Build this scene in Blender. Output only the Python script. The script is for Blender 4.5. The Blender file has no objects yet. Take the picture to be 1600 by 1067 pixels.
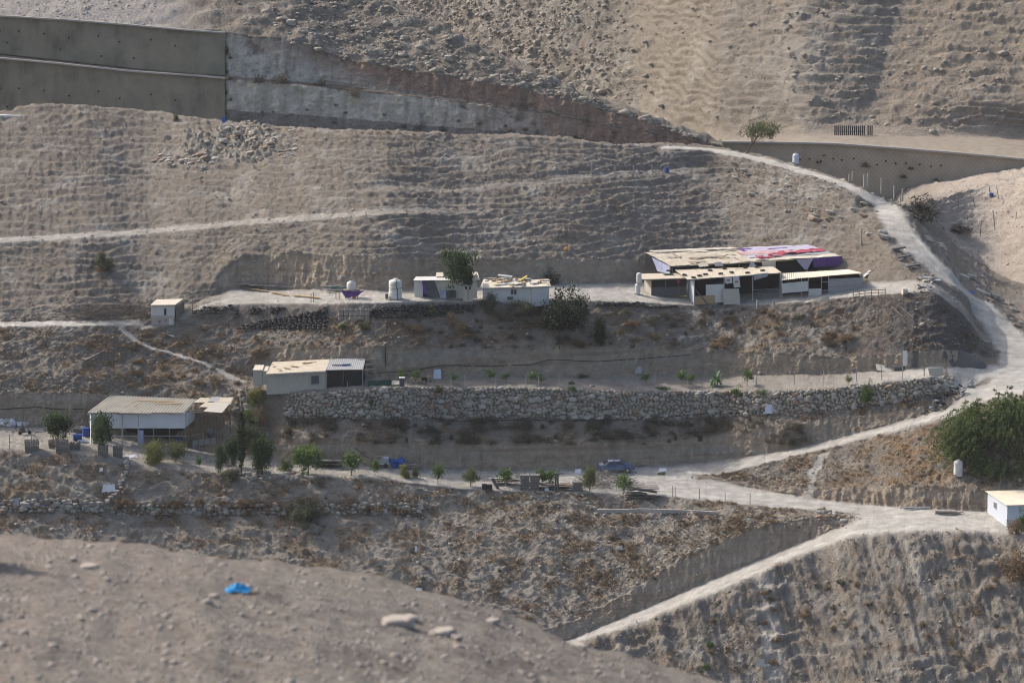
import bpy, bmesh, math, random
import numpy as np
from mathutils import Vector, Matrix, noise as mnoise

R = math.radians
rng = np.random.default_rng(7)
random.seed(7)
S = bpy.context.scene
COL = S.collection

# ------------------------------------------------------------------ camera
W0, H0, FOC = 1600.0, 1067.0, 135.0
FPX = W0 * FOC / 36.0
PITCH = R(10.0)
CAMZ = 100.0
cam = bpy.data.cameras.new('camera')
camo = bpy.data.objects.new('camera', cam)
COL.objects.link(camo)
camo.location = (0, 0, CAMZ)
camo.rotation_euler = (R(90) - PITCH, 0, 0)
cam.lens = FOC
cam.sensor_width = 36
cam.clip_start = 0.5
cam.clip_end = 5000
cam.dof.use_dof = True
cam.dof.focus_distance = 470
cam.dof.aperture_fstop = 2.4
S.camera = camo

# ------------------------------------------------------------------ sky, sun, exposure
SUN_EL, SUN_AZ = R(38), R(-56)          # azimuth from +Y, negative = to the left: behind and left of the hill
world = bpy.data.worlds.new('World')
S.world = world
world.use_nodes = True
wn = world.node_tree
bg = wn.nodes['Background']
sky = wn.nodes.new('ShaderNodeTexSky')
sky.sky_type = 'NISHITA'
sky.sun_disc = False
sky.sun_elevation = SUN_EL
sky.sun_rotation = SUN_AZ
sky.dust_density = 4.0
sky.air_density = 0.9
sky.ozone_density = 0.7
wn.links.new(sky.outputs[0], bg.inputs[0])
bg.inputs[1].default_value = 0.15
sl = bpy.data.lights.new('sun', 'SUN')
sl.energy = 2.5
sl.angle = R(0.6)
sl.color = (1.0, 0.94, 0.87)
so = bpy.data.objects.new('sun', sl)
COL.objects.link(so)
sdir = Vector((math.sin(SUN_AZ) * math.cos(SUN_EL), math.cos(SUN_AZ) * math.cos(SUN_EL), math.sin(SUN_EL)))
so.rotation_euler = sdir.to_track_quat('Z', 'Y').to_euler()
so.location = (-80, 500, 200)
S.view_settings.view_transform = 'Standard'
S.view_settings.look = 'None'
S.view_settings.exposure = 0.84
S.view_settings.gamma = 1.0
S.view_settings.use_curve_mapping = False
S.cycles.use_denoising = True
S.cycles.denoiser = 'OPENIMAGEDENOISE'
S.cycles.denoising_input_passes = 'RGB_ALBEDO_NORMAL'
S.cycles.denoising_prefilter = 'ACCURATE'
S.cycles.filter_width = 1.1
S.cycles.max_bounces = 5
S.cycles.diffuse_bounces = 3
S.cycles.volume_bounces = 0

# ------------------------------------------------------------------ helpers: rays
CP, SP = math.cos(PITCH), math.sin(PITCH)


def rays(u, v):
    """Directions with unit Y component for photo pixels."""
    a = (np.asarray(u, float) - W0 / 2) / FPX
    b = -(np.asarray(v, float) - H0 / 2) / FPX
    dy = CP + b * SP
    dz = -SP + b * CP
    return a / dy, dz / dy          # x per Y, z per Y


def at(u, v, Y):
    x, z = rays(u, v)
    return np.stack([x * Y, np.broadcast_to(Y, np.shape(x)) * 1.0, CAMZ + z * Y], -1)


# ------------------------------------------------------------------ helpers: noise (numpy)
_perm = np.concatenate([rng.permutation(256)] * 2).astype(np.int64)
_grad = rng.normal(size=(256, 3))
_grad /= np.linalg.norm(_grad, axis=1, keepdims=True)


def vnoise(x, y, z=None):
    """Gradient noise, about -1..1."""
    if z is None:
        z = np.zeros_like(x) + 0.37
    xi, yi, zi = np.floor(x), np.floor(y), np.floor(z)
    fx, fy, fz = x - xi, y - yi, z - zi
    xi, yi, zi = xi.astype(np.int64) & 255, yi.astype(np.int64) & 255, zi.astype(np.int64) & 255
    sx, sy, sz = [f * f * f * (f * (f * 6 - 15) + 10) for f in (fx, fy, fz)]
    out = 0
    for dx in (0, 1):
        wx = sx if dx else 1 - sx
        px = _perm[xi + dx]
        for dy in (0, 1):
            wy = sy if dy else 1 - sy
            py = _perm[px + ((yi + dy) & 255)]
            for dz in (0, 1):
                g = _perm[py + ((zi + dz) & 255)]
                wz = sz if dz else 1 - sz
                out = out + wx * wy * wz * (_grad[g, 0] * (fx - dx) + _grad[g, 1] * (fy - dy) + _grad[g, 2] * (fz - dz))
    return out * 1.75


def fbm(x, y, z=None, o=4, g=0.5):
    s, a, t = 0, 1.0, 0
    for i in range(o):
        x, y = 0.8 * x - 0.6 * y, 0.6 * x + 0.8 * y
        if z is not None:
            y, z = 0.83 * y - 0.557 * z, 0.557 * y + 0.83 * z
        s = s + a * vnoise(x + 17.3 * i, y - 9.1 * i, None if z is None else z + 3.7 * i)
        t += a
        a *= g
        x, y = x * 2.03, y * 2.03
        z = None if z is None else z * 2.03
    return s / t


def sstep(a, b, x):
    t = np.clip((x - a) / (b - a), 0, 1)
    return t * t * (3 - 2 * t)


def gsmooth(a, n, axis=0):
    if n < 1:
        return a
    k = np.exp(-np.linspace(-2, 2, 2 * n + 1) ** 2)
    k /= k.sum()
    p = np.pad(a, n, mode='edge')
    return np.convolve(p, k, 'valid')


def curve(us, pts, n=0):
    pts = sorted(pts)
    return gsmooth(np.interp(us, [p[0] for p in pts], [p[1] for p in pts]), n)


# ------------------------------------------------------------------ helpers: materials
def nodes_mat(name):
    m = bpy.data.materials.new(name)
    m.use_nodes = True
    nt = m.node_tree
    b = nt.nodes['Principled BSDF']
    b.inputs['Roughness'].default_value = 0.9
    b.inputs['Specular IOR Level'].default_value = 0.15
    return m, nt, b


def N(nt, t, **kw):
    n = nt.nodes.new(t)
    for k, v in kw.items():
        if k in n.inputs:
            n.inputs[k].default_value = v
        else:
            setattr(n, k, v)
    return n


def mix(nt, a, b, f, mode='MIX'):
    n = nt.nodes.new('ShaderNodeMix')
    n.data_type = 'RGBA'
    n.blend_type = mode
    for s, v in ((6, a), (7, b), (0, f)):
        if hasattr(v, 'is_output'):
            nt.links.new(v, n.inputs[s])
        elif s == 0:
            n.inputs[0].default_value = v
        else:
            n.inputs[s].default_value = (*v[:3], 1)
    return n.outputs[2]


def noise_tex(nt, co, scale, detail=5, rough=0.6, lo=0.3, hi=0.7):
    n = N(nt, 'ShaderNodeTexNoise', Scale=scale, Detail=detail, Roughness=rough)
    nt.links.new(co, n.inputs['Vector'])
    mr = N(nt, 'ShaderNodeMapRange')
    mr.inputs[1].default_value, mr.inputs[2].default_value = lo, hi
    nt.links.new(n.outputs[0], mr.inputs[0])
    return mr.outputs[0]


def earth_mat(name, fine=1.0, bump=0.35, speck=0.35, deep=0.72):
    """Ground colour from the mesh's colour attribute, broken up by procedural grain and relief."""
    m, nt, b = nodes_mat(name)
    at_ = N(nt, 'ShaderNodeAttribute', attribute_name='tint')
    geo = N(nt, 'ShaderNodeNewGeometry')
    co = geo.outputs['Position']
    n1 = noise_tex(nt, co, 0.9 * fine, 6, 0.7)
    n2 = noise_tex(nt, co, 5.0 * fine, 4, 0.7)
    c = mix(nt, at_.outputs[0], (deep, deep * 0.98, deep * 0.96), n1, 'MULTIPLY')
    c2 = mix(nt, c, (1.30, 1.28, 1.25), n2, 'MULTIPLY')
    vo = N(nt, 'ShaderNodeTexVoronoi', Scale=2.2 * fine)
    nt.links.new(co, vo.inputs['Vector'])
    mr = N(nt, 'ShaderNodeMapRange')
    mr.inputs[1].default_value, mr.inputs[2].default_value = 0.16, 0.06
    nt.links.new(vo.outputs['Distance'], mr.inputs[0])
    sp = N(nt, 'ShaderNodeMath', operation='MULTIPLY')
    nt.links.new(mr.outputs[0], sp.inputs[0])
    sp.inputs[1].default_value = speck
    c3 = mix(nt, c2, (0.46, 0.42, 0.37), sp.outputs[0])
    nt.links.new(c3, b.inputs['Base Color'])
    # two scales of relief: clods of half a metre and broken stone of a hand's breadth
    rg = N(nt, 'ShaderNodeTexNoise', Scale=1.3 * fine, Detail=6.0, Roughness=0.72)
    rg.noise_type = 'RIDGED_MULTIFRACTAL'
    nt.links.new(co, rg.inputs['Vector'])
    v2 = N(nt, 'ShaderNodeTexVoronoi', Scale=3.1 * fine)
    nt.links.new(co, v2.inputs['Vector'])
    hb = N(nt, 'ShaderNodeMath', operation='MULTIPLY_ADD')
    nt.links.new(v2.outputs['Distance'], hb.inputs[0])
    hb.inputs[1].default_value = -0.5
    nt.links.new(n2, hb.inputs[2])
    hc = N(nt, 'ShaderNodeMath', operation='MULTIPLY_ADD')
    nt.links.new(rg.outputs[0], hc.inputs[0])
    hc.inputs[1].default_value = 0.45
    nt.links.new(hb.outputs[0], hc.inputs[2])
    bm = N(nt, 'ShaderNodeBump', Strength=bump, Distance=0.30 / fine)
    nt.links.new(hc.outputs[0], bm.inputs['Height'])
    nt.links.new(bm.outputs[0], b.inputs['Normal'])
    b.inputs['Roughness'].default_value = 1.0
    b.inputs['Specular IOR Level'].default_value = 0.05
    return m


M_EARTH = earth_mat('earth', 1.1, 0.85)
M_FAR = earth_mat('far_earth', 0.75, 0.8)
M_NEAR = earth_mat('near_earth', 6.0, 1.0, 0.8, 0.52)


# ------------------------------------------------------------------ helpers: meshes
def link(o):
    COL.objects.link(o)
    return o


def grid_object(name, P, tint, mat, kind='structure'):
    nr, nc = P.shape[:2]
    me = bpy.data.meshes.new(name)
    idx = np.arange(nr * nc, dtype=np.int32).reshape(nr, nc)
    q = np.stack([idx[:-1, :-1], idx[:-1, 1:], idx[1:, 1:], idx[1:, :-1]], -1).reshape(-1)
    nf = q.size // 4
    me.vertices.add(nr * nc)
    me.vertices.foreach_set('co', P.reshape(-1).astype(np.float32))
    me.loops.add(q.size)
    me.loops.foreach_set('vertex_index', q)
    me.polygons.add(nf)
    me.polygons.foreach_set('loop_start', np.arange(0, q.size, 4, dtype=np.int32))
    me.polygons.foreach_set('use_smooth', np.ones(nf, dtype=bool))
    a = me.color_attributes.new('tint', 'FLOAT_COLOR', 'POINT')
    c = np.ones((nr * nc, 4), np.float32)
    c[:, :3] = tint.reshape(-1, 3)
    a.data.foreach_set('color', c.reshape(-1))
    me.update()
    me.validate()
    me.materials.append(mat)
    o = link(bpy.data.objects.new(name, me))
    if kind:
        o['kind'] = kind
    return o


def normals(P):
    du = np.gradient(P, axis=1)
    dv = np.gradient(P, axis=0)
    n = np.cross(du, dv)
    l = np.linalg.norm(n, axis=-1, keepdims=True)
    return n / np.maximum(l, 1e-9)


def integrate(us, V, PHI, Y0, k0):
    """Depth of every feature line from the slope angle of the ground between the lines."""
    K = len(V)
    Y = [None] * K
    Z = [None] * K
    Y[k0] = Y0
    _, zz = rays(us, V[k0])
    Z[k0] = CAMZ + zz * Y0
    for k in range(k0 + 1, K):
        t = np.tan(np.radians(PHI[k - 1]))
        _, zz = rays(us, V[k])
        y = (Z[k - 1] - CAMZ - t * Y[k - 1]) / (zz - t)
        Y[k] = np.maximum(y, Y[k - 1])
        Z[k] = CAMZ + zz * Y[k]
    for k in range(k0 - 1, -1, -1):
        t = np.tan(np.radians(PHI[k]))
        _, zz = rays(us, V[k])
        y = (Z[k + 1] - CAMZ - t * Y[k + 1]) / (zz - t)
        Y[k] = np.minimum(y, Y[k + 1])
        Z[k] = CAMZ + zz * Y[k]
    return Y, Z


def loft(us, lines, steps):
    """lines: list of (nu,3) arrays; steps: rows per segment. Returns the grid and a (segment + fraction) array."""
    rows, seg = [], []
    for k in range(len(lines) - 1):
        n = steps[k]
        for i in range(n):
            s = i / n
            rows.append(lines[k] * (1 - s) + lines[k + 1] * s)
            seg.append(k + s)
    rows.append(lines[-1])
    seg.append(len(lines) - 1)
    return np.stack(rows), np.array(seg)


def lin(a, b, n):
    return [a + (b - a) * i / (n - 1) for i in range(n)]


# ------------------------------------------------------------------ the settled hillside
DU = 2.2
us = np.arange(-330, 1935, DU)
LN = [  # name, v(u), slope angle of the ground above the line (u, degrees)
 ('bottom', [(-400, 1330), (2000, 1330)], [(0, 34), (900, 40), (1600, 40)]),
 ('lower_road_low', [(-400, 1260), (0, 1220), (500, 1140), (700, 1078), (905, 1003), (1000, 972), (1150, 912), (1250, 868), (1330, 838), (1450, 828), (1560, 833), (1700, 845), (2000, 870)],
  [(0, 20), (700, 2), (2000, 2)]),
 ('lower_road_up', [(-400, 1250), (0, 1200), (500, 1125), (700, 1065), (905, 993), (1000, 953), (1150, 889), (1250, 848), (1310, 824), (1345, 812), (1450, 808), (1560, 812), (1700, 825), (2000, 850)],
  [(0, 32), (700, 54), (1290, 56), (1330, 10), (1345, 2), (2000, 2)]),
 ('lower_bank', [(-400, 1170), (0, 1120), (500, 1060), (700, 1030), (905, 965), (960, 935), (1000, 913), (1060, 875), (1150, 838), (1200, 818), (1280, 808), (1325, 811), (1345, 808), (1450, 805), (1560, 809), (1700, 822), (2000, 847)],
  [(0, 31), (1000, 31), (1150, 22), (1250, 8), (1345, 2), (2000, 2)]),
 ('slate_base', [(-400, 790), (0, 797), (150, 798), (200, 804), (660, 802), (800, 803), (930, 806), (1120, 808), (1200, 806), (1280, 805), (1345, 806), (1450, 803), (1560, 807), (1700, 819), (2000, 844)],
  [(0, 66), (640, 66), (700, 32), (1100, 22), (1250, 6), (1345, 2), (2000, 2)]),
 ('slate_top', [(-400, 770), (0, 777), (150, 780), (180, 784), (660, 783), (800, 790), (930, 798), (1120, 803), (1200, 801), (1280, 802), (1345, 804), (1450, 801), (1560, 805), (1700, 816), (2000, 840)],
  [(0, 36), (200, 36), (600, 34), (900, 30), (1100, 16), (1250, 5), (1345, 2), (2000, 2)]),
 ('yard_edge', [(-400, 690), (0, 700), (150, 711), (200, 724), (240, 730), (330, 738), (450, 744), (600, 748), (700, 762), (800, 767), (1000, 772), (1060, 777), (1200, 792), (1300, 799), (1345, 802), (1450, 799), (1560, 803), (1700, 813), (2000, 836)],
  [(0, 5), (180, 8), (330, 3), (2000, 2)]),
 ('branch_up', [(-400, 665), (0, 675), (150, 682), (250, 700), (330, 724), (450, 733), (650, 740), (800, 747), (1000, 749), (1080, 748), (1120, 750), (1200, 767), (1280, 779), (1330, 786), (1400, 791), (1480, 796), (1560, 799), (1700, 808), (2000, 830)],
  [(0, 5), (1080, 3), (1120, 45), (1250, 58), (1700, 58), (2000, 50)]),
 ('island', [(-400, 663), (0, 673), (150, 680), (250, 698), (330, 722), (450, 731), (650, 738), (800, 745), (1000, 746), (1080, 745), (1120, 746), (1200, 757), (1280, 763), (1400, 757), (1480, 762), (1560, 765), (1700, 770), (2000, 780)],
  [(0, 5), (1080, 3), (1120, 15), (1200, 22), (1500, 24), (2000, 24)]),
 ('up_road_low', [(-400, 661), (0, 671), (150, 678), (250, 696), (330, 720), (450, 729), (650, 736), (800, 742), (1000, 742), (1080, 740), (1120, 743), (1200, 722), (1300, 698), (1400, 673), (1480, 651), (1555, 622), (1610, 612), (1700, 610), (2000, 640)],
  [(0, 5), (330, 3), (2000, 2)]),
 ('cliff_base', [(-400, 656), (0, 666), (150, 668), (250, 682), (330, 706), (450, 724), (650, 731), (800, 736), (930, 733), (1000, 729), (1100, 722), (1200, 709), (1300, 687), (1400, 660), (1500, 632), (1555, 606), (1610, 600), (1700, 598), (2000, 630)],
  [(0, 74), (300, 66), (400, 45), (480, 70), (650, 74), (1200, 72), (1300, 55), (1450, 45), (1530, 20), (1560, 6), (2000, 6)]),
 ('cliff_top', [(-400, 602), (0, 613), (150, 614), (300, 622), (360, 650), (430, 692), (500, 684), (640, 682), (700, 692), (800, 694), (900, 690), (1000, 690), (1100, 682), (1200, 666), (1300, 652), (1400, 641), (1500, 622), (1555, 601), (1610, 594), (1700, 592), (2000, 622)],
  [(0, 31), (380, 33), (480, 30), (1400, 34), (1530, 20), (1560, 6), (2000, 6)]),
 ('wall_base', [(-400, 590), (0, 600), (300, 606), (380, 628), (430, 655), (600, 655), (800, 654), (1000, 656), (1200, 649), (1300, 641), (1400, 629), (1500, 611), (1555, 597), (1610, 588), (1700, 586), (2000, 615)],
  [(0, 30), (370, 32), (430, 76), (1480, 70), (1530, 20), (1560, 6), (2000, 6)]),
 ('wall_top', [(-400, 570), (0, 580), (300, 590), (380, 606), (430, 614), (600, 605), (800, 606), (1000, 612), (1200, 612), (1300, 608), (1400, 596), (1480, 587), (1530, 586), (1570, 586), (1610, 580), (1700, 576), (2000, 600)],
  [(0, 28), (370, 26), (420, 4), (1500, 4), (1560, 7), (2000, 8)]),
 ('terrace_back', [(-400, 550), (0, 560), (300, 570), (400, 588), (600, 591), (900, 589), (1100, 588), (1200, 586), (1300, 583), (1400, 578), (1450, 573), (1500, 572), (1540, 568), (1570, 570), (1610, 568), (1700, 560), (2000, 580)],
  [(0, 28), (360, 35), (430, 74), (1450, 72), (1520, 40), (1555, 12), (2000, 12)]),
 ('cliff2_top', [(-400, 530), (0, 540), (300, 550), (360, 555), (430, 543), (600, 541), (800, 541), (1000, 541), (1100, 546), (1200, 551), (1300, 560), (1400, 552), (1480, 545), (1530, 552), (1570, 556), (1610, 550), (1700, 540), (2000, 560)],
  [(0, 26), (400, 36), (1450, 34), (1520, 30), (1555, 12), (2000, 12)]),
 ('tyre_base', [(-400, 500), (0, 510), (200, 508), (300, 508), (380, 505), (500, 500), (600, 490), (750, 482), (900, 476), (1000, 479), (1100, 483), (1200, 481), (1300, 471), (1400, 463), (1460, 462), (1500, 496), (1540, 540), (1570, 545), (1610, 536), (1700, 525), (2000, 540)],
  [(0, 4), (230, 12), (300, 50), (380, 58), (760, 55), (850, 35), (1450, 35), (1500, 8), (2000, 10)]),
 ('yard3_edge', [(-400, 492), (0, 502), (200, 500), (260, 492), (320, 478), (400, 474), (520, 475), (600, 473), (750, 470), (900, 470), (1000, 473), (1100, 478), (1200, 476), (1300, 467), (1400, 458), (1460, 455), (1500, 486), (1540, 530), (1570, 535), (1610, 526), (1700, 510), (2000, 525)],
  [(0, 24), (300, 10), (380, 3), (1380, 3), (1450, 9), (2000, 9)]),
 ('yard3_back', [(-400, 488), (0, 497), (200, 493), (300, 476), (360, 452), (450, 452), (600, 454), (700, 449), (850, 444), (1000, 441), (1100, 438), (1250, 436), (1340, 440), (1400, 440), (1440, 436), (1460, 440), (1500, 470), (1540, 515), (1570, 522), (1610, 514), (1700, 495), (2000, 505)],
  [(0, 26), (330, 30), (370, 68), (950, 66), (1040, 40), (1300, 32), (1400, 40), (1450, 10), (2000, 9)]),
 ('cliff3_top', [(-400, 470), (0, 482), (200, 476), (320, 450), (370, 402), (450, 394), (600, 402), (750, 407), (900, 403), (1000, 405), (1100, 408), (1250, 408), (1330, 412), (1380, 405), (1400, 405), (1440, 425), (1460, 432), (1500, 465), (1540, 505), (1570, 510), (1610, 505), (1700, 480), (2000, 485)],
  [(0, 25), (800, 25), (1340, 22), (1390, 13), (1450, 9), (2000, 9)]),
 ('track_low', [(-400, 398), (0, 379), (200, 368), (400, 350), (600, 335), (750, 332), (900, 336), (1100, 340), (1250, 335), (1330, 330), (1380, 335), (1400, 340), (1440, 388), (1500, 442), (1560, 487), (1610, 525 - 10), (1700, 465), (2000, 465)],
  [(0, 8), (650, 8), (800, 20), (1330, 20), (1400, 8), (1430, -2), (1520, -1), (1620, 5), (2000, 8)]),
 ('track_up', [(-400, 390), (0, 371), (200, 360), (400, 342), (600, 326), (750, 324), (900, 328), (1100, 318), (1250, 312), (1330, 305), (1380, 325), (1400, 330), (1440, 338), (1500, 388), (1560, 430), (1610, 450), (1700, 440), (2000, 430)],
  [(0, 19), (900, 18), (1330, 16), (1390, 8), (1430, 14), (1480, 18), (2000, 18)]),
 ('ridge', [(-400, 180), (0, 178), (60, 164), (150, 168), (300, 186), (400, 197), (500, 204), (600, 207), (700, 211), (800, 214), (880, 217), (960, 226), (1100, 228), (1180, 242), (1250, 261), (1330, 286), (1390, 317), (1420, 324), (1470, 313), (1500, 300), (1560, 286), (1700, 282), (2000, 275)], [(0, 0)]),
]
names = [l[0] for l in LN]
HILLS = ('cliff3_top', 'track_low', 'track_up', 'ridge')
V = [curve(us, l[1], 14 if l[0] in HILLS else 6) + (0 if l[0] == 'bottom' else 1.0) * (1.5 * fbm(us / 45, us * 0 + 5.3 * k, None, 3) + 1.2 * fbm(us / 11, us * 0 + 3.1 * k, None, 2)) for k, l in enumerate(LN)]
PHI = [curve(us, l[2], 22) for l in LN]
for k in range(1, len(V)):
    V[k] = np.minimum(V[k], V[k - 1] - 0.4)
ia = names.index('yard_edge')
Yb = curve(us, [(-400, 446), (400, 446), (1000, 446), (1345, 440), (2000, 430)], 60)
YY, ZZ = integrate(us, V, PHI, Yb, ia)
YY = [gsmooth(y, 40) for y in YY]
for k in range(1, len(YY)):
    YY[k] = np.maximum(YY[k], YY[k - 1] + 0.02)
lines = [at(us, V[k], YY[k]) for k in range(len(V))]
steps = []
for k in range(len(V) - 1):
    dv = np.percentile((V[k] - V[k + 1])[(us > -50) & (us < 1650)], 92)
    st = 4.0 if k == 0 else 2.1
    steps.append(int(max(2, round(dv / st))))
# the far side of the ridge falls away to the hidden highway
last = lines[-1]
for dy, dz in ((2.5, -0.05), (7, -1.2), (16, -4.5), (30, -8), (60, -9)):
    lines.append(last + np.array([0, dy, 0]) + np.array([0, 0, 1]) * dz * (1 - 0.75 * sstep(1390, 1480, us))[:, None])
    steps.append(4)
G, SEG = loft(us, lines, steps)
UU = np.broadcast_to(us[None, :], G.shape[:2])
SS = np.broadcast_to(SEG[:, None], G.shape[:2])
VV = np.stack(V + [V[-1] - 2 - 3 * i for i in range(5)])


def ground_guess(u, v):
    """World point on the smooth hillside seen at a photo pixel."""
    i = int(np.clip(round((u - us[0]) / DU), 0, len(us) - 1))
    col = np.array([V[k][i] for k in range(len(V))])
    y = np.interp(-v, -col, np.array([YY[k][i] for k in range(len(V))]))
    return at(u, v, y)


def zone(a, b, prof, soft=0.0):
    """1 on the ground between two lines, times a profile along u."""
    ka, kb = names.index(a), names.index(b)
    w = ((SS >= ka) & (SS < kb)).astype(float)
    return w * curve(us, prof, 4)[None, :]


def blur_rows(w, n):
    if n < 1:
        return w
    k = np.exp(-np.linspace(-2, 2, 2 * n + 1) ** 2)
    k /= k.sum()
    p = np.pad(w, ((n, n), (0, 0)), mode='edge')
    return sum(k[j] * p[j:j + w.shape[0]] for j in range(2 * n + 1))


ALL = [(-400, 1), (2000, 1)]
W_cut = (zone('lower_road_up', 'lower_bank', [(860, 0.6), (905, 1), (1300, 1), (1335, 0)]) +
         zone('slate_base', 'slate_top', [(-400, 0.7), (640, 0.7), (700, 0.2)]) +
         zone('branch_up', 'island', [(1090, 0), (1130, 0.6), (1250, 1), (2000, 1)]) +
         zone('cliff_base', 'cliff_top', [(-400, 1), (330, 1), (400, 0.5), (480, 1), (1300, 1), (1500, 0.5), (1550, 0)]) +
         zone('terrace_back', 'cliff2_top', [(400, 0), (440, 1), (1480, 1), (1540, 0)]) +
         zone('yard3_back', 'cliff3_top', [(330, 0), (380, 1), (1000, 1), (1050, 0.3), (1300, 0.2), (1450, 0)]))
W_road = (zone('lower_road_low', 'lower_road_up', ALL) +
          zone('lower_road_up', 'branch_up', [(1320, 0), (1350, 1), (2000, 1)]) +
          zone('yard_edge', 'cliff_base', [(-400, 0.5), (250, 0.5), (500, 0.62), (800, 0.8), (950, 1), (1075, 1), (1095, 0)]) +
          zone('yard_edge', 'branch_up', [(1075, 0), (1095, 1), (1345, 1), (1350, 0)]) +
          zone('up_road_low', 'cliff_base', [(1075, 0), (1095, 1), (2000, 1)]) +
          zone('wall_top', 'terrace_back', [(400, 0), (440, 0.3), (1300, 0.4), (1450, 1), (1550, 1), (1600, 0.9), (2000, 1)]) +
          zone('yard3_edge', 'yard3_back', [(300, 0), (370, 0.8), (600, 0.9), (1380, 0.9), (1450, 0.6), (1500, 0.3)]) +
          zone('tyre_base', 'yard3_edge', [(-400, 1), (215, 1), (250, 0.3), (330, 0)]) +
          zone('track_low', 'track_up', [(-400, 0.7), (300, 0.62), (600, 0.42), (720, 0.22), (860, 0), (2000, 0)]) +
          zone('cliff_base', 'wall_top', [(1535, 0), (1570, 1), (2000, 1)]))
W_road = np.clip(W_road, 0, 1)
W_cut = np.clip(W_cut, 0, 1)
kk = names.index
W_low = ((SS < kk('yard_edge')) & (SS >= kk('lower_bank'))) * curve(us, [(-400, 1), (1100, 1), (1250, 0.4), (1345, 0)], 4)[None, :]
W_bluff = (SS < kk('lower_road_low')) * 1.0
W_isle = zone('island', 'up_road_low', [(1095, 0), (1130, 1), (2000, 1)])
W_mid = zone('cliff_top', 'wall_base', ALL) + zone('cliff2_top', 'tyre_base', ALL) + zone('cliff_top', 'tyre_base', [(-400, 1), (360, 1), (430, 0)])
W_mid = np.clip(W_mid, 0, 1)
W_hill = ((SS >= kk('cliff3_top')) | ((SS >= kk('yard3_edge')) & (UU < 340))) * 1.0
W_hill = W_hill * (1 - W_road)
W_right = (SS >= kk('yard3_edge')) * sstep(1390, 1440, UU)
cutb, roadb, lowb, blufb, midb, hillb = [blur_rows(w, 4) for w in (W_cut, W_road, W_low, W_bluff, np.clip(W_mid + W_isle, 0, 1), W_hill)]
soft = np.clip(1 - roadb, 0, 1)

# roads that run across the slope are cut into it
X, Y, Z = G[..., 0].copy(), G[..., 1].copy(), G[..., 2].copy()
RW = np.zeros_like(X)


def cut_road(px, hw, edge, flat=1.0, paint=1.0):
    pts = np.array([ground_guess(u, v) for u, v in px])
    t = np.linspace(0, len(pts) - 1, 40 * len(pts))
    h0, h1 = hw if isinstance(hw, tuple) else (hw, hw)
    hw = max(h0, h1)
    q = np.stack([gsmooth(np.interp(t, np.arange(len(pts)), pts[:, k]), 14) for k in range(3)], -1)
    lo, hi = q.min(0) - hw - edge, q.max(0) + hw + edge
    m = (X > lo[0]) & (X < hi[0]) & (Y > lo[1]) & (Y < hi[1]) & (SS < len(V) - 1 + 0.0)
    x, y, z = X[m], Y[m], Z[m]
    best = np.full(x.shape, 1e9)
    zb = np.zeros_like(x)
    tb_ = np.zeros_like(x)
    for c in range(0, len(q), 4):
        d = (x - q[c, 0]) ** 2 + (y - q[c, 1]) ** 2
        b = d < best
        best[b] = d[b]
        zb[b] = q[c, 2]
        tb_[b] = c / len(q)
    d = np.sqrt(best) + hw - (h0 + (h1 - h0) * np.clip(tb_ * 1.8, 0, 1))
    w = 1 - sstep(hw, hw + edge, d)
    Z[m] = z + (zb - z) * w * flat
    RW[m] = np.maximum(RW[m], (1 - sstep(hw * 0.8, hw * 1.15, d + 0.35 * vnoise(x * 0.8, y * 0.8))) * paint)


HILL_ROAD = [(1530, 612), (1570, 603), (1590, 583), (1592, 555), (1568, 518), (1528, 475), (1485, 435), (1443, 398), (1412, 366), (1394, 342), (1382, 322), (1350, 299), (1300, 279), (1250, 265), (1200, 251), (1110, 233), (1040, 229)]
cut_road(HILL_ROAD, (2.7, 1.9), 3.0)
cut_road([(190, 512), (215, 535), (265, 550), (300, 560), (340, 578), (385, 597)], 0.4, 0.6, 0.8, 0.8)
cut_road([(225, 512), (300, 488), (345, 470), (400, 462)], 0.6, 0.8, 0.6, 0.8)
cut_road([(1265, 765), (1272, 735), (1290, 708)], 0.5, 0.5, 0.5, 0.7)
cut_road([(560, 300), (700, 298), (860, 286), (1010, 272), (1100, 262)], 0.9, 1.5, 0.4, 0.22)
touched = np.clip(np.abs(Z - G[..., 2]) * 8, 0, 1)
touched = np.clip(blur_rows(blur_rows(touched, 4).T, 4).T * 1.6, 0, 1)
Zs = Z
for _ in range(2):
    Zs = blur_rows(blur_rows(Zs, 4).T, 4).T
G[..., 2] = Z * (1 - touched) + Zs * touched
Z = G[..., 2].copy()
roadb = np.maximum(roadb, RW)
soft = np.clip(1 - roadb, 0, 1)

NRM = normals(G)
if NRM[..., 2].mean() < 0:
    NRM = -NRM
# relief: terracettes on the hill, gullies on the bluff, streaks on the cuts
pv0 = H0 / 2 - FPX * ((Z - CAMZ) * CP + Y * SP) / np.maximum(Y * CP - (Z - CAMZ) * SP, 1)
outcrop = sstep(0.25, 0.7, np.exp(-((UU - 370 - 0.2 * (pv0 - 220)) / 95) ** 2 - ((pv0 - 222) / 30) ** 2) + 0.45 * fbm(X / 3, Y / 3, Z / 2, 3))
n_big = fbm(X / 14, Y / 14, Z / 14, 4)
n_mid = fbm(X / 3.2, Y / 3.2, Z / 3.2, 4, 0.55)
n_fin = fbm(X / 0.9, Y / 0.9, Z / 0.9, 4, 0.65)
n_lon = fbm(X / 4.5, Y / 1.7, Z / 1.0, 4, 0.6)
n_ang = np.abs(fbm(X / 1.5, Y / 1.3, Z / 1.1, 5, 0.68)) * 2 - 0.4
n_stk = fbm((X + 0.3 * Z) / 1.3, Y / 20, Z / 8, 4, 0.6)
n_rid = 0.45 - np.abs(fbm(X / 2.6, Y / 2.2, Z / 1.7, 5, 0.6)) * 2
warp = fbm(X / 13, Y / 7 + 40, Z / 5, 4)
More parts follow.
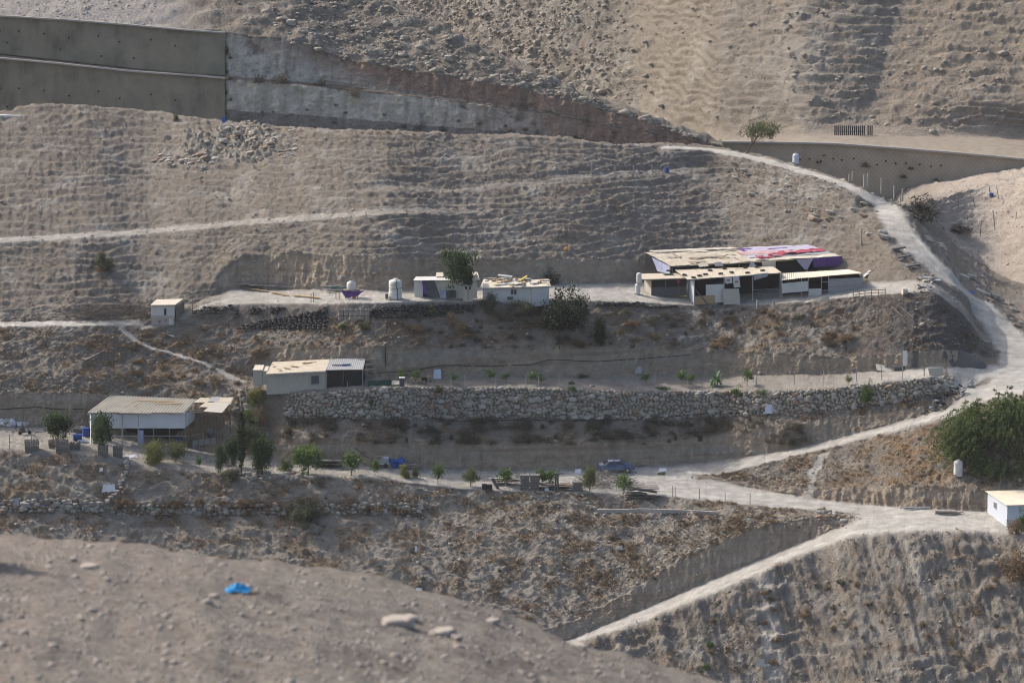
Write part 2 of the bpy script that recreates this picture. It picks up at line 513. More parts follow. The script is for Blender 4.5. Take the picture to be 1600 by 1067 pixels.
ph = Z / 0.76 + 1.3 * warp + X * 0.012
fr = ph - np.floor(ph)
terr = np.where(fr < 0.8, fr / 0.8, (1 - fr) / 0.2)
tmask = sstep(-0.45, 0.25, fbm(X / 20 + 9, Y / 20, None, 3) + 0.1)
ph2 = Z / 1.4 + 1.2 * fbm(X / 6, Y / 6 + 11, Z / 6, 4) + X * 0.22
fr2 = ph2 - np.floor(ph2)
terr2 = np.where(fr2 < 0.7, fr2 / 0.7, (1 - fr2) / 0.3)
ph3 = Z / 2.2 + 1.6 * fbm(X / 7, Y / 7 + 31, Z / 7, 4) - X * 0.03
fr3 = ph3 - np.floor(ph3)
terr3 = np.where(fr3 < 0.65, fr3 / 0.65, (1 - fr3) / 0.35)
strk = fbm(X / 0.55, Y / 3 + Z / 6, Z / 5, 3, 0.6)
gul = 1 - np.abs(fbm((X + 0.35 * Z) / 6.5, Z / 24, Y / 60, 4, 0.55)) * 2.2
D = (hillb * soft * ((terr - 0.5) * 0.34 * (1 - 0.4 * sstep(560, 720, UU) * (1 - sstep(1050, 1150, UU))) * (0.5 + 0.55 * tmask) * (1 - 0.6 * W_right) + n_lon * 0.2 + n_ang * 0.19 + n_big * 0.5 + outcrop * (n_ang * 0.9 + 0.25)) +
     lowb * soft * (n_mid * 0.2 + n_rid * 0.07 + n_ang * 0.12 + (terr2 - 0.5) * 0.36 + n_big * 0.5) +
     midb * soft * (n_mid * 0.2 + n_rid * 0.12 + n_ang * 0.28 + (terr3 - 0.5) * 0.26) +
     blufb * (gul * 0.75 + n_stk * 0.3 + n_ang * 0.2 + n_mid * 0.12 + (terr3 - 0.5) * 0.65 * sstep(-0.1, 0.4, n_big)) +
     cutb * soft * (strk * 0.36 + n_stk * 0.25 + n_mid * 0.36 + n_ang * 0.15) +
     roadb * n_mid * 0.06 + n_fin * (0.2 * soft + 0.03))
edge_fade = np.ones_like(D)
G = G + NRM * D[..., None]

# colour of the ground itself
C_soil, C_pale, C_cut, C_road = [np.array(c) for c in ((0.23, 0.202, 0.168), (0.37, 0.346, 0.305), (0.41, 0.34, 0.26), (0.53, 0.512, 0.47))]
C_red, C_dry, C_dark, C_rock = [np.array(c) for c in ((0.265, 0.19, 0.135), (0.205, 0.14, 0.082), (0.085, 0.08, 0.078), (0.36, 0.328, 0.28))]


def mixc(c, d, w):
    return c * (1 - w[..., None]) + d * w[..., None]


pn = fbm(X / 5 + 3, Y / 5, Z / 5, 5, 0.6)
pn2 = fbm(X / 1.7 + 3, Y / 1.7, Z / 1.7, 4, 0.6)
T = np.broadcast_to(C_soil, G.shape).copy()
T = mixc(T, C_pale, 0.75 * sstep(0.05, 0.55, pn + 0.4 * pn2) * soft)
T = mixc(T, C_rock, lowb * 0.45 * soft)
T = mixc(T, C_pale, hillb * soft * 0.3 * sstep(0.7, 0.95, terr) * (0.4 + 0.6 * tmask))
T = mixc(T, C_rock, outcrop * soft * 0.85)
T = mixc(T, C_pale, blufb * (0.12 + 0.4 * sstep(-0.1, 0.4, pn2)))
strata = fbm(X / 30, Y / 30, Z / 0.6, 3, 0.6)
cutc = C_cut + (C_pale - C_cut) * sstep(0, 0.6, strata + 0.3 * pn2)[..., None] * 0.7
cutc = mixc(cutc, C_red, sstep(0.05, 0.5, -strata + 0.3 * pn) * 0.55)
T = mixc(T, cutc, cutb)
# dry grass colouring under the tufts
dryw = (lowb + midb + blufb * 0.55) * sstep(0.02, 0.4, fbm(X / 3.5 + 50, Y / 3.5, Z / 1.4, 4, 0.6) + 0.12) * soft
T = mixc(T, C_dry, np.clip(dryw, 0, 1) * 0.62)
T = mixc(T, C_dry, hillb * 0.35 * sstep(0.2, 0.55, -pn + 0.3 * pn2) * soft)
ochre = np.exp(-((UU - 1440) / 90) ** 2) * zone('island', 'up_road_low', ALL) + 0
T = mixc(T, np.array((0.27, 0.16, 0.07)), np.clip(ochre * sstep(-0.2, 0.3, pn2), 0, 1) * 0.6)
# dark gravel tipped over the end of the upper terrace, pale spoil beside it
vpix = H0 / 2 - FPX * ((G[..., 2] - CAMZ) * CP + G[..., 1] * SP) / np.maximum(G[..., 1] * CP - (G[..., 2] - CAMZ) * SP, 1)
dk = sstep(1330, 1420, UU + 60 * pn) * (1 - sstep(1510, 1545, UU)) * zone('cliff2_top', 'yard3_edge', ALL)
dk = np.maximum(dk, zone('cliff2_top', 'yard3_edge', [(1280, 0), (1340, 0.5), (1420, 0.8), (1500, 0.9), (1545, 0.6), (1570, 0)]) * sstep(-0.3, 0.2, pn + 0.3))
T = mixc(T, C_dark, np.clip(dk, 0, 1) * 0.8)
sp = zone('cliff2_top', 'tyre_base', [(1040, 0), (1080, 1), (1130, 1), (1190, 0)]) * sstep(-0.2, 0.3, pn2)
T = mixc(T, C_pale * 1.1, sp * 0.9)
pw = zone('ridge', 'ridge', ALL)
white = W_right * sstep(0.0, 1.0, (UU - 1440) / 60) * (SS > kk('track_up'))
T = mixc(T, np.array((0.46, 0.405, 0.345)), np.clip(white, 0, 1) * (0.6 + 0.4 * sstep(-0.4, 0.2, pn)))
spur = sstep(1080, 1200, UU) * (1 - sstep(1390, 1440, UU)) * (SS > kk('track_up') - 0.2) * sstep(-0.25, 0.35, pn2 + pn)
T = mixc(T, C_pale * 1.05, spur * 0.75)
rut = fbm(X / 9, Y / 0.45 + 0.25 * X, None, 3, 0.6)
T = mixc(T, C_road * (1 + 0.16 * pn2[..., None] + 0.28 * rut[..., None]), roadb * (0.80 + 0.20 * sstep(-0.3, 0.3, pn2)))
chute = sstep(0.0, 0.7, 1 - np.abs((UU - 1190 - 0.12 * (pv0 - 880) + 14 * pn) / 22)) * (SS < kk('lower_road_low'))
T = mixc(T, C_pale * 1.4, np.clip(chute + 0.6 * sstep(0.15, 0.5, n_stk) * blufb, 0, 1) * 0.7)
brownpath = zone('wall_top', 'terrace_back', [(400, 1), (1350, 1), (1450, 0)]) * sstep(-0.1, 0.5, pn2 + pn)
T = mixc(T, C_soil, brownpath * 0.7)
GROUND = grid_object('ground', G, np.clip(T, 0.02, 0.8), M_EARTH)

# ------------------------------------------------------------------ the cut hill beyond the highway
ub = np.arange(-330, 1130, 2.4)
BL = [
 ('base', [(-400, 216), (0, 206), (300, 216), (600, 236), (880, 246), (1100, 252)], [(0, 78), (355, 76), (1100, 66)]),
 ('low_top', [(-400, 60), (0, 92), (100, 101), (200, 112), (300, 119), (360, 124), (450, 131), (530, 139), (600, 146), (700, 157), (800, 170), (850, 177), (900, 186), (1000, 206), (1095, 224), (1200, 240)], [(0, 3)]),
 ('berm', [(-400, 52), (0, 84), (100, 95), (200, 106), (300, 115), (350, 118), (450, 126), (530, 132), (600, 141), (700, 154), (800, 168), (850, 175.5), (900, 185), (1000, 205.2), (1095, 223.4), (1200, 239)], [(0, 78), (355, 74), (600, 62), (1100, 58)]),
 ('up_top', [(-400, 5), (0, 26), (100, 32), (200, 40), (300, 49), (355, 53), (430, 62), (480, 72), (530, 90), (600, 106), (700, 119), (800, 136), (900, 159), (1000, 188), (1095, 221), (1200, 238)], [(0, 14), (300, 18), (450, 22), (1100, 22)]),
 ('crest', [(-400, -170), (430, -170), (500, -80), (560, -22), (600, 3), (650, 27), (700, 50), (800, 98), (850, 123), (900, 146), (1000, 180), (1060, 205), (1095, 219.6), (1200, 237)], [(0, 0)]),
]
VB = [curve(ub, l[1], 4) for l in BL]
for k in range(1, len(VB)):
    VB[k] = np.minimum(VB[k], VB[k - 1] - 0.4)
PB = [curve(ub, l[2], 6) for l in BL]
YB, ZB = integrate(ub, VB, PB, np.full(ub.shape, 553.0), 0)
lb = [at(ub, VB[k], YB[k]) for k in range(len(VB))]
for dy, dz in ((4, 0.2), (14, -3), (40, -14)):
    lb.append(lb[4] + np.array([0, dy, dz]))
GB, SB = loft(ub, lb, [60, 4, 34, 95, 3, 4, 4])
UB = np.broadcast_to(ub[None, :], GB.shape[:2])
SBB = np.broadcast_to(SB[:, None], GB.shape[:2])
x, y, z = GB[..., 0], GB[..., 1], GB[..., 2]
nb = normals(GB)
bn, bm_, bf = fbm(x / 16, y / 16, z / 16, 4), fbm(x / 4, y / 4, z / 4, 5, 0.6), fbm(x / 1.1, y / 1.1, z / 1.1, 3, 0.6)
wconc = 1 - sstep(345, 362, UB + 8 * bm_)
face = ((SBB < 1) | ((SBB >= 2) & (SBB < 3))) * 1.0
top = (SBB >= 3) * 1.0
topb = blur_rows(top, 3)
bst = fbm(x / 0.9, y / 4, z / 6, 3)
phb = (z - 0.25 * x) / 2.2 + 1.4 * fbm(x / 9, y / 9, z / 9, 4)
frb = phb - np.floor(phb)
trb = np.where(frb < 0.7, frb / 0.7, (1 - frb) / 0.3)
db = topb * (bm_ * 0.9 + bn * 0.6 + (trb - 0.5) * 0.5) * (0.35 + 0.65 * sstep(200, 480, UB)) + face * (1 - wconc) * (bst * 0.4 + bm_ * 0.8 + (np.abs(bf) * 2 - 0.4) * 0.3) - face * wconc * 0.55 + bf * 0.15 * (1 - face * wconc)
db = np.where(SBB < 5.5, db, 0)
GB = GB + nb * db[..., None]
tb = np.broadcast_to(C_soil * 0.92, GB.shape).copy()
tb = mixc(tb, C_pale, 0.55 * topb * sstep(0.0, 0.5, bm_ + 0.3 * bf))
tb = mixc(tb, np.array((0.34, 0.32, 0.30)), topb * (1 - sstep(230, 330, UB + 30 * bn)) * 0.9)
tb = mixc(tb, np.array((0.43, 0.40, 0.35)), topb * np.exp(-((UB - 560 - (SBB - 3) * 240) / 70) ** 2) * 0.0)
rockc = np.array((0.56, 0.52, 0.445)) * (1 + 0.3 * bst[..., None] + 0.25 * bf[..., None])
rockc = mixc(rockc, np.array((0.26, 0.165, 0.12)), np.clip(sstep(380, 640, UB + 160 * (SBB - 2.5)) * (SBB > 2) + sstep(640, 960, UB + 120 * bm_) * (SBB < 2), 0, 1) * 0.85)
rockc = mixc(rockc, np.array((0.12, 0.09, 0.075)), 0.6 * sstep(0.25, 0.5, -bm_ + 0.2 * bf))
tb = mixc(tb, rockc, blur_rows(face, 1) * (1 - wconc))
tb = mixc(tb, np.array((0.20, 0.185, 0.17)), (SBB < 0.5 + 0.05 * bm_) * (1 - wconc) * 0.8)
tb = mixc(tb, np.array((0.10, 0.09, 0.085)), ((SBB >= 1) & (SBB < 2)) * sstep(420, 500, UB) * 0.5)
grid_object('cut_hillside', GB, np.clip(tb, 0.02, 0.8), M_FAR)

# ------------------------------------------------------------------ the far slopes and their ravine
uc = np.arange(470, 1960, 2.4)
vc = np.concatenate([[262, 256], np.arange(250, -150, -2.2)])
UC, VC = np.meshgrid(uc, vc)
y0 = curve(uc, [(400, 690), (700, 670), (1000, 640), (1120, 606), (1250, 594), (1400, 590), (1900, 585)], 12)[None, :]
vb = curve(uc, [(400, 250), (1000, 236), (1100, 222), (1250, 212), (1330, 208), (1400, 213), (1500, 214), (1600, 218), (1900, 226)], 12)[None, :]
_, zb0 = rays(UC * 0 + 800, vb + 0 * UC)
zbase = CAMZ + zb0 * y0
tphi = np.tan(np.radians(33.0))
_, zz = rays(UC, VC)
yc = (zbase - CAMZ - tphi * y0) / (zz - tphi)
ur = np.interp(VC, [-150, -20, 60, 130, 200, 260], [1440, 1412, 1388, 1372, 1345, 1330])
du_ = UC - ur
dep = np.where(du_ < 0, np.clip(1 + du_ / 110, 0, 1) ** 2.2, np.clip(1 - du_ / 110, 0, 1) ** 1.3)
wide = sstep(215, 150, VC) if False else sstep(0, 1, np.clip((vb - VC) / 60, 0, 1))
yc = np.where(VC > vb, np.maximum(y0 + (VC - vb) * -0.7, 567.2), yc + (dep * 2.2 - 0.6 - 0.022 * np.clip(du_ - 60, 0, 400)) * wide)
GC = at(UC, VC, yc)
x, y, z = GC[..., 0], GC[..., 1], GC[..., 2]
nc_ = normals(GC)
cn, cm, cf = fbm(x / 18, y / 18, z / 18, 4), fbm(x / 4.5, y / 4.5, z / 4.5, 5, 0.6), fbm(x / 1.3, y / 1.3, z / 1.3, 3, 0.6)
phc = z / 1.5 + 1.5 * fbm(x / 12, y / 9 + 7, z / 4, 4) + 0.02 * x
clon = fbm(x / 6, y / 2.5, z / 1.6, 4, 0.6)
frc = phc - np.floor(phc)
trc = np.where(frc < 0.7, frc / 0.7, (1 - frc) / 0.3)
cmask = sstep(0, 30, vb - VC)
rough = 0.6 + 0.9 * (1 - sstep(850, 1050, UC))
GC = GC + nc_ * (cmask * (cm * 0.25 * rough + cn * 1.0 + (np.abs(cf) * 2 - 0.4) * 0.35 * rough + clon * 0.5 + (trc - 0.5) * 0.62 * sstep(-0.4, 0.2, cn + 0.2) + cf * 0.32 * rough) + 0.15 * cm)[..., None]
tc = np.broadcast_to(np.array((0.25, 0.222, 0.185)), GC.shape).copy()
tc = mixc(tc, C_pale, 0.55 * sstep(0.0, 0.5, cm + cn))
tc = mixc(tc, np.array((0.27, 0.227, 0.178)), 0.6 * sstep(0, 30, du_))
tc = mixc(tc, np.array((0.20, 0.165, 0.14)), 0.5 * (1 - sstep(800, 1000, UC)) * sstep(-0.2, 0.3, -cm))
tc = mixc(tc, np.array((0.40, 0.35, 0.29)), (1 - cmask) * 0.5)
grid_object('far_slope', GC, np.clip(tc, 0.02, 0.8), M_FAR)

# ------------------------------------------------------------------ the near slope the picture is taken from
uf = np.arange(-1500, 2600, 9.0)
vs = curve(uf, [(-1500, 700), (-400, 800), (0, 843), (150, 857), (300, 874), (450, 893), (600, 919), (700, 945), (800, 975), (900, 1010), (1000, 1040), (1080, 1060), (1200, 1100), (1600, 1260), (2600, 1500)], 2)
rows = []
ns = fbm(uf / 60, uf * 0, None, 4) * 5
for s in np.linspace(0, 1, 190):
    v = vs + ns * (1 - s) + (np.maximum(1420, vs + 200) - vs) * s ** 1.15
    yy = 56 - 30 * s ** 0.75 - 1.2 * fbm(uf / 150 + 9, uf * 0 + s * 3, None, 3)
    rows.append(at(uf, v, yy))
rows = [rows[0] + np.array([0, d, -d * t]) for d, t in ((280, 0.40), (240, 0.43), (150, 0.47), (80, 0.5), (30, 0.5), (10, 0.45), (3, 0.3), (1, 0.15))] + rows
r0 = rows[-1]
for d in (4, 10, 18, 30):
    rows.append(r0 + np.array([0, -d, d * 0.12]) * np.ones((len(uf), 1)))
GF = np.stack(rows)
x, y, z = GF[..., 0], GF[..., 1], GF[..., 2]
nf_ = normals(GF)
if nf_[..., 2].mean() < 0:
    nf_ = -nf_
GF = GF + nf_ * (fbm(x / 2.2, y / 2.2, None, 4) * 0.16 + fbm(x / 0.35, y / 0.35, None, 4, 0.65) * 0.075)[..., None]
tf = np.broadcast_to(np.array((0.285, 0.258, 0.23)), GF.shape).copy()
tf = mixc(tf, C_pale, 0.7 * sstep(-0.2, 0.4, fbm(x / 0.5, y / 0.5, None, 5, 0.7)))
tf = mixc(tf, np.array((0.17, 0.14, 0.115)), 0.6 * sstep(0.0, 0.4, fbm(x / 0.22 + 30, y / 0.22, None, 4, 0.65)))
tf = mixc(tf, np.array((0.36, 0.31, 0.27)), 0.7 * sstep(-12, -4, -x * 1.0 - 13 + 0 * y))
NEAR = grid_object('near_slope', GF, np.clip(tf, 0.02, 0.8), M_NEAR)
print('ZMAX', G[..., 2].max(), GB[..., 2].max(), GC[..., 2].max(), GF[..., 2].max(), G[..., 2].min(), GF[..., 2].min(), GB[..., 1].max(), GC[..., 1].max(), GC[..., 0].max(), GF[..., 0].max())
print('GRID', G.shape, GB.shape, GC.shape, GF.shape)

# ================================================================== things: helpers
bpy.context.view_layer.update()
FAR = bpy.data.objects['far_slope']
CUT = bpy.data.objects['cut_hillside']
CAM = Vector((0, 0, CAMZ))


def _rows(g):
    dz, y = g[..., 2] - CAMZ, g[..., 1]
    return H0 / 2 - FPX * (dz * CP + y * SP) / np.maximum(y * CP - dz * SP, 0.5)


SEEN = {'ground': (us, G, _rows(G)), 'far_slope': (uc, GC, _rows(GC)), 'cut_hillside': (ub, GB, _rows(GB)), 'near_slope': (uf, GF[::-1], _rows(GF[::-1]))}


def gp(u, v, ob=None):
    """Point of the ground (or another terrain object) seen at a photo pixel."""
    ob = ob or GROUND
    cu, g, pv = SEEN[ob.name]
    i = int(np.clip(round((u - cu[0]) / (cu[1] - cu[0])), 0, len(cu) - 1))
    c = pv[:, i]
    j0 = 30 if ob.name == 'near_slope' else 0
    j = j0 + int(np.argmax(c[j0:] <= v))
    if j < 1 or c[j] > v:
        return Vector(ground_guess(u, v))
    w = (c[j - 1] - v) / max(c[j - 1] - c[j], 1e-6)
    p = g[j - 1, i] * (1 - w) + g[j, i] * w
    x, z = rays(u, v)
    return Vector((float(x) * p[1], p[1], p[2]))


def drop(x, y, ob=None):
    ob = ob or GROUND
    ok, loc, nor, _ = ob.ray_cast(Vector((x, y, 200)), Vector((0, 0, -1)))
    return loc.copy() if ok else Vector((x, y, 0))


def A(u, v, Y):
    return Vector(at(u, v, Y))


def ppm(Y):
    return FPX * 1.0 / (Y * 1.0)


class MB:
    def __init__(s):
        s.v, s.f, s.c = [], [], []

    def add(s, vs, fs):
        n = len(s.v)
        s.v += [tuple(p) for p in vs]
        s.f += [tuple(i + n for i in f) for f in fs]
        return s

    def box(s, c, size, M=None):
        hx, hy, hz = [k / 2 for k in size]
        vs = [Vector((x, y, z)) for x in (-hx, hx) for y in (-hy, hy) for z in (-hz, hz)]
        if M is not None:
            vs = [M @ p for p in vs]
        c = Vector(c)
        return s.add([p + c for p in vs], [(0, 1, 3, 2), (4, 6, 7, 5), (0, 4, 5, 1), (2, 3, 7, 6), (0, 2, 6, 4), (1, 5, 7, 3)])

    def slab(s, q, th):
        a, b, c, d = [Vector(p) for p in q]
        n = ((b - a).cross(d - a)).normalized() * -th
        return s.add([a, b, c, d, a + n, b + n, c + n, d + n], [(0, 1, 2, 3), (7, 6, 5, 4), (0, 4, 5, 1), (1, 5, 6, 2), (2, 6, 7, 3), (3, 7, 4, 0)])

    def tube(s, p0, p1, r0, r1=None, n=7, cap=True):
        p0, p1 = Vector(p0), Vector(p1)
        r1 = r0 if r1 is None else r1
        d = (p1 - p0)
        if d.length < 1e-6:
            return s
        q = d.to_track_quat('Z', 'Y')
        ring = [Vector((math.cos(2 * math.pi * i / n), math.sin(2 * math.pi * i / n), 0)) for i in range(n)]
        vs = [p0 + q @ (p * r0) for p in ring] + [p1 + q @ (p * r1) for p in ring]
        fs = [(i, (i + 1) % n, n + (i + 1) % n, n + i) for i in range(n)]
        if cap:
            fs += [tuple(range(n - 1, -1, -1)), tuple(range(n, 2 * n))]
        return s.add(vs, fs)

    def path(s, pts, r, n=5):
        for a, b in zip(pts[:-1], pts[1:]):
            s.tube(a, b, r, r, n)
        return s

    def lathe(s, c, prof, n=16):
        c = Vector(c)
        vs, fs = [], []
        for r, z in prof:
            vs += [c + Vector((r * math.cos(2 * math.pi * i / n), r * math.sin(2 * math.pi * i / n), z)) for i in range(n)]
        for k in range(len(prof) - 1):
            fs += [(k * n + i, k * n + (i + 1) % n, (k + 1) * n + (i + 1) % n, (k + 1) * n + i) for i in range(n)]
        fs += [tuple(range(n - 1, -1, -1)), tuple(range((len(prof) - 1) * n, len(prof) * n))]
        return s.add(vs, fs)

    def corr(s, q, ribs, amp=0.05, rows=1, sag=0.0, th=0.015):
        """Corrugated sheet on the quad a b c d (front left, front right, back right, back left); ribs run front to back."""
        a, b, c, d = [Vector(p) for p in q]
        nrm = ((b - a).cross(d - a)).normalized()
        if nrm.z < 0 and abs(nrm.z) > 0.3:
            nrm = -nrm
        cols = ribs * 4
        vs = []
        for j in range(rows + 1):
            t = j / rows
            for i in range(cols + 1):
                w = i / cols
                p = (a * (1 - w) + b * w) * (1 - t) + (d * (1 - w) + c * w) * t
                h = amp if i % 4 in (1, 2) else 0
                vs.append(p + nrm * (h - sag * 4 * t * (1 - t)))
        n1 = len(vs)
        fs = []
        for j in range(rows):
            for i in range(cols):
                k = j * (cols + 1) + i
                fs.append((k, k + 1, k + cols + 2, k + cols + 1))
        return s.add(vs, fs)

    def cloth(s, q, nu, nv, amp, seed=0, sagz=0.0, rag=0.0):
        """A wrinkled sheet on the quad a b c d."""
        a, b, c, d = [Vector(p) for p in q]
        nrm = ((b - a).cross(d - a)).normalized()
        ln = ((b - a).length + (c - d).length) / 2
        hv = ((d - a).length + (c - b).length) / 2
        vs = []
        for j in range(nv + 1):
            for i in range(nu + 1):
                w, t = i / nu, j / nv
                if rag and (i in (0, nu) or j in (0, nv)):
                    w += (random.random() - 0.5) * rag * 0.3
                    t += (random.random() - 0.5) * rag
                p = (a * (1 - w) + b * w) * (1 - t) + (d * (1 - w) + c * w) * t
                h = mnoise.noise(Vector((w * ln * 0.8 + seed * 7.1, t * hv * 0.8, seed))) + 0.5 * mnoise.noise(Vector((w * ln * 2.2, t * hv * 1.3 + seed * 3.3, seed)))
                p = p + nrm * h * amp
                p.z -= sagz * 4 * w * (1 - w) * t
                vs.append(p)
        fs = []
        for j in range(nv):
            for i in range(nu):
                k = j * (nu + 1) + i
                fs.append((k, k + 1, k + nu + 2, k + nu + 1))
        return s.add(vs, fs)

    def blob(s, c, r, seed=0, amp=0.25, lev=1):
        vs, fs = ICO[lev]
        out = []
        for p in vs:
            q = Vector(p)
            h = 1 + amp * mnoise.noise(q * 1.3 + Vector((seed * 5.7, seed * 1.9, 3))) * 1.6
            out.append(Vector(c) + Vector((q.x * r[0] * h, q.y * r[1] * h, q.z * r[2] * h)))
        return s.add(out, fs)

    def mesh(s, name, mat, origin=None, smooth=False):
        me = bpy.data.meshes.new(name)
        o = Vector(origin) if origin is not None else Vector((0, 0, 0))
        me.from_pydata([(p[0] - o[0], p[1] - o[1], p[2] - o[2]) for p in s.v], [], s.f)
        me.materials.append(mat)
        if smooth:
            me.polygons.foreach_set('use_smooth', [True] * len(me.polygons))
        me.update()
        return me


def _ico(n):
    bm = bmesh.new()
    bmesh.ops.create_icosphere(bm, subdivisions=n, radius=1)
    bm.verts.ensure_lookup_table()
    r = ([tuple(v.co) for v in bm.verts], [tuple(v.index for v in f.verts) for f in bm.faces])
    bm.free()
    return r


ICO = {0: _ico(1), 1: _ico(2), 2: _ico(3)}


def tag(o, label=None, cat=None, group=None, kind=None):
    if label:
        o['label'] = label
    if cat:
        o['category'] = cat
    if group:
        o['group'] = group
    if kind:
        o['kind'] = kind
    return o


def thing(name, loc, label, cat, group=None):
    o = link(bpy.data.objects.new(name, None))
    o.location = loc
    o.empty_display_size = 0.3
    return tag(o, label, cat, group)


def part(parent, name, mb, mat, smooth=False, label=None):
    """mb in world coordinates; becomes a child of parent (a thing's Empty, or a part of one)."""
    root = parent
    org = Vector(root.location)
    while root.parent is not None:
        root = root.parent
        org = org + Vector(root.location)
    o = link(bpy.data.objects.new(name, mb.mesh(name, mat, org, smooth)))
    o.parent = parent
    if label:
        o['label'] = label
    return o


def solo(name, mb, mat, loc, label, cat, group=None, kind=None, smooth=False):
    """A thing that is one mesh (mb in world coordinates)."""
    o = link(bpy.data.objects.new(name, mb.mesh(name, mat, loc, smooth)))
    o.location = loc
    return tag(o, label, cat, group, kind)


def copy_tree(o, parent=None):
    c = o.copy()
    COL.objects.link(c)
    c.parent = parent
    for ch in list(o.children):
        copy_tree(ch, c)
    return c


def put(o, loc, rz=0.0, sc=1.0, label=None, group=None):
    o.location = loc
    o.rotation_euler = (0, 0, rz)
    o.scale = (sc, sc, sc) if not isinstance(sc, tuple) else sc
    if label:
        o['label'] = label
    if group:
        o['group'] = group
    return o


# ------------------------------------------------------------------ things: materials
def mat(name, col, rough=0.85, var=0.25, scale=1.5, spec=0.2, metal=0.0, dirt=None, streak=False):
    m, nt, b = nodes_mat(name)
    tc = N(nt, 'ShaderNodeTexCoord')
    co = tc.outputs['Object']
    if streak:
        mp = N(nt, 'ShaderNodeMapping')
        mp.inputs['Scale'].default_value = (1, 1, 0.12)
        nt.links.new(co, mp.inputs[0])
        co = mp.outputs[0]
    n1 = noise_tex(nt, co, scale, 5, 0.65, 0.3, 0.7)
    d = dirt or tuple(c * (1 - var) for c in col)
    c = mix(nt, col, d, n1)
    n2 = noise_tex(nt, co, scale * 6, 4, 0.7, 0.35, 0.7)
    c = mix(nt, c, tuple(min(1, k * (1 - var * 0.6)) for k in col), n2)
    nt.links.new(c, b.inputs['Base Color'])
    b.inputs['Roughness'].default_value = rough
    b.inputs['Specular IOR Level'].default_value = spec
    b.inputs['Metallic'].default_value = metal
    return m


def leaf_mat(name):
    m, nt, b = nodes_mat(name)
    a = N(nt, 'ShaderNodeAttribute', attribute_name='tint')
    nt.links.new(a.outputs[0], b.inputs['Base Color'])
    b.inputs['Roughness'].default_value = 0.7
    b.inputs['Specular IOR Level'].default_value = 0.2
    tr = N(nt, 'ShaderNodeBsdfTranslucent')
    nt.links.new(a.outputs[0], tr.inputs[0])
    ms = N(nt, 'ShaderNodeMixShader')
    ms.inputs[0].default_value = 0.3
    nt.links.new(b.outputs[0], ms.inputs[1])
    nt.links.new(tr.outputs[0], ms.inputs[2])
    nt.links.new(ms.outputs[0], nt.nodes['Material Output'].inputs[0])
    return m


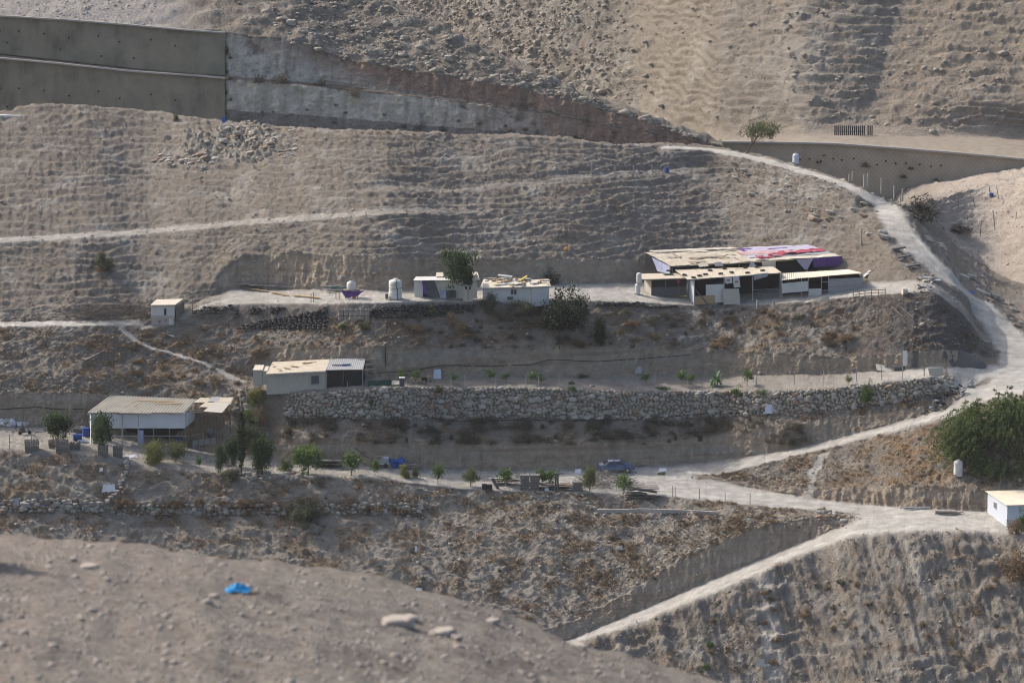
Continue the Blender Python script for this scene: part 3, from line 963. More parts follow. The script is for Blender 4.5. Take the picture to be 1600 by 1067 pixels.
M = dict(
    cream=mat('cream_metal', (0.57, 0.52, 0.42), 0.6, 0.25, 0.8, dirt=(0.36, 0.30, 0.22)),
    tarpwhite=mat('white_tarpaulin', (0.60, 0.60, 0.60), 0.6, 0.15, 0.6),
    white=mat('white_paint', (0.58, 0.575, 0.55), 0.7, 0.15, 0.7, dirt=(0.45, 0.42, 0.37), streak=True),
    bluewhite=mat('bluish_cladding', (0.50, 0.54, 0.60), 0.6, 0.1, 0.7),
    beige=mat('beige_cladding', (0.42, 0.39, 0.33), 0.7, 0.12, 0.6),
    tan=mat('tan_tarpaulin', (0.50, 0.44, 0.34), 0.9, 0.3, 0.9, dirt=(0.33, 0.28, 0.21)),
    wood=mat('weathered_wood', (0.22, 0.17, 0.12), 0.9, 0.35, 2.0),
    greywood=mat('grey_wood', (0.23, 0.21, 0.18), 0.9, 0.4, 3.0),
    ply=mat('plywood', (0.40, 0.29, 0.17), 0.85, 0.25, 1.0),
    dark=mat('dark_net_and_shade', (0.028, 0.027, 0.027), 0.95, 0.3, 2.0),  # dark netting and rubber, also the painted shade inside open sheds
    darkgrey=mat('dark_grey_sheet', (0.10, 0.10, 0.10), 0.8, 0.3, 1.0),
    grey=mat('grey_sheet', (0.30, 0.30, 0.30), 0.6, 0.2, 0.8),
    steel=mat('galvanised_steel', (0.36, 0.36, 0.36), 0.5, 0.25, 2.0, metal=0.3),
    rust=mat('rusty_steel', (0.16, 0.09, 0.055), 0.85, 0.4, 2.5),
    conc=mat('raw_concrete', (0.40, 0.37, 0.33), 0.95, 0.25, 0.7),
    rubber=mat('old_rubber', (0.024, 0.024, 0.026), 0.8, 0.4, 3.0, dirt=(0.085, 0.078, 0.07)),
    blue=mat('blue_plastic', (0.04, 0.09, 0.30), 0.45, 0.2, 1.5),
    carblue=mat('faded_blue_paint', (0.032, 0.068, 0.17), 0.4, 0.3, 1.2, 0.5, dirt=(0.14, 0.18, 0.27)),
    glass=mat('dusty_glass', (0.04, 0.045, 0.05), 0.25, 0.2, 1.0, 0.5),
    lightglass=mat('reflecting_glass', (0.2, 0.24, 0.27), 0.2, 0.3, 1.0, 0.6),
    purple=mat('purple_cloth', (0.12, 0.055, 0.21), 0.9, 0.25, 1.2),
    lilac=mat('lilac_cloth', (0.43, 0.39, 0.48), 0.9, 0.25, 1.2),
    pink=mat('pink_cloth', (0.48, 0.30, 0.30), 0.9, 0.25, 1.2),
    red=mat('red_cloth', (0.32, 0.06, 0.09), 0.9, 0.25, 1.2),
    coral=mat('coral_cloth', (0.45, 0.17, 0.14), 0.9, 0.25, 1.2),
    bluecloth=mat('blue_cloth', (0.04, 0.28, 0.55), 0.8, 0.25, 14.0),
    pattern=mat('blue_patterned_cloth', (0.45, 0.47, 0.55), 0.9, 0.3, 5.0, dirt=(0.10, 0.11, 0.30)),
    green=mat('green_mesh', (0.03, 0.085, 0.06), 0.9, 0.3, 1.2),
    yellow=mat('yellow_foam', (0.50, 0.38, 0.10), 0.9, 0.25, 2.0),
    orange=mat('orange_plastic', (0.65, 0.25, 0.02), 0.6, 0.1, 2.0),
    soil=mat('dry_soil', (0.26, 0.21, 0.17), 1.0, 0.3, 2.0),
    gravel=mat('dark_gravel', (0.075, 0.072, 0.072), 1.0, 0.4, 3.0, dirt=(0.13, 0.12, 0.115)),
    bark=mat('bark', (0.11, 0.085, 0.065), 0.95, 0.35, 4.0),
    palebark=mat('pale_bark', (0.30, 0.27, 0.23), 0.95, 0.3, 4.0),
    twig=mat('dry_twigs', (0.17, 0.145, 0.12), 1.0, 0.4, 3.0),
    stone=mat('limestone', (0.34, 0.305, 0.25), 1.0, 0.4, 1.6, dirt=(0.23, 0.20, 0.155)),
    palestone=mat('pale_limestone', (0.40, 0.37, 0.325), 1.0, 0.35, 2.2, dirt=(0.25, 0.22, 0.185)),
    nearstone=mat('near_stone', (0.37, 0.325, 0.275), 1.0, 0.3, 7.0),
    brownstone=mat('brown_stone', (0.28, 0.20, 0.145), 1.0, 0.35, 1.6),
    goat_black=mat('black_coat', (0.02, 0.018, 0.016), 0.9, 0.2, 6.0),
    goat_tan=mat('tan_coat', (0.36, 0.26, 0.16), 0.9, 0.25, 6.0),
    tail=mat('tail_lamp', (0.30, 0.02, 0.02), 0.4, 0.1, 3.0),
    teal=mat('teal_paint', (0.05, 0.16, 0.16), 0.7, 0.3, 2.0),
)
M_LEAF = leaf_mat('leaves')


def wallmat(name, col, dirt, net):
    m, nt, b = nodes_mat(name)
    geo = N(nt, 'ShaderNodeNewGeometry')
    co = geo.outputs['Position']
    mp = N(nt, 'ShaderNodeMapping')
    mp.inputs['Scale'].default_value = (1, 1, 0.06)
    nt.links.new(co, mp.inputs[0])
    n1 = noise_tex(nt, mp.outputs[0], 0.5, 6, 0.7, 0.38, 0.62)
    n2 = noise_tex(nt, co, 0.25, 4, 0.6, 0.35, 0.65)
    c = mix(nt, col, dirt, n1)
    c = mix(nt, c, tuple(k * 1.15 for k in col), n2)
    if net:
        sx = N(nt, 'ShaderNodeSeparateXYZ')
        nt.links.new(co, sx.inputs[0])
        masks = []
        for sg in (1, -1):
            a = N(nt, 'ShaderNodeMath', operation='MULTIPLY_ADD')
            nt.links.new(sx.outputs[2], a.inputs[0])
            a.inputs[1].default_value = sg * 1.0
            nt.links.new(sx.outputs[0], a.inputs[2])
            fr_ = N(nt, 'ShaderNodeMath', operation='PINGPONG')
            nt.links.new(a.outputs[0], fr_.inputs[0])
            fr_.inputs[1].default_value = 0.36
            masks.append(fr_.outputs[0])
        mn = N(nt, 'ShaderNodeMath', operation='MINIMUM')
        nt.links.new(masks[0], mn.inputs[0])
        nt.links.new(masks[1], mn.inputs[1])
        mr = N(nt, 'ShaderNodeMapRange')
        mr.inputs[1].default_value, mr.inputs[2].default_value = 0.0, 0.11
        mr.inputs[3].default_value, mr.inputs[4].default_value = 0.3, 0.0
        nt.links.new(mn.outputs[0], mr.inputs[0])
        c = mix(nt, c, (0.12, 0.105, 0.09), mr.outputs[0])
        bp = N(nt, 'ShaderNodeBump', Strength=0.5, Distance=0.1)
        nt.links.new(mr.outputs[0], bp.inputs['Height'])
        nt.links.new(bp.outputs[0], b.inputs['Normal'])
    nt.links.new(c, b.inputs['Base Color'])
    return m


M['shot'] = wallmat('sprayed_concrete', (0.20, 0.174, 0.125), (0.115, 0.10, 0.074), False)
M['net'] = wallmat('netted_concrete', (0.33, 0.265, 0.19), (0.27, 0.215, 0.155), True)

# ================================================================== retaining walls of the highway
def highway_wall(pts_top, pts_bot, label, m, holes, coping=0.25, th=0.6):
    base = Vector(pts_bot[len(pts_bot) // 2])
    t = thing('retaining_wall', base, label, 'retaining wall')
    mb = MB()
    n = len(pts_top)
    vs = []
    R_ = 6
    for j in range(R_ + 1):
        for i in range(n):
            p = Vector(pts_bot[i]).lerp(Vector(pts_top[i]), j / R_)
            p.y -= 0.25 * mnoise.noise(p * 0.15)
            vs.append(p)
    fs = [(j * n + i, j * n + i + 1, (j + 1) * n + i + 1, (j + 1) * n + i) for j in range(R_) for i in range(n - 1)]
    k0 = len(vs)
    vs += [vs[R_ * n + i] + Vector((0, th, 0)) for i in range(n)]
    fs += [(R_ * n + i, R_ * n + i + 1, k0 + i + 1, k0 + i) for i in range(n - 1)]
    mb.add(vs, fs)
    part(t, 'wall_face', mb, m)
    cp = MB()
    for i in range(n - 1):
        a, b = vs[R_ * n + i], vs[R_ * n + i + 1]
        cp.slab([a + Vector((0, -0.06, 0.02)), b + Vector((0, -0.06, 0.02)), b + Vector((0, -0.06, coping)), a + Vector((0, -0.06, coping))], -th * 0.8)
    part(t, 'coping', cp, M['conc'])
    hm = None
    for (f, g) in holes:
        i = int(f * (n - 2))
        q = f * (n - 2) - i
        p = Vector(pts_bot[i]).lerp(Vector(pts_top[i]), g).lerp(Vector(pts_bot[i + 1]).lerp(Vector(pts_top[i + 1]), g), q)
        p.y -= 0.25 * mnoise.noise(p * 0.15)
        if hm is None:
            hb = MB()
            hb.tube((0, -0.22, 0), (0, 0.3, 0), 0.13, 0.13, 8)
            hm = hb.mesh('drain_hole', M['dark'])
        o = link(bpy.data.objects.new('drain_hole', hm))
        o.location = p - base
        o.parent = t
    return t


iw = [i for i in range(len(ub)) if ub[i] <= 358][::4]
hl = [(0.36 + 0.058 * k + 0.03 * random.random(), 0.56 + 0.16 * random.random()) for k in range(10)] + [(0.1 + 0.1 * k + 0.05 * random.random(), 0.2 + 0.2 * random.random()) for k in range(8)]
off = Vector((0, -0.25, 0))
highway_wall([Vector(lb[1][i]) + off for i in iw], [Vector(lb[0][i]) + off for i in iw],
             'lower grey concrete wall beside the highway with a row of drain holes and a bush growing on it', M['shot'], [(a, b * 0.8 + 0.1) for a, b in hl])
highway_wall([Vector(lb[3][i]) + off for i in iw], [Vector(lb[2][i]) + off for i in iw],
             'upper grey concrete wall stepped back above the shaded berm, gravel heap on top', M['shot'], hl)
ue = np.arange(1092, 1900, 22.0)
ve = curve(ue, [(1000, 226), (1095, 225), (1110, 223.5), (1200, 224), (1300, 226), (1400, 233), (1500, 241), (1600, 250), (1750, 266), (1950, 285)], 1)
tp = [A(a, b, 566.0) for a, b in zip(ue, ve)]
bt = [A(a, max(b + 30, 330), 564.6) for a, b in zip(ue, ve)]
highway_wall(tp, bt, 'long brown retaining wall covered in diamond wire netting under the far slope', M['net'],
             [(0.2 + 0.022 * k + 0.008 * random.random(), 0.72 + 0.1 * random.random()) for k in range(14)], 0.3)

# ================================================================== buildings
def wall_quad(mb, u0, v0, u1, v1, Y0, Y1=None, vb0=None, vb1=None, th=0.08):
    """Upright panel: top edge (u0,v0)-(u1,v1), bottom (u0,vb0)-(u1,vb1); Y0, Y1 the depths of its two ends."""
    Y1 = Y0 if Y1 is None else Y1
    q = [A(u0, vb0, Y0), A(u1, vb1, Y1), A(u1, v1, Y1), A(u0, v0, Y0)]
    return mb.slab(q, th)


def sheet_roof(t, q, n, ribs, m, amp=0.05, jag=0.25, name='roof_sheet'):
    a, b, c, d = [Vector(p) for p in q]
    for k in range(n):
        w0, w1 = k / n, (k + 1) / n
        j = (random.random() - 0.5) * jag
        f0, f1 = a.lerp(b, w0), a.lerp(b, w1)
        r0, r1 = d.lerp(c, w0), d.lerp(c, w1)
        sh = (f0 - r0).normalized() * j
        up = Vector((0, 0, 0.006 * (k % 2)))
        mb = MB()
        mb.corr([f0 + sh + up, f1 + sh + up, r1 + up, r0 + up], ribs, amp)
        part(t, name, mb, m)


# --- lower livestock shed
Yl = gp(215, 694).y
base = gp(220, 694)
t = thing('livestock_shed', base, 'long open shed with striped corrugated roof and white tarpaulin front', 'shed')
sheet_roof(t, [A(136, 645.5, Yl - .3), A(288, 645.5, Yl - .5), A(308, 624.5, Yl + 5.2), A(172, 618.5, Yl + 5.4)], 6, 5, M['cream'], 0.13, 0.7)
mb = MB(); mb.cloth([A(139, 669, Yl), A(289, 669, Yl - .1), A(289, 645.5, Yl - .1), A(139, 646.5, Yl)], 26, 5, 0.12, 3)
part(t, 'tarpaulin', mb, M['tarpwhite'], True)
mb = MB(); mb.cloth([A(289, 669, Yl - .1), A(305, 655, Yl + 4), A(305, 638, Yl + 4), A(289, 645.5, Yl - .1)], 6, 4, 0.08, 5)
part(t, 'side_tarpaulin', mb, M['tarpwhite'], True)
for u in (142, 166, 191, 216, 240, 265, 290):
    mb = MB(); mb.tube(A(u, 646, Yl), gp(u, 694) - Vector((0, 0, .2)), 0.07); part(t, 'post', mb, M['steel'])
for u in (170, 230, 290, 305):
    mb = MB(); p = A(u, 650, Yl + 4.8); p.z = base.z; mb.tube(p - Vector((0, 0, .2)), p + Vector((0, 0, 3.6)), 0.07); part(t, 'post', mb, M['wood'])
mb = MB(); mb.tube(A(142, 681, Yl), A(290, 681, Yl), 0.05); mb.tube(A(136, 647, Yl), A(290, 647, Yl), 0.05)
part(t, 'rail', mb, M['steel'])
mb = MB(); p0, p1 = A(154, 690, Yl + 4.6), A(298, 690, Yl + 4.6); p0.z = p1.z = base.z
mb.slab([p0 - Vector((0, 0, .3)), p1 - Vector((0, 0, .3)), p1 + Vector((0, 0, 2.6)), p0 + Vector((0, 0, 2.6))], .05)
part(t, 'back_wall', mb, M['dark'])  # near-black colour stands in for the shade of the interior
for (u0, v0, u1, v1) in ((191, 640, 214, 627), (213, 627.5, 272, 629), (240, 633, 285, 632), (208, 638, 222, 629)):
    mb = MB(); a, b = A(u0, v0 - 1, Yl + 5.4 - (v0 - 619) * .21), A(u1, v1 - 1, Yl + 5.4 - (v1 - 619) * .21)
    mb.slab([a, b, b + Vector((0, .25, .05)), a + Vector((0, .25, .05))], -.06); part(t, 'loose_board', mb, M['ply'])
mb = MB(); mb.slab([A(215, 693, Yl - .04), A(224, 693, Yl - .04), A(224, 672, Yl - .04), A(215, 672, Yl - .04)], .05)
part(t, 'door_panel', mb, M['pattern'])
# lean-to at its right end, panels and bare rafters
t = thing('patched_lean_to', gp(325, 695), 'lean-to beside the striped shed, patched with tan boards over bare rafters', 'lean-to')
Yq = lambda v: Yl + 5.0 - (v - 621) * .205
for nm, q, m in (('roof_board', ((301.5, 628.5), (324, 628.5), (330, 621), (313.5, 621)), 'tan'), ('roof_board', ((311, 636), (326, 636.5), (333, 629), (321, 628.6)), 'tan'),
                 ('roof_board', ((318, 643), (347, 645), (360, 629.4), (333, 629)), 'beige'), ('roof_board', ((325, 628), (339, 628), (345.5, 619.5), (331, 620.5)), 'grey'),
                 ('roof_board', ((334, 629), (360, 629), (364.5, 621), (345, 621)), 'tan'), ('roof_board', ((352, 630), (360, 632.5), (365, 622), (358, 624.5)), 'grey')):
    mb = MB(); up = .05 * random.random()
    mb.slab([A(u, v, Yq(v)) + Vector((0, 0, up)) for u, v in q], .04); part(t, nm, mb, M[m])
for k in range(7):
    mb = MB(); v = 642.5 - 2.6 * k; mb.tube(A(291 + 2.6 * k, v + 1.2, Yq(v) - .05), A(348 + 2.2 * k, v + 1.4, Yq(v) - .05), .05, .05, 5); part(t, 'rafter', mb, M['wood'])
for k in range(6):
    mb = MB(); u = 320 + 7 * k; mb.tube(A(u, 622, Yq(622) - .03), A(u + 5, 615.5, Yq(617)), .045, .045, 5); part(t, 'rafter', mb, M['greywood'])
for u, v in ((347, 690), (318, 690), (360, 676)):
    mb = MB(); p = gp(u, v); mb.tube(p - Vector((0, 0, .2)), A(u, 640, p.y), .06); part(t, 'post', mb, M['wood'])
p0, p1 = A(306, 690, Yl + 3.4), A(352, 690, Yl + 3.4); p0.z = p1.z = base.z + .2
for k in range(9):
    a, b = p0.lerp(p1, k / 9), p0.lerp(p1, (k + .92) / 9)
    mb = MB(); mb.slab([a - Vector((0, 0, .3)), b - Vector((0, 0, .3)), b + Vector((0, 0, 2.5)), a + Vector((0, 0, 2.5))], .04); part(t, 'wall_plank', mb, M['wood'])
mb = MB(); p = A(330, 676, Yl + 1.2); mb.blob(p, (.55, .5, .55), 3, .2, 1); part(t, 'feed_sack', mb, M['darkgrey'], True)
# pen fence
t = thing('pen_fence', gp(318, 697), 'grey railed pen fence under the patched lean-to', 'fence')
p0, p1 = gp(300, 698), gp(338, 692)
for k in range(5):
    mb = MB(); p = p0.lerp(p1, k / 4); mb.tube(p - Vector((0, 0, .2)), p + Vector((0, 0, 1.5)), .045, .045, 6); part(t, 'fence_post', mb, M['greywood'])
for z in (.8, 1.1, 1.42):
    mb = MB(); mb.tube(p0 + Vector((0, -.05, z)), p1 + Vector((0, -.05, z)), .035, .035, 5); part(t, 'rail', mb, M['greywood'])
mb = MB(); mb.slab([p0 + Vector((0, .04, 0)), p1 + Vector((0, .04, 0)), p1 + Vector((0, .04, .7)), p0 + Vector((0, .04, .7))], .03); part(t, 'sheet', mb, M['grey'])

# --- grey house on the second terrace
Yg = gp(465, 618.5).y + .5
t = thing('grey_house', A(462, 615, Yg), 'beige one-room house with dusty cream roof on the edge of the stone wall', 'house')
ribs = MB()
q = [A(417, 616.5, Yg), A(508.5, 612.5, Yg), A(508.5, 579.5, Yg), A(417, 584, Yg)]
w = q[1] - q[0]
ribs.corr([q[0], q[1], q[2], q[3]], 30, -.03)
part(t, 'front_wall', ribs, M['beige'])
mb = MB(); mb.slab([A(417, 616.5, Yg + .05), A(426, 603, Yg + 4.6), A(426, 567, Yg + 4.6), A(417, 584.5, Yg + .05)], .05); part(t, 'side_wall', mb, M['beige'])
mb = MB(); mb.slab([A(508.4, 612.5, Yg + .05), A(513.5, 600, Yg + 4.6), A(513.5, 563, Yg + 4.6), A(508.4, 580, Yg + .05)], -.05); part(t, 'side_wall', mb, M['beige'])
mb = MB(); mb.slab([A(426, 603, Yg + 4.6), A(513.5, 600, Yg + 4.6), A(513.5, 563, Yg + 4.6), A(426, 567.5, Yg + 4.6)], .05); part(t, 'back_wall', mb, M['beige'])
mb = MB(); mb.cloth([A(415.5, 584.5, Yg - .25), A(509, 579.5, Yg - .25), A(515, 561.5, Yg + 4.8), A(426, 566, Yg + 4.8)], 24, 8, .05, 2)
mb.slab([A(415.5, 585.5, Yg - .25), A(509, 580.7, Yg - .25), A(515, 562.5, Yg + 4.8), A(426, 567, Yg + 4.8)], -.12); part(t, 'roof', mb, M['tan'])
mb = MB(); mb.slab([A(415.6, 586.3, Yg - .3), A(509, 581.5, Yg - .3), A(509, 579.6, Yg - .3), A(415.6, 584.4, Yg - .3)], .05); part(t, 'eaves_board', mb, M['cream'])
mb = MB(); mb.slab([A(486, 600.5, Yg - .06), A(499, 600, Yg - .06), A(499, 586.5, Yg - .06), A(486, 587, Yg - .06)], .05); f = part(t, 'window', mb, M['darkgrey'])
mb = MB()
for a, b in (((486, 601), (499, 600.4)), ((486, 587), (499, 586.4)), ((486, 601), (486, 587)), ((499, 600.4), (499, 586.4))):
    mb.tube(A(*a, Yg - .08), A(*b, Yg - .08), .04, .04, 4)
part(f, 'frame', mb, M['beige'])
for k in range(7):
    u = 424 + 12 * k + random.random() * 4; s = random.random()
    a = A(u, 580 - 14 * s, Yg + .4 + 3.6 * s) + Vector((0, 0, .12)); mb = MB()
    mb.box(a, (.5 + random.random(), .25, .07), Matrix.Rotation(random.random() * 3, 3, 'Z')); part(t, 'roof_debris', mb, M['ply'])
t = thing('shade_annex', A(538, 612, Yg), 'grey roofed annex walled with dark shade net beside the beige house', 'annex')
sheet_roof(t, [A(508.2, 578.2, Yg - .2), A(567, 577.6, Yg - .2), A(571.5, 559.5, Yg + 4.8), A(515.5, 561.2, Yg + 4.8)], 3, 6, M['grey'], .03, .1)
for a, b in (((511, 612), (536, 612)), ((537, 612), (566, 611))):
    mb = MB(); mb.cloth([A(a[0], a[1] + 1.5, Yg + .1), A(b[0], b[1] + 1.5, Yg + .1), A(b[0], 578.6, Yg + .1), A(a[0], 578.8, Yg + .1)], 8, 6, .06, 4); part(t, 'shade_net', mb, M['dark'])
mb = MB(); mb.slab([A(566, 612.5, Yg + .1), A(571, 600, Yg + 4.6), A(571, 561.5, Yg + 4.6), A(566, 579, Yg + .1)], -.03); part(t, 'shade_net', mb, M['dark'])
for u, v0 in ((566.5, 577.5), (543, 597), (510, 580)):
    mb = MB(); mb.tube(A(u, 613.5, Yg - .05), A(u, v0, Yg - .05), .05); part(t, 'post', mb, M['steel'])
for v, y in ((562, 4.0), (569.5, 2.2), (577.5, 0)):
    mb = MB(); mb.tube(A(560, v + .6, Yg + y), A(584, v, Yg + y), .06, .06, 5); part(t, 'roof_beam', mb, M['greywood'])
mb = MB(); p = A(541, 571.5, Yg + 1.5) + Vector((0, 0, .1)); mb.tube(p - Vector((.5, 0, 0)), p + Vector((.5, .2, 0)), .12); part(t, 'roof_can', mb, M['blue'])
mb = MB(); p = A(533, 571, Yg + 1.6) + Vector((0, 0, .08)); mb.box(p, (2.2, .2, .08)); part(t, 'roof_bar', mb, M['darkgrey'])
for (u0, u1, vt, vb, rt, lab) in ((395.5, 410, 579, 603, 571, 'small cream utility cabin, taller of the two beside the beige house'), (410.5, 417.5, 580.5, 601, 573, 'narrow cream cabin squeezed between tall cabin and beige house')):
    t = thing('utility_cabin', A((u0 + u1) / 2, vb, Yg + .8), lab, 'cabin')
    mb = MB(); mb.slab([A(u0, vb, Yg + .8), A(u1, vb, Yg + .8), A(u1, vt, Yg + .8), A(u0, vt, Yg + .8)], 1.9); part(t, 'walls', mb, M['beige'])
    mb = MB(); mb.slab([A(u0 - .5, vt, Yg + .7), A(u1 + .3, vt, Yg + .7), A(u1 + 3, rt, Yg + 2.8), A(u0 + 3.3, rt, Yg + 2.8)], -.08); part(t, 'roof', mb, M['cream'])

# --- two storey hut on the path
Yh = gp(254, 508).y
t = thing('two_storey_hut', A(254, 507, Yh), 'small white two storey hut with cream roof standing on the footpath', 'hut')
mb = MB(); mb.slab([A(236.5, 508, Yh), A(272.5, 508, Yh), A(272.5, 497, Yh), A(236.5, 497, Yh)], 2.5); part(t, 'lower_storey', mb, M['conc'])
mb = MB(); mb.slab([A(236.3, 493, Yh), A(272.7, 493, Yh), A(272.7, 477.5, Yh), A(236.3, 477.5, Yh)], 2.5); part(t, 'upper_storey', mb, M['white'])
mb = MB(); mb.slab([A(236, 497, Yh - .08), A(273, 497, Yh - .08), A(273, 493, Yh - .08), A(236, 493, Yh - .08)], 2.7); part(t, 'floor_band', mb, M['beige'])
mb = MB(); mb.slab([A(235, 477.8, Yh - .3), A(273.5, 477.4, Yh - .3), A(286, 468.2, Yh + 2.9), A(244.5, 469, Yh + 2.9)], -.1); part(t, 'roof', mb, M['cream'])
mb = MB(); mb.slab([A(256.4, 492.4, Yh - .06), A(260, 492.4, Yh - .06), A(260, 482, Yh - .06), A(256.4, 482, Yh - .06)], .05); part(t, 'window', mb, M['glass'])
mb = MB(); mb.slab([A(264, 507.5, Yh - .06), A(270.5, 507.5, Yh - .06), A(270.5, 497.6, Yh - .06), A(264, 497.6, Yh - .06)], .05); part(t, 'door', mb, M['white'])
for u, v in ((248, 502), (250, 503.6), (259, 501)):
    mb = MB(); p = A(u, v, Yh - .03); mb.box(p, (.12, .03, .3), Matrix.Rotation(.6, 3, 'Y')); part(t, 'red_mark', mb, M['red'])
mb = MB()
xs = [A(u, v, y) for u, v, y in ((276, 507, Yh + .2), (287.5, 500, Yh + 2.4), (276, 476, Yh + .2), (287.5, 468, Yh + 2.4))]
for a, b in ((0, 2), (1, 3), (2, 3), (0, 1)):
    mb.tube(xs[a], xs[b], .06, .06, 5)
for k in range(4):
    w = k / 4; mb.tube(xs[0].lerp(xs[2], w), xs[1].lerp(xs[3], w), .04, .04, 5)
part(t, 'scaffold', mb, M['greywood'])
mb = MB(); mb.slab([xs[0].lerp(xs[2], .05), xs[1].lerp(xs[3], .05), xs[1].lerp(xs[3], .9), xs[0].lerp(xs[2], .9)], .04); part(t, 'side_panel', mb, M['wood'])
for k in range(4):
    mb = MB(); p = gp(229 + 2 * k, 507 - k); mb.box(p + Vector((0, 0, .1 + .06 * k)), (.8, .35, .08), Matrix.Rotation(.5 + .1 * k, 3, 'Z')); part(t, 'loose_board', mb, M['greywood'])

# --- white cabin behind the dense tree
Yw = gp(695, 467.5).y
t = thing('white_cabin', A(695, 466, Yw), 'white cabin hung with a dark curtain behind the dense green tree', 'cabin')
for (u0, u1, m) in ((648, 661, 'white'), (679, 712, 'cream'), (712, 724, 'beige'), (738.5, 745.5, 'cream')):
    mb = MB(); mb.slab([A(u0, 466.5, Yw), A(u1, 466.5, Yw), A(u1, 438, Yw), A(u0, 438, Yw)], .1); part(t, 'wall_panel', mb, M[m])
mb = MB(); mb.slab([A(648, 466, Yw + .1), A(652, 460, Yw + 3), A(652, 433, Yw + 3), A(648, 438, Yw + .1)], .06); part(t, 'side_wall', mb, M['white'])
mb = MB(); mb.slab([A(661, 466.5, Yw + .6), A(680, 466.5, Yw + .6), A(680, 438, Yw + .6), A(661, 438, Yw + .6)], .1); part(t, 'opening_shade', mb, M['dark'])  # near-black panel paints the shade within the opening
sheet_roof(t, [A(645.5, 438.3, Yw - .4), A(722, 438, Yw - .4), A(724, 432, Yw + 3.2), A(650, 432.2, Yw + 3.2)], 3, 6, M['white'], .03, .2)
mb = MB(); mb.slab([A(681, 433, Yw + 2), A(694, 433, Yw + 2), A(692, 426.6, Yw + 4), A(682, 426.6, Yw + 4)], -.08); part(t, 'raised_roof', mb, M['cream'])
mb = MB(); mb.slab([A(738, 438, Yw - .3), A(750, 438, Yw - .3), A(746, 426, Yw + 4), A(738, 426, Yw + 4)], -.08); part(t, 'raised_roof', mb, M['cream'])
mb = MB(); mb.cloth([A(669, 464, Yw - .2), A(688, 466, Yw - .2), A(679, 438.5, Yw - .15), A(660, 438.5, Yw - .15)], 8, 8, .12, 6); part(t, 'curtain', mb, M['darkgrey'])
mb = MB(); mb.cloth([A(663, 460, Yw - .3), A(668, 461, Yw - .3), A(664, 439, Yw - .25), A(659, 439, Yw - .25)], 4, 8, .1, 8); part(t, 'purple_drape', mb, M['purple'])
for u0, u1, m in ((688, 697, 'pattern'), (697, 713, 'darkgrey')):
    mb = MB(); mb.cloth([A(u0, 466, Yw - .2), A(u1, 466, Yw - .2), A(u1, 453.5, Yw - .15), A(u0, 453.5, Yw - .15)], 6, 6, .1, u0); part(t, 'hanging_cloth', mb, M[m])
Yk = gp(731, 472).y
t = thing('metal_locker', A(731.5, 472, Yk), 'cream two-door metal locker standing in front of the white cabin', 'locker')
mb = MB(); mb.slab([A(723.8, 472, Yk), A(739, 471.5, Yk), A(739, 445.5, Yk), A(723.8, 445.5, Yk)], .6); part(t, 'body', mb, M['cream'])
for a, b in ((724.4, 731.1), (731.7, 738.4)):
    mb = MB(); mb.slab([A(a, 471, Yk - .04), A(b, 471, Yk - .04), A(b, 446.5, Yk - .04), A(a, 446.5, Yk - .04)], .05); d = part(t, 'door', mb, M['cream'])
    mb = MB(); c = (a + b) / 2 + (1 if a < 728 else -1); mb.slab([A(c - 1.4, 452.5, Yk - .07), A(c + 1.4, 452.5, Yk - .07), A(c + 1.4, 448, Yk - .07), A(c - 1.4, 448, Yk - .07)], .04); part(d, 'vent', mb, M['dark'])
mb = MB(); mb.slab([A(730.9, 468, Yk - .06), A(731.9, 468, Yk - .06), A(731.9, 452, Yk - .06), A(730.9, 452, Yk - .06)], .02); part(t, 'rust_streak', mb, M['rust'])
for u0, v0, u1, v1 in ((731.5, 446, 737, 422), (726, 452, 731, 424)):
    mb = MB(); mb.tube(A(u0, v0, Yk + .3), A(u1, v1, Yk + .8), .07, .05, 6); solo('leaning_pole', mb, M['wood'], A(u0, v0, Yk + .3), 'wooden pole rising %s the cream locker' % ('from the top of' if u0 > 730 else 'behind the left door of'), 'pole')

# --- white flat-roofed house littered with scrap
Yx = gp(790, 475).y
t = thing('white_house', A(790, 474, Yx), 'white flat roofed house with scrap and yellow foam strewn on its roof', 'house')
mb = MB(); mb.slab([A(754, 476, Yx), A(829.5, 474, Yx), A(829.5, 448.5, Yx), A(754, 450.5, Yx)], 4.5); part(t, 'walls', mb, M['white'])
mb = MB(); mb.cloth([A(749.5, 450.6, Yx - .3), A(830, 448.2, Yx - .3), A(826, 435, Yx + 5), A(756, 435.5, Yx + 5)], 14, 6, .05, 9)
mb.slab([A(749.5, 451.4, Yx - .3), A(830, 449, Yx - .3), A(826, 436, Yx + 5), A(756, 436.5, Yx + 5)], -.1); part(t, 'roof', mb, M['cream'])
mb = MB(); mb.slab([A(797.5, 461.5, Yx - .06), A(808, 461.2, Yx - .06), A(808, 450.6, Yx - .06), A(797.5, 450.8, Yx - .06)], .05); f = part(t, 'window', mb, M['white'])
for a, b in ((798.6, 802.2), (803.3, 807)):
    mb = MB(); mb.slab([A(a, 460, Yx - .09), A(b, 460, Yx - .09), A(b, 452, Yx - .09), A(a, 452, Yx - .09)], .04); part(f, 'pane', mb, M['glass'])
mb = MB(); mb.box(A(797, 466, Yx - .25), (.7, .4, .3)); part(t, 'wall_unit', mb, M['darkgrey'])
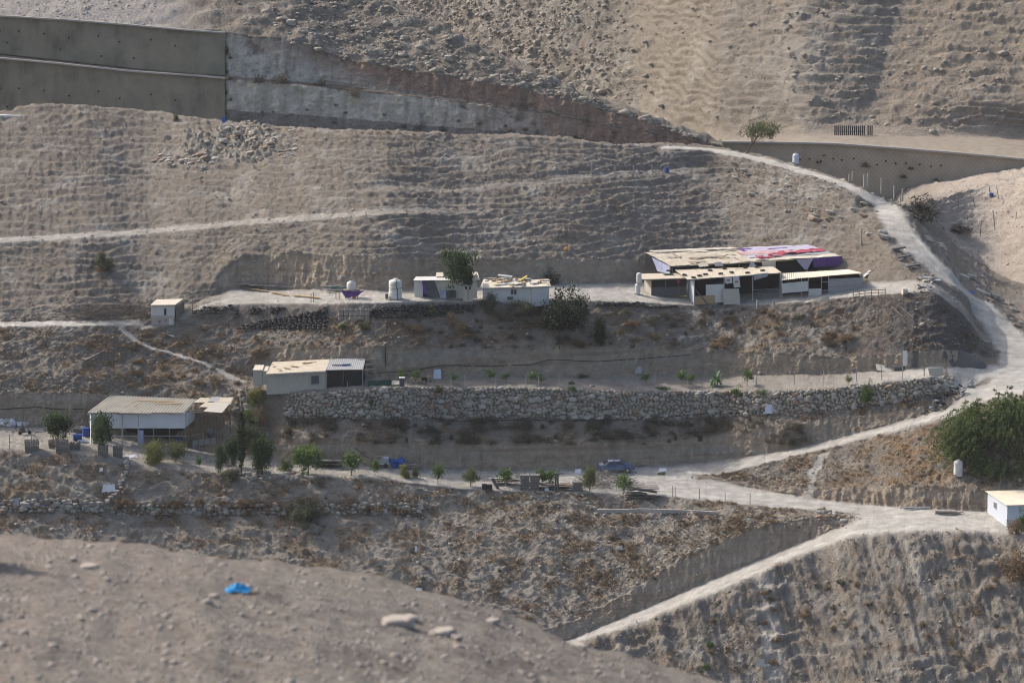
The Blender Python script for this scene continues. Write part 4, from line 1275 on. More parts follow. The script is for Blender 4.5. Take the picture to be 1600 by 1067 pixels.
for k in range(46):
    s, w = random.random(), random.random()
    p = A(758 + 66 * w, 449 - 12.5 * s, Yx + 5 * s) + Vector((0, 0, .1 + .12 * random.random()))
    mb = MB(); mb.box(p, (.35 + random.random() * .9, .2 + random.random() * .5, .05 + .15 * random.random()), Matrix.Rotation(random.random() * 3, 3, 'Z') @ Matrix.Rotation((random.random() - .5) * .6, 3, 'X'))
    part(t, 'roof_scrap', mb, M[random.choice(['yellow', 'ply', 'grey', 'white', 'greywood', 'darkgrey', 'wood'])])
for u0, v0, u1, v1, m in ((778, 431.5, 800, 434, 'white'), (808, 446, 822, 434, 'yellow'), (812, 440, 824, 433, 'yellow'), (785, 443, 800, 438, 'darkgrey')):
    mb = MB(); a, b = A(u0, v0, Yx + 2.5), A(u1, v1, Yx + 3.5); mb.slab([a, b, b + Vector((0, .5, .1)), a + Vector((0, .5, .1))], -.1); part(t, 'roof_board', mb, M[m])
t = thing('white_outhouse', A(845, 478, Yx - .3), 'low white outhouse between the white house and the dark fig', 'outhouse')
mb = MB(); mb.slab([A(831, 479, Yx - .3), A(858, 478, Yx + .3), A(858, 449, Yx + .3), A(831, 450, Yx - .3)], 3.5); part(t, 'walls', mb, M['white'])
mb = MB(); mb.slab([A(829.8, 449.5, Yx - .5), A(861, 448, Yx + .1), A(857, 437, Yx + 4), A(829, 438.5, Yx + 4)], -.1); part(t, 'roof', mb, M['cream'])
for k in range(6):
    mb = MB(); p = A(834 + 4.5 * k, 445 - random.random() * 5, Yx + 1 + random.random() * 2) + Vector((0, 0, .15)); mb.box(p, (.6, .4, .15), Matrix.Rotation(random.random() * 3, 3, 'Z')); part(t, 'roof_scrap', mb, M[random.choice(['ply', 'white', 'grey'])])

# --- big shed complex on the upper terrace
Ym = gp(1090, 477.5).y
Yr = gp(1225, 468).y
Yp = gp(1020, 462).y
print('SHED', Ym, Yr, Yp)
t = thing('tarpaulin_roofed_shed', A(1160, 425, Ym + 7), 'long shed roofed half with tan tarpaulin and half with purple and red cloth', 'shed')
FL, FR, BR, BL = A(1049, 416, Ym + 6.5), A(1315, 400.5, Ym + 10.5), A(1262, 382.5, Ym + 16.5), A(1007, 394, Ym + 12)
def RQ(w, s):
    return FL.lerp(FR, w).lerp(BL.lerp(BR, w), s)
def rquad(w0, w1, s0, s1, up=0.0):
    z = Vector((0, 0, up)); return [RQ(w0, s0) + z, RQ(w1, s0) + z, RQ(w1, s1) + z, RQ(w0, s1) + z]
for k in range(4):
    mb = MB(); mb.cloth(rquad(.14 * k, .14 * k + .15, 0, 1, .015 * (k % 2)), 9, 14, .13, 1 + k, rag=.03); part(t, 'tan_tarpaulin', mb, M['tan'])
for k in range(9):
    w = .05 + .055 * k + random.random() * .02; s = random.random() * .8; mb = MB(); mb.cloth(rquad(w, w + .06 + .08 * random.random(), s, s + .03 + .05 * random.random(), .13), 6, 2, .08, k, rag=.3); part(t, 'roof_batten', mb, M[random.choice(['wood', 'greywood', 'cream', 'tan'])])
mb = MB(); mb.cloth(rquad(.03, .54, .9, 1.03, .12), 22, 3, .08, 4, rag=.2); part(t, 'tan_tarpaulin', mb, M['cream'])
for (w0, w1, s0, s1, m, nm) in ((.5, 1, 0, .22, 'cream', 'cream_sheet'), (.55, 1, .66, 1, 'lilac', 'lilac_cloth'), (.5, 1, .2, .45, 'grey', 'grey_cloth'), (.5, .82, .44, .68, 'pink', 'pink_cloth'), (.8, .98, .42, .68, 'beige', 'grey_cloth'),
                                (.68, .8, .3, .5, 'coral', 'coral_cloth'), (.56, .72, .5, .62, 'lilac', 'lilac_cloth'), (.5, .66, .22, .36, 'lilac', 'lilac_cloth'), (.56, .66, .86, .92, 'purple', 'purple_cloth'), (.72, .86, .78, .84, 'purple', 'purple_cloth'),
                                (.55, .58, .72, .99, 'purple', 'purple_cloth'), (.9, .995, .5, .98, 'lilac', 'lilac_cloth'), (.6, .95, .93, .97, 'white', 'white_cloth')):
    mb = MB(); mb.cloth(rquad(w0, w1, s0, s1, .03 + .05 * random.random()), 14, 4, .09, w0 * 9 + s0, rag=.12); part(t, nm, mb, M[m])
mb = MB()
pts = [RQ(.53, .06), RQ(.62, .14), RQ(.7, .24), RQ(.73, .32), RQ(.8, .3), RQ(.9, .34), RQ(.985, .38)]
for a, b in zip(pts[:-1], pts[1:]):
    d = Vector((-.6, 1.5, .3)); mb.cloth([a + Vector((0, 0, .2)), b + Vector((0, 0, .2)), b + d, a + d], 5, 3, .2, a.x)
part(t, 'red_cloth', mb, M['red'])
mb = MB(); mb.cloth([A(1271, 418, Ym + 9.8), A(1314.5, 415, Ym + 10.5), A(1315.5, 400, Ym + 10.4), A(1270, 404, Ym + 9.8)], 12, 5, .12, 11); mb.cloth([A(1314.5, 415, Ym + 10.5), A(1311, 414, Ym + 12.5), A(1309, 398.5, Ym + 12.5), A(1315.5, 400, Ym + 10.4)], 4, 4, .06, 2)
part(t, 'purple_drape', mb, M['purple'])
mb = MB(); mb.cloth([A(1257, 421, Ym + 9.5), A(1262, 421, Ym + 9.5), A(1271, 404, Ym + 9.6), A(1243, 405, Ym + 9.2)], 6, 5, .12, 12); part(t, 'lilac_drape', mb, M['lilac'])
mb = MB(); mb.slab([A(1191, 422, Ym + 8.3), A(1212, 421, Ym + 8.6), A(1212, 407.5, Ym + 8.6), A(1191, 409, Ym + 8.3)], .06); part(t, 'wall_panel', mb, M['cream'])
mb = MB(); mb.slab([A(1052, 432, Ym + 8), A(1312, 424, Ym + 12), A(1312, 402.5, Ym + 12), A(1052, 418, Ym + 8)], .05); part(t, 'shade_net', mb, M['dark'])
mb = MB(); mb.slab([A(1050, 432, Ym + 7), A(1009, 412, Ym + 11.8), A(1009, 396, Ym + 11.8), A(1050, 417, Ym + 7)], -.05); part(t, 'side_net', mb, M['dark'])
mb = MB(); mb.cloth([A(1047, 428, Ym + 6.2), A(1027, 424, Ym + 8.4), A(1018.5, 402, Ym + 9.9), A(1046, 416, Ym + 6.8)], 8, 6, .1, 14); part(t, 'patterned_curtain', mb, M['pattern'])
for w in (0, .2, .4, .6, .8, 1):
    mb = MB(); p = RQ(w, .02); mb.tube(p, drop(p.x, p.y) - Vector((0, 0, .3)), .08); part(t, 'post', mb, M['wood'])
for q, m in (((1093, 417, 1108, 415.5, 1104, 411.5, 1090, 412.5), 'cream'), ((1118, 416, 1130.5, 415.5, 1127, 409, 1115.5, 410), 'grey'), ((1141, 411.5, 1156, 410, 1152, 407.5, 1140, 408.5), 'cream'), ((1170, 417, 1182, 416, 1176, 408.5, 1173, 409), 'grey')):
    mb = MB(); mb.slab([A(q[0], q[1], Ym + 6.6), A(q[2], q[3], Ym + 6.8), A(q[4], q[5], Ym + 7.3), A(q[6], q[7], Ym + 7.1)], .04); part(t, 'eaves_board', mb, M[m])

t = thing('open_front_shed', A(1150, 474, Ym), 'tall open front shed with tyres on its roof and pale boards across the front', 'shed')
TL, TR, TBR, TBL = A(1074, 437, Ym - .2), A(1222, 426, Ym + 1.4), A(1208, 416.5, Ym + 8), A(1054, 421.5, Ym + 6.5)
for k in range(5):
    a, b = k / 5, (k + 1) / 5
    mb = MB(); z = Vector((0, 0, .01 * (k % 2))); mb.cloth([TL.lerp(TR, a) + z, TL.lerp(TR, b) + z, TBL.lerp(TBR, b) + z, TBL.lerp(TBR, a) + z], 8, 6, .05, k, rag=.03); part(t, 'roof_sheet', mb, M['tan'])
mb = MB(); mb.slab([A(1074, 438.6, Ym - .25), A(1222, 427.6, Ym + 1.35), A(1222, 426.2, Ym + 1.35), A(1074, 437, Ym - .25)], .08); part(t, 'eaves_beam', mb, M['greywood'])
mb = MB(); mb.slab([A(1085, 476.5, Ym), A(1074, 461, Ym + 4.2), A(1074, 436, Ym + 4.2), A(1085, 437.5, Ym)], -.06); part(t, 'end_wall', mb, M['bluewhite'])
mb = MB(); mb.slab([A(1078, 466, Ym + 5.5), A(1218, 455, Ym + 7), A(1218, 424, Ym + 7), A(1078, 432, Ym + 5.5)], .05); part(t, 'back_wall', mb, M['dark'])  # interior shade painted as a near-black back
for u, vt, vb, y in ((1085, 437, 476.5, 0), (1131.5, 433, 473.5, .5), (1176, 430, 471, .95), (1219, 427, 469, 1.4)):
    mb = MB(); mb.tube(A(u, vb, Ym + y), A(u, vt, Ym + y), .08); part(t, 'post', mb, M['steel'])
Ymf = lambda u: Ym + (u - 1085) * 1.4 / 134 - .12
for nm, q, m in (('front_board', (1103, 473.5, 1130.6, 472.5, 1130.6, 443.8, 1103, 445), 'white'), ('plywood_board', (1086, 476.5, 1117, 474, 1117, 461, 1086, 463), 'ply'), ('leaning_board', (1131, 476, 1157, 475, 1154.5, 451, 1128.5, 451.5), 'beige'),
                 ('hanging_board', (1134, 443.5, 1144.5, 442.5, 1143, 432.3, 1132, 433), 'white'), ('hanging_board', (1147, 449.5, 1157, 448.5, 1154.5, 431, 1144.5, 431.7), 'white')):
    mb = MB(); y = .25 if nm == 'leaning_board' else .06 * (m == 'ply'); ybs = [.3 if nm == 'leaning_board' else 0] * 2 + [0, 0]
    pts = [A(q[2 * i], q[2 * i + 1], Ymf(q[2 * i]) - y - ybs[i]) for i in range(4)]
    mb.slab(pts, .05); o = part(t, nm, mb, M[m])
    if nm == 'hanging_board':
        c = (pts[0] + pts[1] + pts[2] + pts[3]) / 4; mb = MB(); mb.blob(c + Vector((0, -.05, 0)), (.2, .02, .13), 3, .4, 1); part(o, 'red_mark', mb, M['coral'])
for v in (450.5, 466):
    mb = MB(); mb.tube(A(1176, v + 3, Ym + 1), A(1219, v, Ym + 1.4), .04, .04, 5); part(t, 'rail', mb, M['steel'])
mb = MB(); mb.tube(A(1087, 453, Ym - .3), A(1108, 478, Ym - 1.2), .08, .08, 6); part(t, 'leaning_plank', mb, M['darkgrey'])
mb = MB(); mb.cloth([A(1178, 438, Ymf(1178) - .2), A(1199, 432, Ymf(1199) - .2), A(1201, 426.5, Ymf(1201)), A(1178, 428.5, Ymf(1178))], 6, 3, .1, 3); part(t, 'torn_cloth', mb, M['grey'])
mb = MB(); mb.blob(gp(1113, 476) + Vector((0, 0, .2)), (.7, .4, .35), 4, .4, 1); solo('plastic_bag', mb, M['white'], gp(1113, 476), 'crumpled white plastic sheet on the ground below the plywood board', 'bag')

t = thing('low_pen', A(1045, 461, Yp), 'low flat roofed pen with dark net over a grey panel, left of the tall shed', 'pen')
mb = MB(); mb.cloth([A(1002.5, 437, Yp - .3), A(1073, 434.5, Yp - .3), A(1066, 426.5, Yp + 4), A(1000, 428, Yp + 4)], 14, 5, .05, 2)
mb.slab([A(1002.5, 437.8, Yp - .3), A(1073, 435.5, Yp - .3), A(1066, 427.4, Yp + 4), A(1000, 428.8, Yp + 4)], -.1); part(t, 'roof', mb, M['tan'])
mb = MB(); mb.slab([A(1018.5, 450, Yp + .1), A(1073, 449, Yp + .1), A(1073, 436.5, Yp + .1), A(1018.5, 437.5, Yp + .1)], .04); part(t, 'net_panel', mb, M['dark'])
mb = MB(); mb.slab([A(1018.5, 463, Yp), A(1073, 462, Yp), A(1073, 448, Yp), A(1018.5, 449, Yp)], .06); part(t, 'lower_panel', mb, M['darkgrey'])
mb = MB(); mb.slab([A(1018.3, 463, Yp), A(1007, 455, Yp + 3), A(1007, 438, Yp + 3), A(1018.3, 438.5, Yp)], -.05); part(t, 'side_panel', mb, M['beige'])
for u in (1018, 1040, 1060):
    mb = MB(); mb.tube(A(u, 463, Yp - .05), A(u, 437, Yp - .05), .05); part(t, 'post', mb, M['wood'])
mb = MB(); p = A(1060.5, 439, Yp - .12); mb.lathe(p, [(.22, -.25), (.26, 0), (.2, .25)], 10); part(t, 'red_bucket', mb, M['red'])
mb = MB(); p = A(1044, 429.5, Yp + 2.5) + Vector((0, 0, .1)); mb.box(p, (1.2, .8, .06), Matrix.Rotation(.3, 3, 'Z')); part(t, 'green_sheet', mb, M['green'])

t = thing('metal_sided_shed', A(1284, 463, Yr), 'low corrugated metal shed right of the tall open shed', 'shed')
sheet_roof(t, [A(1221.5, 438, Yr - .2), A(1346.5, 426.5, Yr + 1.4), A(1327, 421.4, Yr + 7), A(1223, 427.3, Yr + 6)], 6, 6, M['cream'], .05, .3)
Yrf = lambda u: Yr + (u - 1222) * 1.5 / 124
for nm, q, m in (('white_sheet', (1222, 458.3, 1262.7, 455, 1262.7, 439, 1222, 443), 'white'), ('white_sheet', (1263.5, 464.5, 1283.5, 463.5, 1283.5, 450.5, 1263.5, 451.5), 'white'), ('grey_sheet', (1295, 448, 1347, 446.5, 1347, 433.5, 1295, 436), 'grey'), ('grey_sheet', (1295, 462, 1347, 459.5, 1347, 446.7, 1295, 448.2), 'grey')):
    q = [A(q[2 * i], q[2 * i + 1], Yrf(q[2 * i]) - .05) for i in range(4)]
    mb = MB(); mb.corr([q[0], q[3], q[2], q[1]], 5, .04); part(t, nm, mb, M[m])
mb = MB(); mb.slab([A(1222, 468, Yr + 2.5), A(1345, 460, Yr + 4), A(1345, 428, Yr + 4), A(1222, 435, Yr + 2.5)], .04); part(t, 'back_shade_sheet', mb, M['dark'])  # near-black sheet paints the shade at the back of the shed
mb = MB(); mb.slab([A(1347, 461, Yrf(1347)), A(1340, 452, Yr + 6), A(1340, 424, Yr + 6), A(1347, 427.5, Yrf(1347))], -.05); part(t, 'end_wall', mb, M['grey'])
for u in (1222, 1252.5, 1263, 1283.5, 1294.5, 1346.5):
    mb = MB(); mb.tube(A(u, 467.5 - (u - 1222) * .06, Yrf(u) + .05), A(u, 437 - (u - 1222) * .085, Yrf(u) + .05), .05); part(t, 'post', mb, M['steel'])
mb = MB(); mb.tube(A(1283, 454, Yrf(1283)), A(1295, 453, Yrf(1295)), .04); mb.tube(A(1283, 441, Yrf(1283)), A(1295, 440, Yrf(1295)), .04); part(t, 'rail', mb, M['steel'])
for k in range(5):
    p = gp(1350 + 2 * k, 436 - 2 * k); mb = MB(); a = p + Vector((0, 0, .3)); mb.slab([a, a + Vector((1.6, .5, .6)), a + Vector((1.5, .9, .7)), a + Vector((-.1, .4, .1))], .03)
    solo('loose_roof_sheet', mb, M['white'], p, 'bent white roof sheet piled at the right end of the low metal shed', 'roof sheet', 'bent roof sheets by the low metal shed')

# --- pale house at the right edge
Yz = gp(1574, 823).y
t = thing('pale_blue_house', A(1574, 822, Yz), 'small pale blue house with ribbed cream roof under the big feathery tree', 'house')
ca, cb, cc = A(1574, 790, Yz), A(1543.5, 769, Yz + 6.8), A(1660, 788, Yz + 1.2)
cd = cb + (cc - ca)
hgt = (822 - 790) / ppm(Yz)
def down(p, h=hgt + .25):
    return p - Vector((0, 0, h))
q = [down(cb), down(ca), ca, cb]
mb = MB(); mb.corr(q, 18, .02); part(t, 'side_wall', mb, M['bluewhite'])
mb = MB(); mb.corr([down(ca), down(cc), cc, ca], 16, .02); part(t, 'front_wall', mb, M['bluewhite'])
mb = MB(); mb.slab([down(cc), down(cd), cd, cc], .06); mb.slab([down(cd), down(cb), cb, cd], .06); part(t, 'rear_walls', mb, M['bluewhite'])
e = Vector((0, 0, .1)); o1 = (ca - cb).normalized() * .25; o2 = (cc - ca).normalized() * .25
sheet_roof(t, [cb - o1 - o2 + e, ca + o1 - o2 + e, cc + o1 + e, cd - o1 + e][1:2] + [cc + o1 + e, cd - o1 + e, cb - o1 - o2 + e], 6, 5, M['cream'], .05, .05)
wv = (cb - ca)
w0, w1 = ca + wv * .52, ca + wv * .66
nn = Vector((wv.y, -wv.x, 0)).normalized()
nn = nn if nn.x < 0 else -nn
q = [w1 + nn * .08 - Vector((0, 0, 1.25)), w0 + nn * .08 - Vector((0, 0, 1.25)), w0 + nn * .08 - Vector((0, 0, .45)), w1 + nn * .08 - Vector((0, 0, .45))]
mb = MB(); mb.slab(q, .08); f = part(t, 'window', mb, M['white'])
for k in (0, 1):
    a, b = q[0].lerp(q[1], .08 + .46 * k), q[0].lerp(q[1], .46 + .46 * k)
    c, d = q[3].lerp(q[2], .46 + .46 * k), q[3].lerp(q[2], .08 + .46 * k)
    mb = MB(); z = Vector((0, 0, .07)); mb.slab([a + nn * .03 + z, b + nn * .03 + z, c + nn * .03 - z, d + nn * .03 - z], .02); part(f, 'pane', mb, M['lightglass'])

# ================================================================== tanks, car, machines
def tank(u, vb, vt, wpx, label, ob=None, ribs=4, m='white'):
    p = gp(u, vb, ob)
    k = ppm(p.y)
    r, h = wpx / 2 / k, (vb - vt) / k
    t = thing('water_tank', p, label, 'water tank')
    prof = [(r * .97, 0)]
    for i in range(ribs):
        z = h * .86 * i / ribs
        dz = h * .86 / ribs
        prof += [(r, z + dz * .1), (r, z + dz * .8), (r * .965, z + dz * .9)]
    prof += [(r * .9, h * .9), (r * .45, h * .955)]
    mb = MB(); mb.lathe(p, prof, 24); part(t, 'tank_body', mb, M[m], True)
    mb = MB(); mb.lathe(p + Vector((0, 0, h * .95)), [(r * .34, 0), (r * .34, h * .05), (r * .1, h * .06)], 14); part(t, 'lid', mb, M[m])
    mb = MB(); mb.tube(p + Vector((-r * .6, -r, h * .12)), p + Vector((-r * 1.3, -r, h * .1)), .06); part(t, 'outlet_pipe', mb, M['darkgrey'])
    return t


t = tank(618, 466.5, 434.5, 21, 'large white water tank standing alone between purple stand and white cabin')
mb = MB(); p = t.location; r = 10.5 / ppm(p.y)
mb.path([Vector(p) + Vector((r * .2, -r * 1.01, 2.5)), Vector(p) + Vector((r * .1, -r * 1.03, 1.7)), Vector(p) + Vector((r * .35, -r * .98, 1.2)), Vector(p) + Vector((r * .3, -r * 1.0, 0))], .04); part(t, 'hose', mb, M['dark'])
mb = MB(); mb.lathe(Vector(p) + Vector((0, 0, 1.35)), [(r * 1.01, 0), (r * 1.01, .06)], 24); part(t, 'strap', mb, M['darkgrey'])
mb = MB(); mb.box(Vector(p) + Vector((-r - .25, -.4, .35)), (.35, .35, .6)); part(t, 'pump', mb, M['darkgrey'])
tank(1497, 743.5, 717, 14.5, 'white ribbed water tank on the slope in front of the big feathery tree', ribs=5)
tank(1243, 256, 239.5, 9.5, 'bluish white tank against the brown netted retaining wall', ribs=3, m='bluewhite')
t = tank(996.5, 460, 442, 8.5, 'lower white drum of the stacked pair beside the low pen', ribs=3)
p = Vector(t.location); h = 18 / ppm(p.y)
t2 = thing('water_tank', p + Vector((0, 0, h)), 'upper white drum of the stacked pair beside the low pen', 'water tank')
mb = MB(); r = 4.2 / ppm(p.y); mb.lathe(p + Vector((.15, 0, h * 1.0)), [(r, 0), (r, .35), (r * .95, .4), (r, .45), (r, .8), (r * .95, .85), (r, .9), (r * .9, 1.25), (r * .4, 1.35)], 20); part(t2, 'tank_body', mb, M['white'], True)
# small tank on a cloth covered stand
p = gp(549, 466); k = ppm(p.y)
t = thing('tank_stand', p, 'stand wrapped in torn purple cloth that carries a small white tank', 'stand')
for dx in (-.9, .9):
    for dy in (0, .9):
        mb = MB(); q = drop(p.x + dx * .8, p.y + dy); mb.tube(q - Vector((0, 0, .1)), Vector((p.x + dx, p.y + dy, p.z + .95)), .04, .04, 5); part(t, 'leg', mb, M['rust'])
mb = MB(); mb.box(p + Vector((0, .45, .98)), (2.0, 1.1, .06)); part(t, 'platform', mb, M['wood'])
mb = MB(); mb.cloth([p + Vector((-.75, -.1, .05)), p + Vector((.7, -.1, .25)), p + Vector((1.5, -.05, .95)), p + Vector((-1.3, -.05, 1.0))], 10, 5, .12, 3, rag=.25); part(t, 'purple_cloth', mb, M['purple'])
mb = MB(); mb.blob(p + Vector((.35, -.1, .2)), (.3, .2, .15), 2, .3, 1); part(t, 'red_rag', mb, M['red'])
t = thing('water_tank', p + Vector((0, .45, 1.01)), 'small white water tank on the purple cloth stand', 'water tank')
mb = MB(); mb.lathe(p + Vector((0, .45, 1.01)), [(.55, 0), (.58, .1), (.58, .75), (.5, .95), (.25, 1.02), (.25, 1.1), (.08, 1.12)], 20); part(t, 'tank_body', mb, M['white'], True)
mb = MB(); mb.tube(p + Vector((0, .45, 2.1)), p + Vector((.1, .45, 2.5)), .05); mb.tube(p + Vector((.1, .45, 2.45)), p + Vector((-.9, .6, 2.3)), .04); part(t, 'pipe', mb, M['greywood'])

# blue car
pc = gp(962, 736.5)
t = thing('wrecked_car', pc, 'faded blue old saloon car with a dented pale roof parked against the cliff', 'car')
car = bpy.data.objects['wrecked_car']
yaw = R(8)


def cw(x, y, z):
    return pc + Matrix.Rotation(yaw, 3, 'Z') @ Vector((x, y, z))


def loftbody(sec, n=10):
    """Closed skin from sections (x, half width, z0, z1) with rounded shoulders."""
    mb = MB(); vs, fs = [], []
    for x, w, z0, z1 in sec:
        r = .16 * (z1 - z0) + .04
        prof = [(-w * .92, z0), (-w, z0 + r), (-w, z1 - r), (-w + r * 1.2, z1), (w - r * 1.2, z1), (w, z1 - r), (w, z0 + r), (w * .92, z0)]
        vs += [cw(x, y, z) for y, z in prof]
    m_ = 8
    for i in range(len(sec) - 1):
        fs += [(i * m_ + j, i * m_ + (j + 1) % m_, (i + 1) * m_ + (j + 1) % m_, (i + 1) * m_ + j) for j in range(m_)]
    fs += [tuple(range(m_ - 1, -1, -1)), tuple(range((len(sec) - 1) * m_, len(sec) * m_))]
    return mb.add(vs, fs)


mb = loftbody([(-2.1, .7, .42, .82), (-2.02, .8, .3, .95), (-1.3, .82, .25, .98), (-1.28, .82, .25, .96), (-.4, .83, .24, .94), (.7, .83, .24, .93), (.75, .82, .25, .92), (1.6, .8, .27, .86), (2.05, .74, .33, .78), (2.12, .65, .42, .68)])
body = part(t, 'body', mb, M['carblue'])
mb = MB(); cab = [(-1.5, .93), (-.85, 1.38), (.35, 1.4), (1.0, .93)]
vs = [cw(x, s * (.78 if z < 1 else .6), z) for x, z in cab for s in (-1, 1)]
mb.add(vs, [(0, 1, 3, 2), (2, 3, 5, 4), (4, 5, 7, 6), (0, 2, 4, 6), (1, 7, 5, 3)]); part(t, 'cabin_glass', mb, M['glass'])
mb = MB(); mb.cloth([cw(-.95, -.62, 1.39), cw(.45, -.62, 1.41), cw(.45, .62, 1.41), cw(-.95, .62, 1.39)], 6, 5, .05, 5); mb.slab([cw(-.95, -.62, 1.36), cw(.45, -.62, 1.38), cw(.45, .62, 1.38), cw(-.95, .62, 1.36)], .04); part(t, 'roof', mb, M['grey'], label='dented pale grey roof')
for s in (-1, 1):
    mb = MB()
    for (a, b) in (((-1.5, .93, .79), (-.88, 1.38, .61)), ((-.25, .93, .8), (-.22, 1.39, .62)), ((1.02, .93, .79), (.4, 1.4, .61)), ((-1.5, .94, .8), (1.0, .94, .8)), ((-.88, 1.38, .62), (.4, 1.4, .62))):
        mb.tube(cw(a[0], s * a[2], a[1]), cw(b[0], s * b[2], b[1]), .045, .045, 5)
    part(t, 'window_frame', mb, M['carblue'])
    for x0, x1 in ((-1.18, -.3), (-.26, .75)):
        mb = MB(); mb.slab([cw(x0, s * .845, .38), cw(x1, s * .845, .38), cw(x1, s * .84, .88), cw(x0, s * .84, .88)], .03 * s); d = part(t, 'door', mb, M['carblue'])
        mb = MB(); mb.box(cw(x0 + .12, s * .87, .78), (.16, .04, .04)); part(d, 'handle', mb, M['darkgrey'])
    for x in (-1.3, 1.32):
        c = cw(x, s * .74, .3)
        ax = Matrix.Rotation(yaw, 3, 'Z') @ Vector((0, s, 0))
        mb = MB(); mb.tube(c, c + ax * .16, .31, .31, 18); w = part(t, 'wheel', mb, M['rubber'])
        mb = MB(); mb.tube(c + ax * .15, c + ax * .18, .2, .17, 14); part(w, 'rim', mb, M['tan'])
    mb = MB(); mb.box(cw(-2.07, s * .62, .72), (.08, .26, .16), Matrix.Rotation(yaw, 3, 'Z')); part(t, 'tail_lamp', mb, M['tail'])
    mb = MB(); mb.box(cw(2.09, s * .5, .62), (.08, .22, .13), Matrix.Rotation(yaw, 3, 'Z')); part(t, 'headlight', mb, M['lightglass'])
mb = MB(); mb.slab([cw(-2.06, -.72, .99), cw(-1.5, -.74, 1.0), cw(-1.5, .74, 1.0), cw(-2.06, .72, .99)], -.04); part(t, 'boot_lid', mb, M['grey'])
mb = MB(); mb.slab([cw(.98, -.72, .945), cw(1.98, -.66, .84), cw(1.98, .66, .84), cw(.98, .72, .945)], -.03); part(t, 'bonnet', mb, M['carblue'])
for x in (-2.13, 2.13):
    mb = MB(); mb.box(cw(x, 0, .42), (.1, 1.5, .16), Matrix.Rotation(yaw, 3, 'Z')); part(t, 'bumper', mb, M['darkgrey'])
mb = MB(); mb.slab([cw(-.02, -.865, .5), cw(.12, -.865, .5), cw(.12, -.865, .72), cw(-.02, -.865, .72)], .02); part(t, 'door_patch', mb, M['grey'])

# small scooter on the lower yard
p = gp(39, 679)
t = thing('scooter', p, 'small dark motor scooter parked alone on the lower yard', 'scooter')
def sc(x, z, y=0):
    return p + Vector((x, y + x * .3, z))
for x in (-.55, .55):
    mb = MB(); c = sc(x, .24); mb.tube(c + Vector((0, -.06, 0)), c + Vector((0, .06, 0)), .24, .24, 12); part(t, 'wheel', mb, M['rubber'])
mb = MB(); mb.blob(sc(-.35, .5), (.45, .18, .24), 2, .1, 1); mb.box(sc(.05, .3), (.6, .25, .08)); part(t, 'body', mb, M['darkgrey'])
mb = MB(); mb.blob(sc(-.3, .75), (.4, .15, .09), 3, .1, 1); part(t, 'seat', mb, M['dark'])
mb = MB(); mb.tube(sc(.55, .24), sc(.42, 1.0), .05, .04); mb.slab([sc(.36, .3, -.15), sc(.36, .3, .15), sc(.46, .9, .15), sc(.46, .9, -.15)], .06); part(t, 'fork', mb, M['grey'])
mb = MB(); mb.tube(sc(.42, 1.0, -.32), sc(.42, 1.0, .32), .03); part(t, 'handlebar', mb, M['dark'])

# ================================================================== planters on the lower yard
def planter(u, vb, wpx, hpx, label, skew=.15, ruin=0.0):
    p = gp(u, vb); k = ppm(p.y); w, h = wpx / k, hpx / k
    d = w * .75
    t = thing('woven_planter', p, label, 'planter')
    Mx = Matrix.Rotation(skew, 3, 'Z')
    cs = [Vector((-w / 2, 0, 0)), Vector((w / 2, 0, 0)), Vector((w / 2, d, 0)), Vector((-w / 2, d, 0))]
    for s in range(4):
        a, b = cs[s], cs[(s + 1) % 4]
        mb = MB(); n = 9 if s % 2 == 0 else 7
        for i in range(n):
            f0, f1 = i / n, (i + .8) / n
            zt = h * (1 - ruin * random.random()) * (1 + .05 * random.random())
            q0, q1 = a.lerp(b, f0), a.lerp(b, f1)
            l = .06 * (random.random() - .5)
            mb.slab([p + Mx @ q0 - Vector((0, 0, .1)), p + Mx @ q1 - Vector((0, 0, .1)), p + Mx @ (q1 * 1.08) + Vector((l, 0, zt)), p + Mx @ (q0 * 1.08) + Vector((l, 0, zt))], .04)
        part(t, 'slatted_side', mb, M['greywood'])
        mb = MB()
        for z in (.3, .75):
            mb.tube(p + Mx @ (a * 1.07) + Vector((0, -.03, h * z)), p + Mx @ (b * 1.07) + Vector((0, -.03, h * z)), .035, .035, 4)
        part(t, 'binding_rail', mb, M['wood'])
    mb = MB(); mb.box(p + Mx @ Vector((0, d / 2, h * .3)), (w * .9, d * .9, h * .5), Mx); part(t, 'soil', mb, M['soil'])
    return t


planter(50, 706, 21, 17, 'woven stake planter standing apart at the far end of the lower yard')
planter(97, 707, 19, 18, 'woven stake planter with bushy tree behind it, front one of two')
planter(84, 700, 15, 12, 'woven stake planter half hidden behind the front planter under the bushy tree')
planter(115, 703, 13, 13, 'broken stake planter collapsing beside the bushy tree', -.3, .5)
planter(160, 714, 14, 18, 'tall narrow stake planter under the loose dark tree by the shed', -.1)
planter(184, 715, 14, 17, 'square stake planter nearest to the white litter on the yard edge', .05)


def drum(u, v, r, h, m, label, lying=False):
    p = gp(u, v)
    mb = MB()
    if lying:
        mb.tube(p + Vector((-h / 2, 0, r)), p + Vector((h / 2, .2, r)), r, r, 14)
    else:
        mb.lathe(p, [(r, 0), (r, h * .3), (r * 1.04, h * .33), (r, h * .36), (r, h * .64), (r * 1.04, h * .67), (r, h * .7), (r, h), (r * .5, h * 1.02)], 16)
    return solo('plastic_drum', mb, M[m], p, label, 'drum')


drum(134, 681, .42, 1.0, 'blue', 'upright blue plastic drum beside the shed corner')
drum(121, 688, .4, 1.0, 'blue', 'blue plastic drum lying on its side on the yard', True)
drum(280, 692, .35, .7, 'blue', 'blue drum in the shade under the striped shed')
drum(1042, 270, .3, .75, 'blue', 'blue drum at the end of the post row on the upper hill')
drum(1549, 307, .3, .5, 'blue', 'dark blue drum on the pale mound')

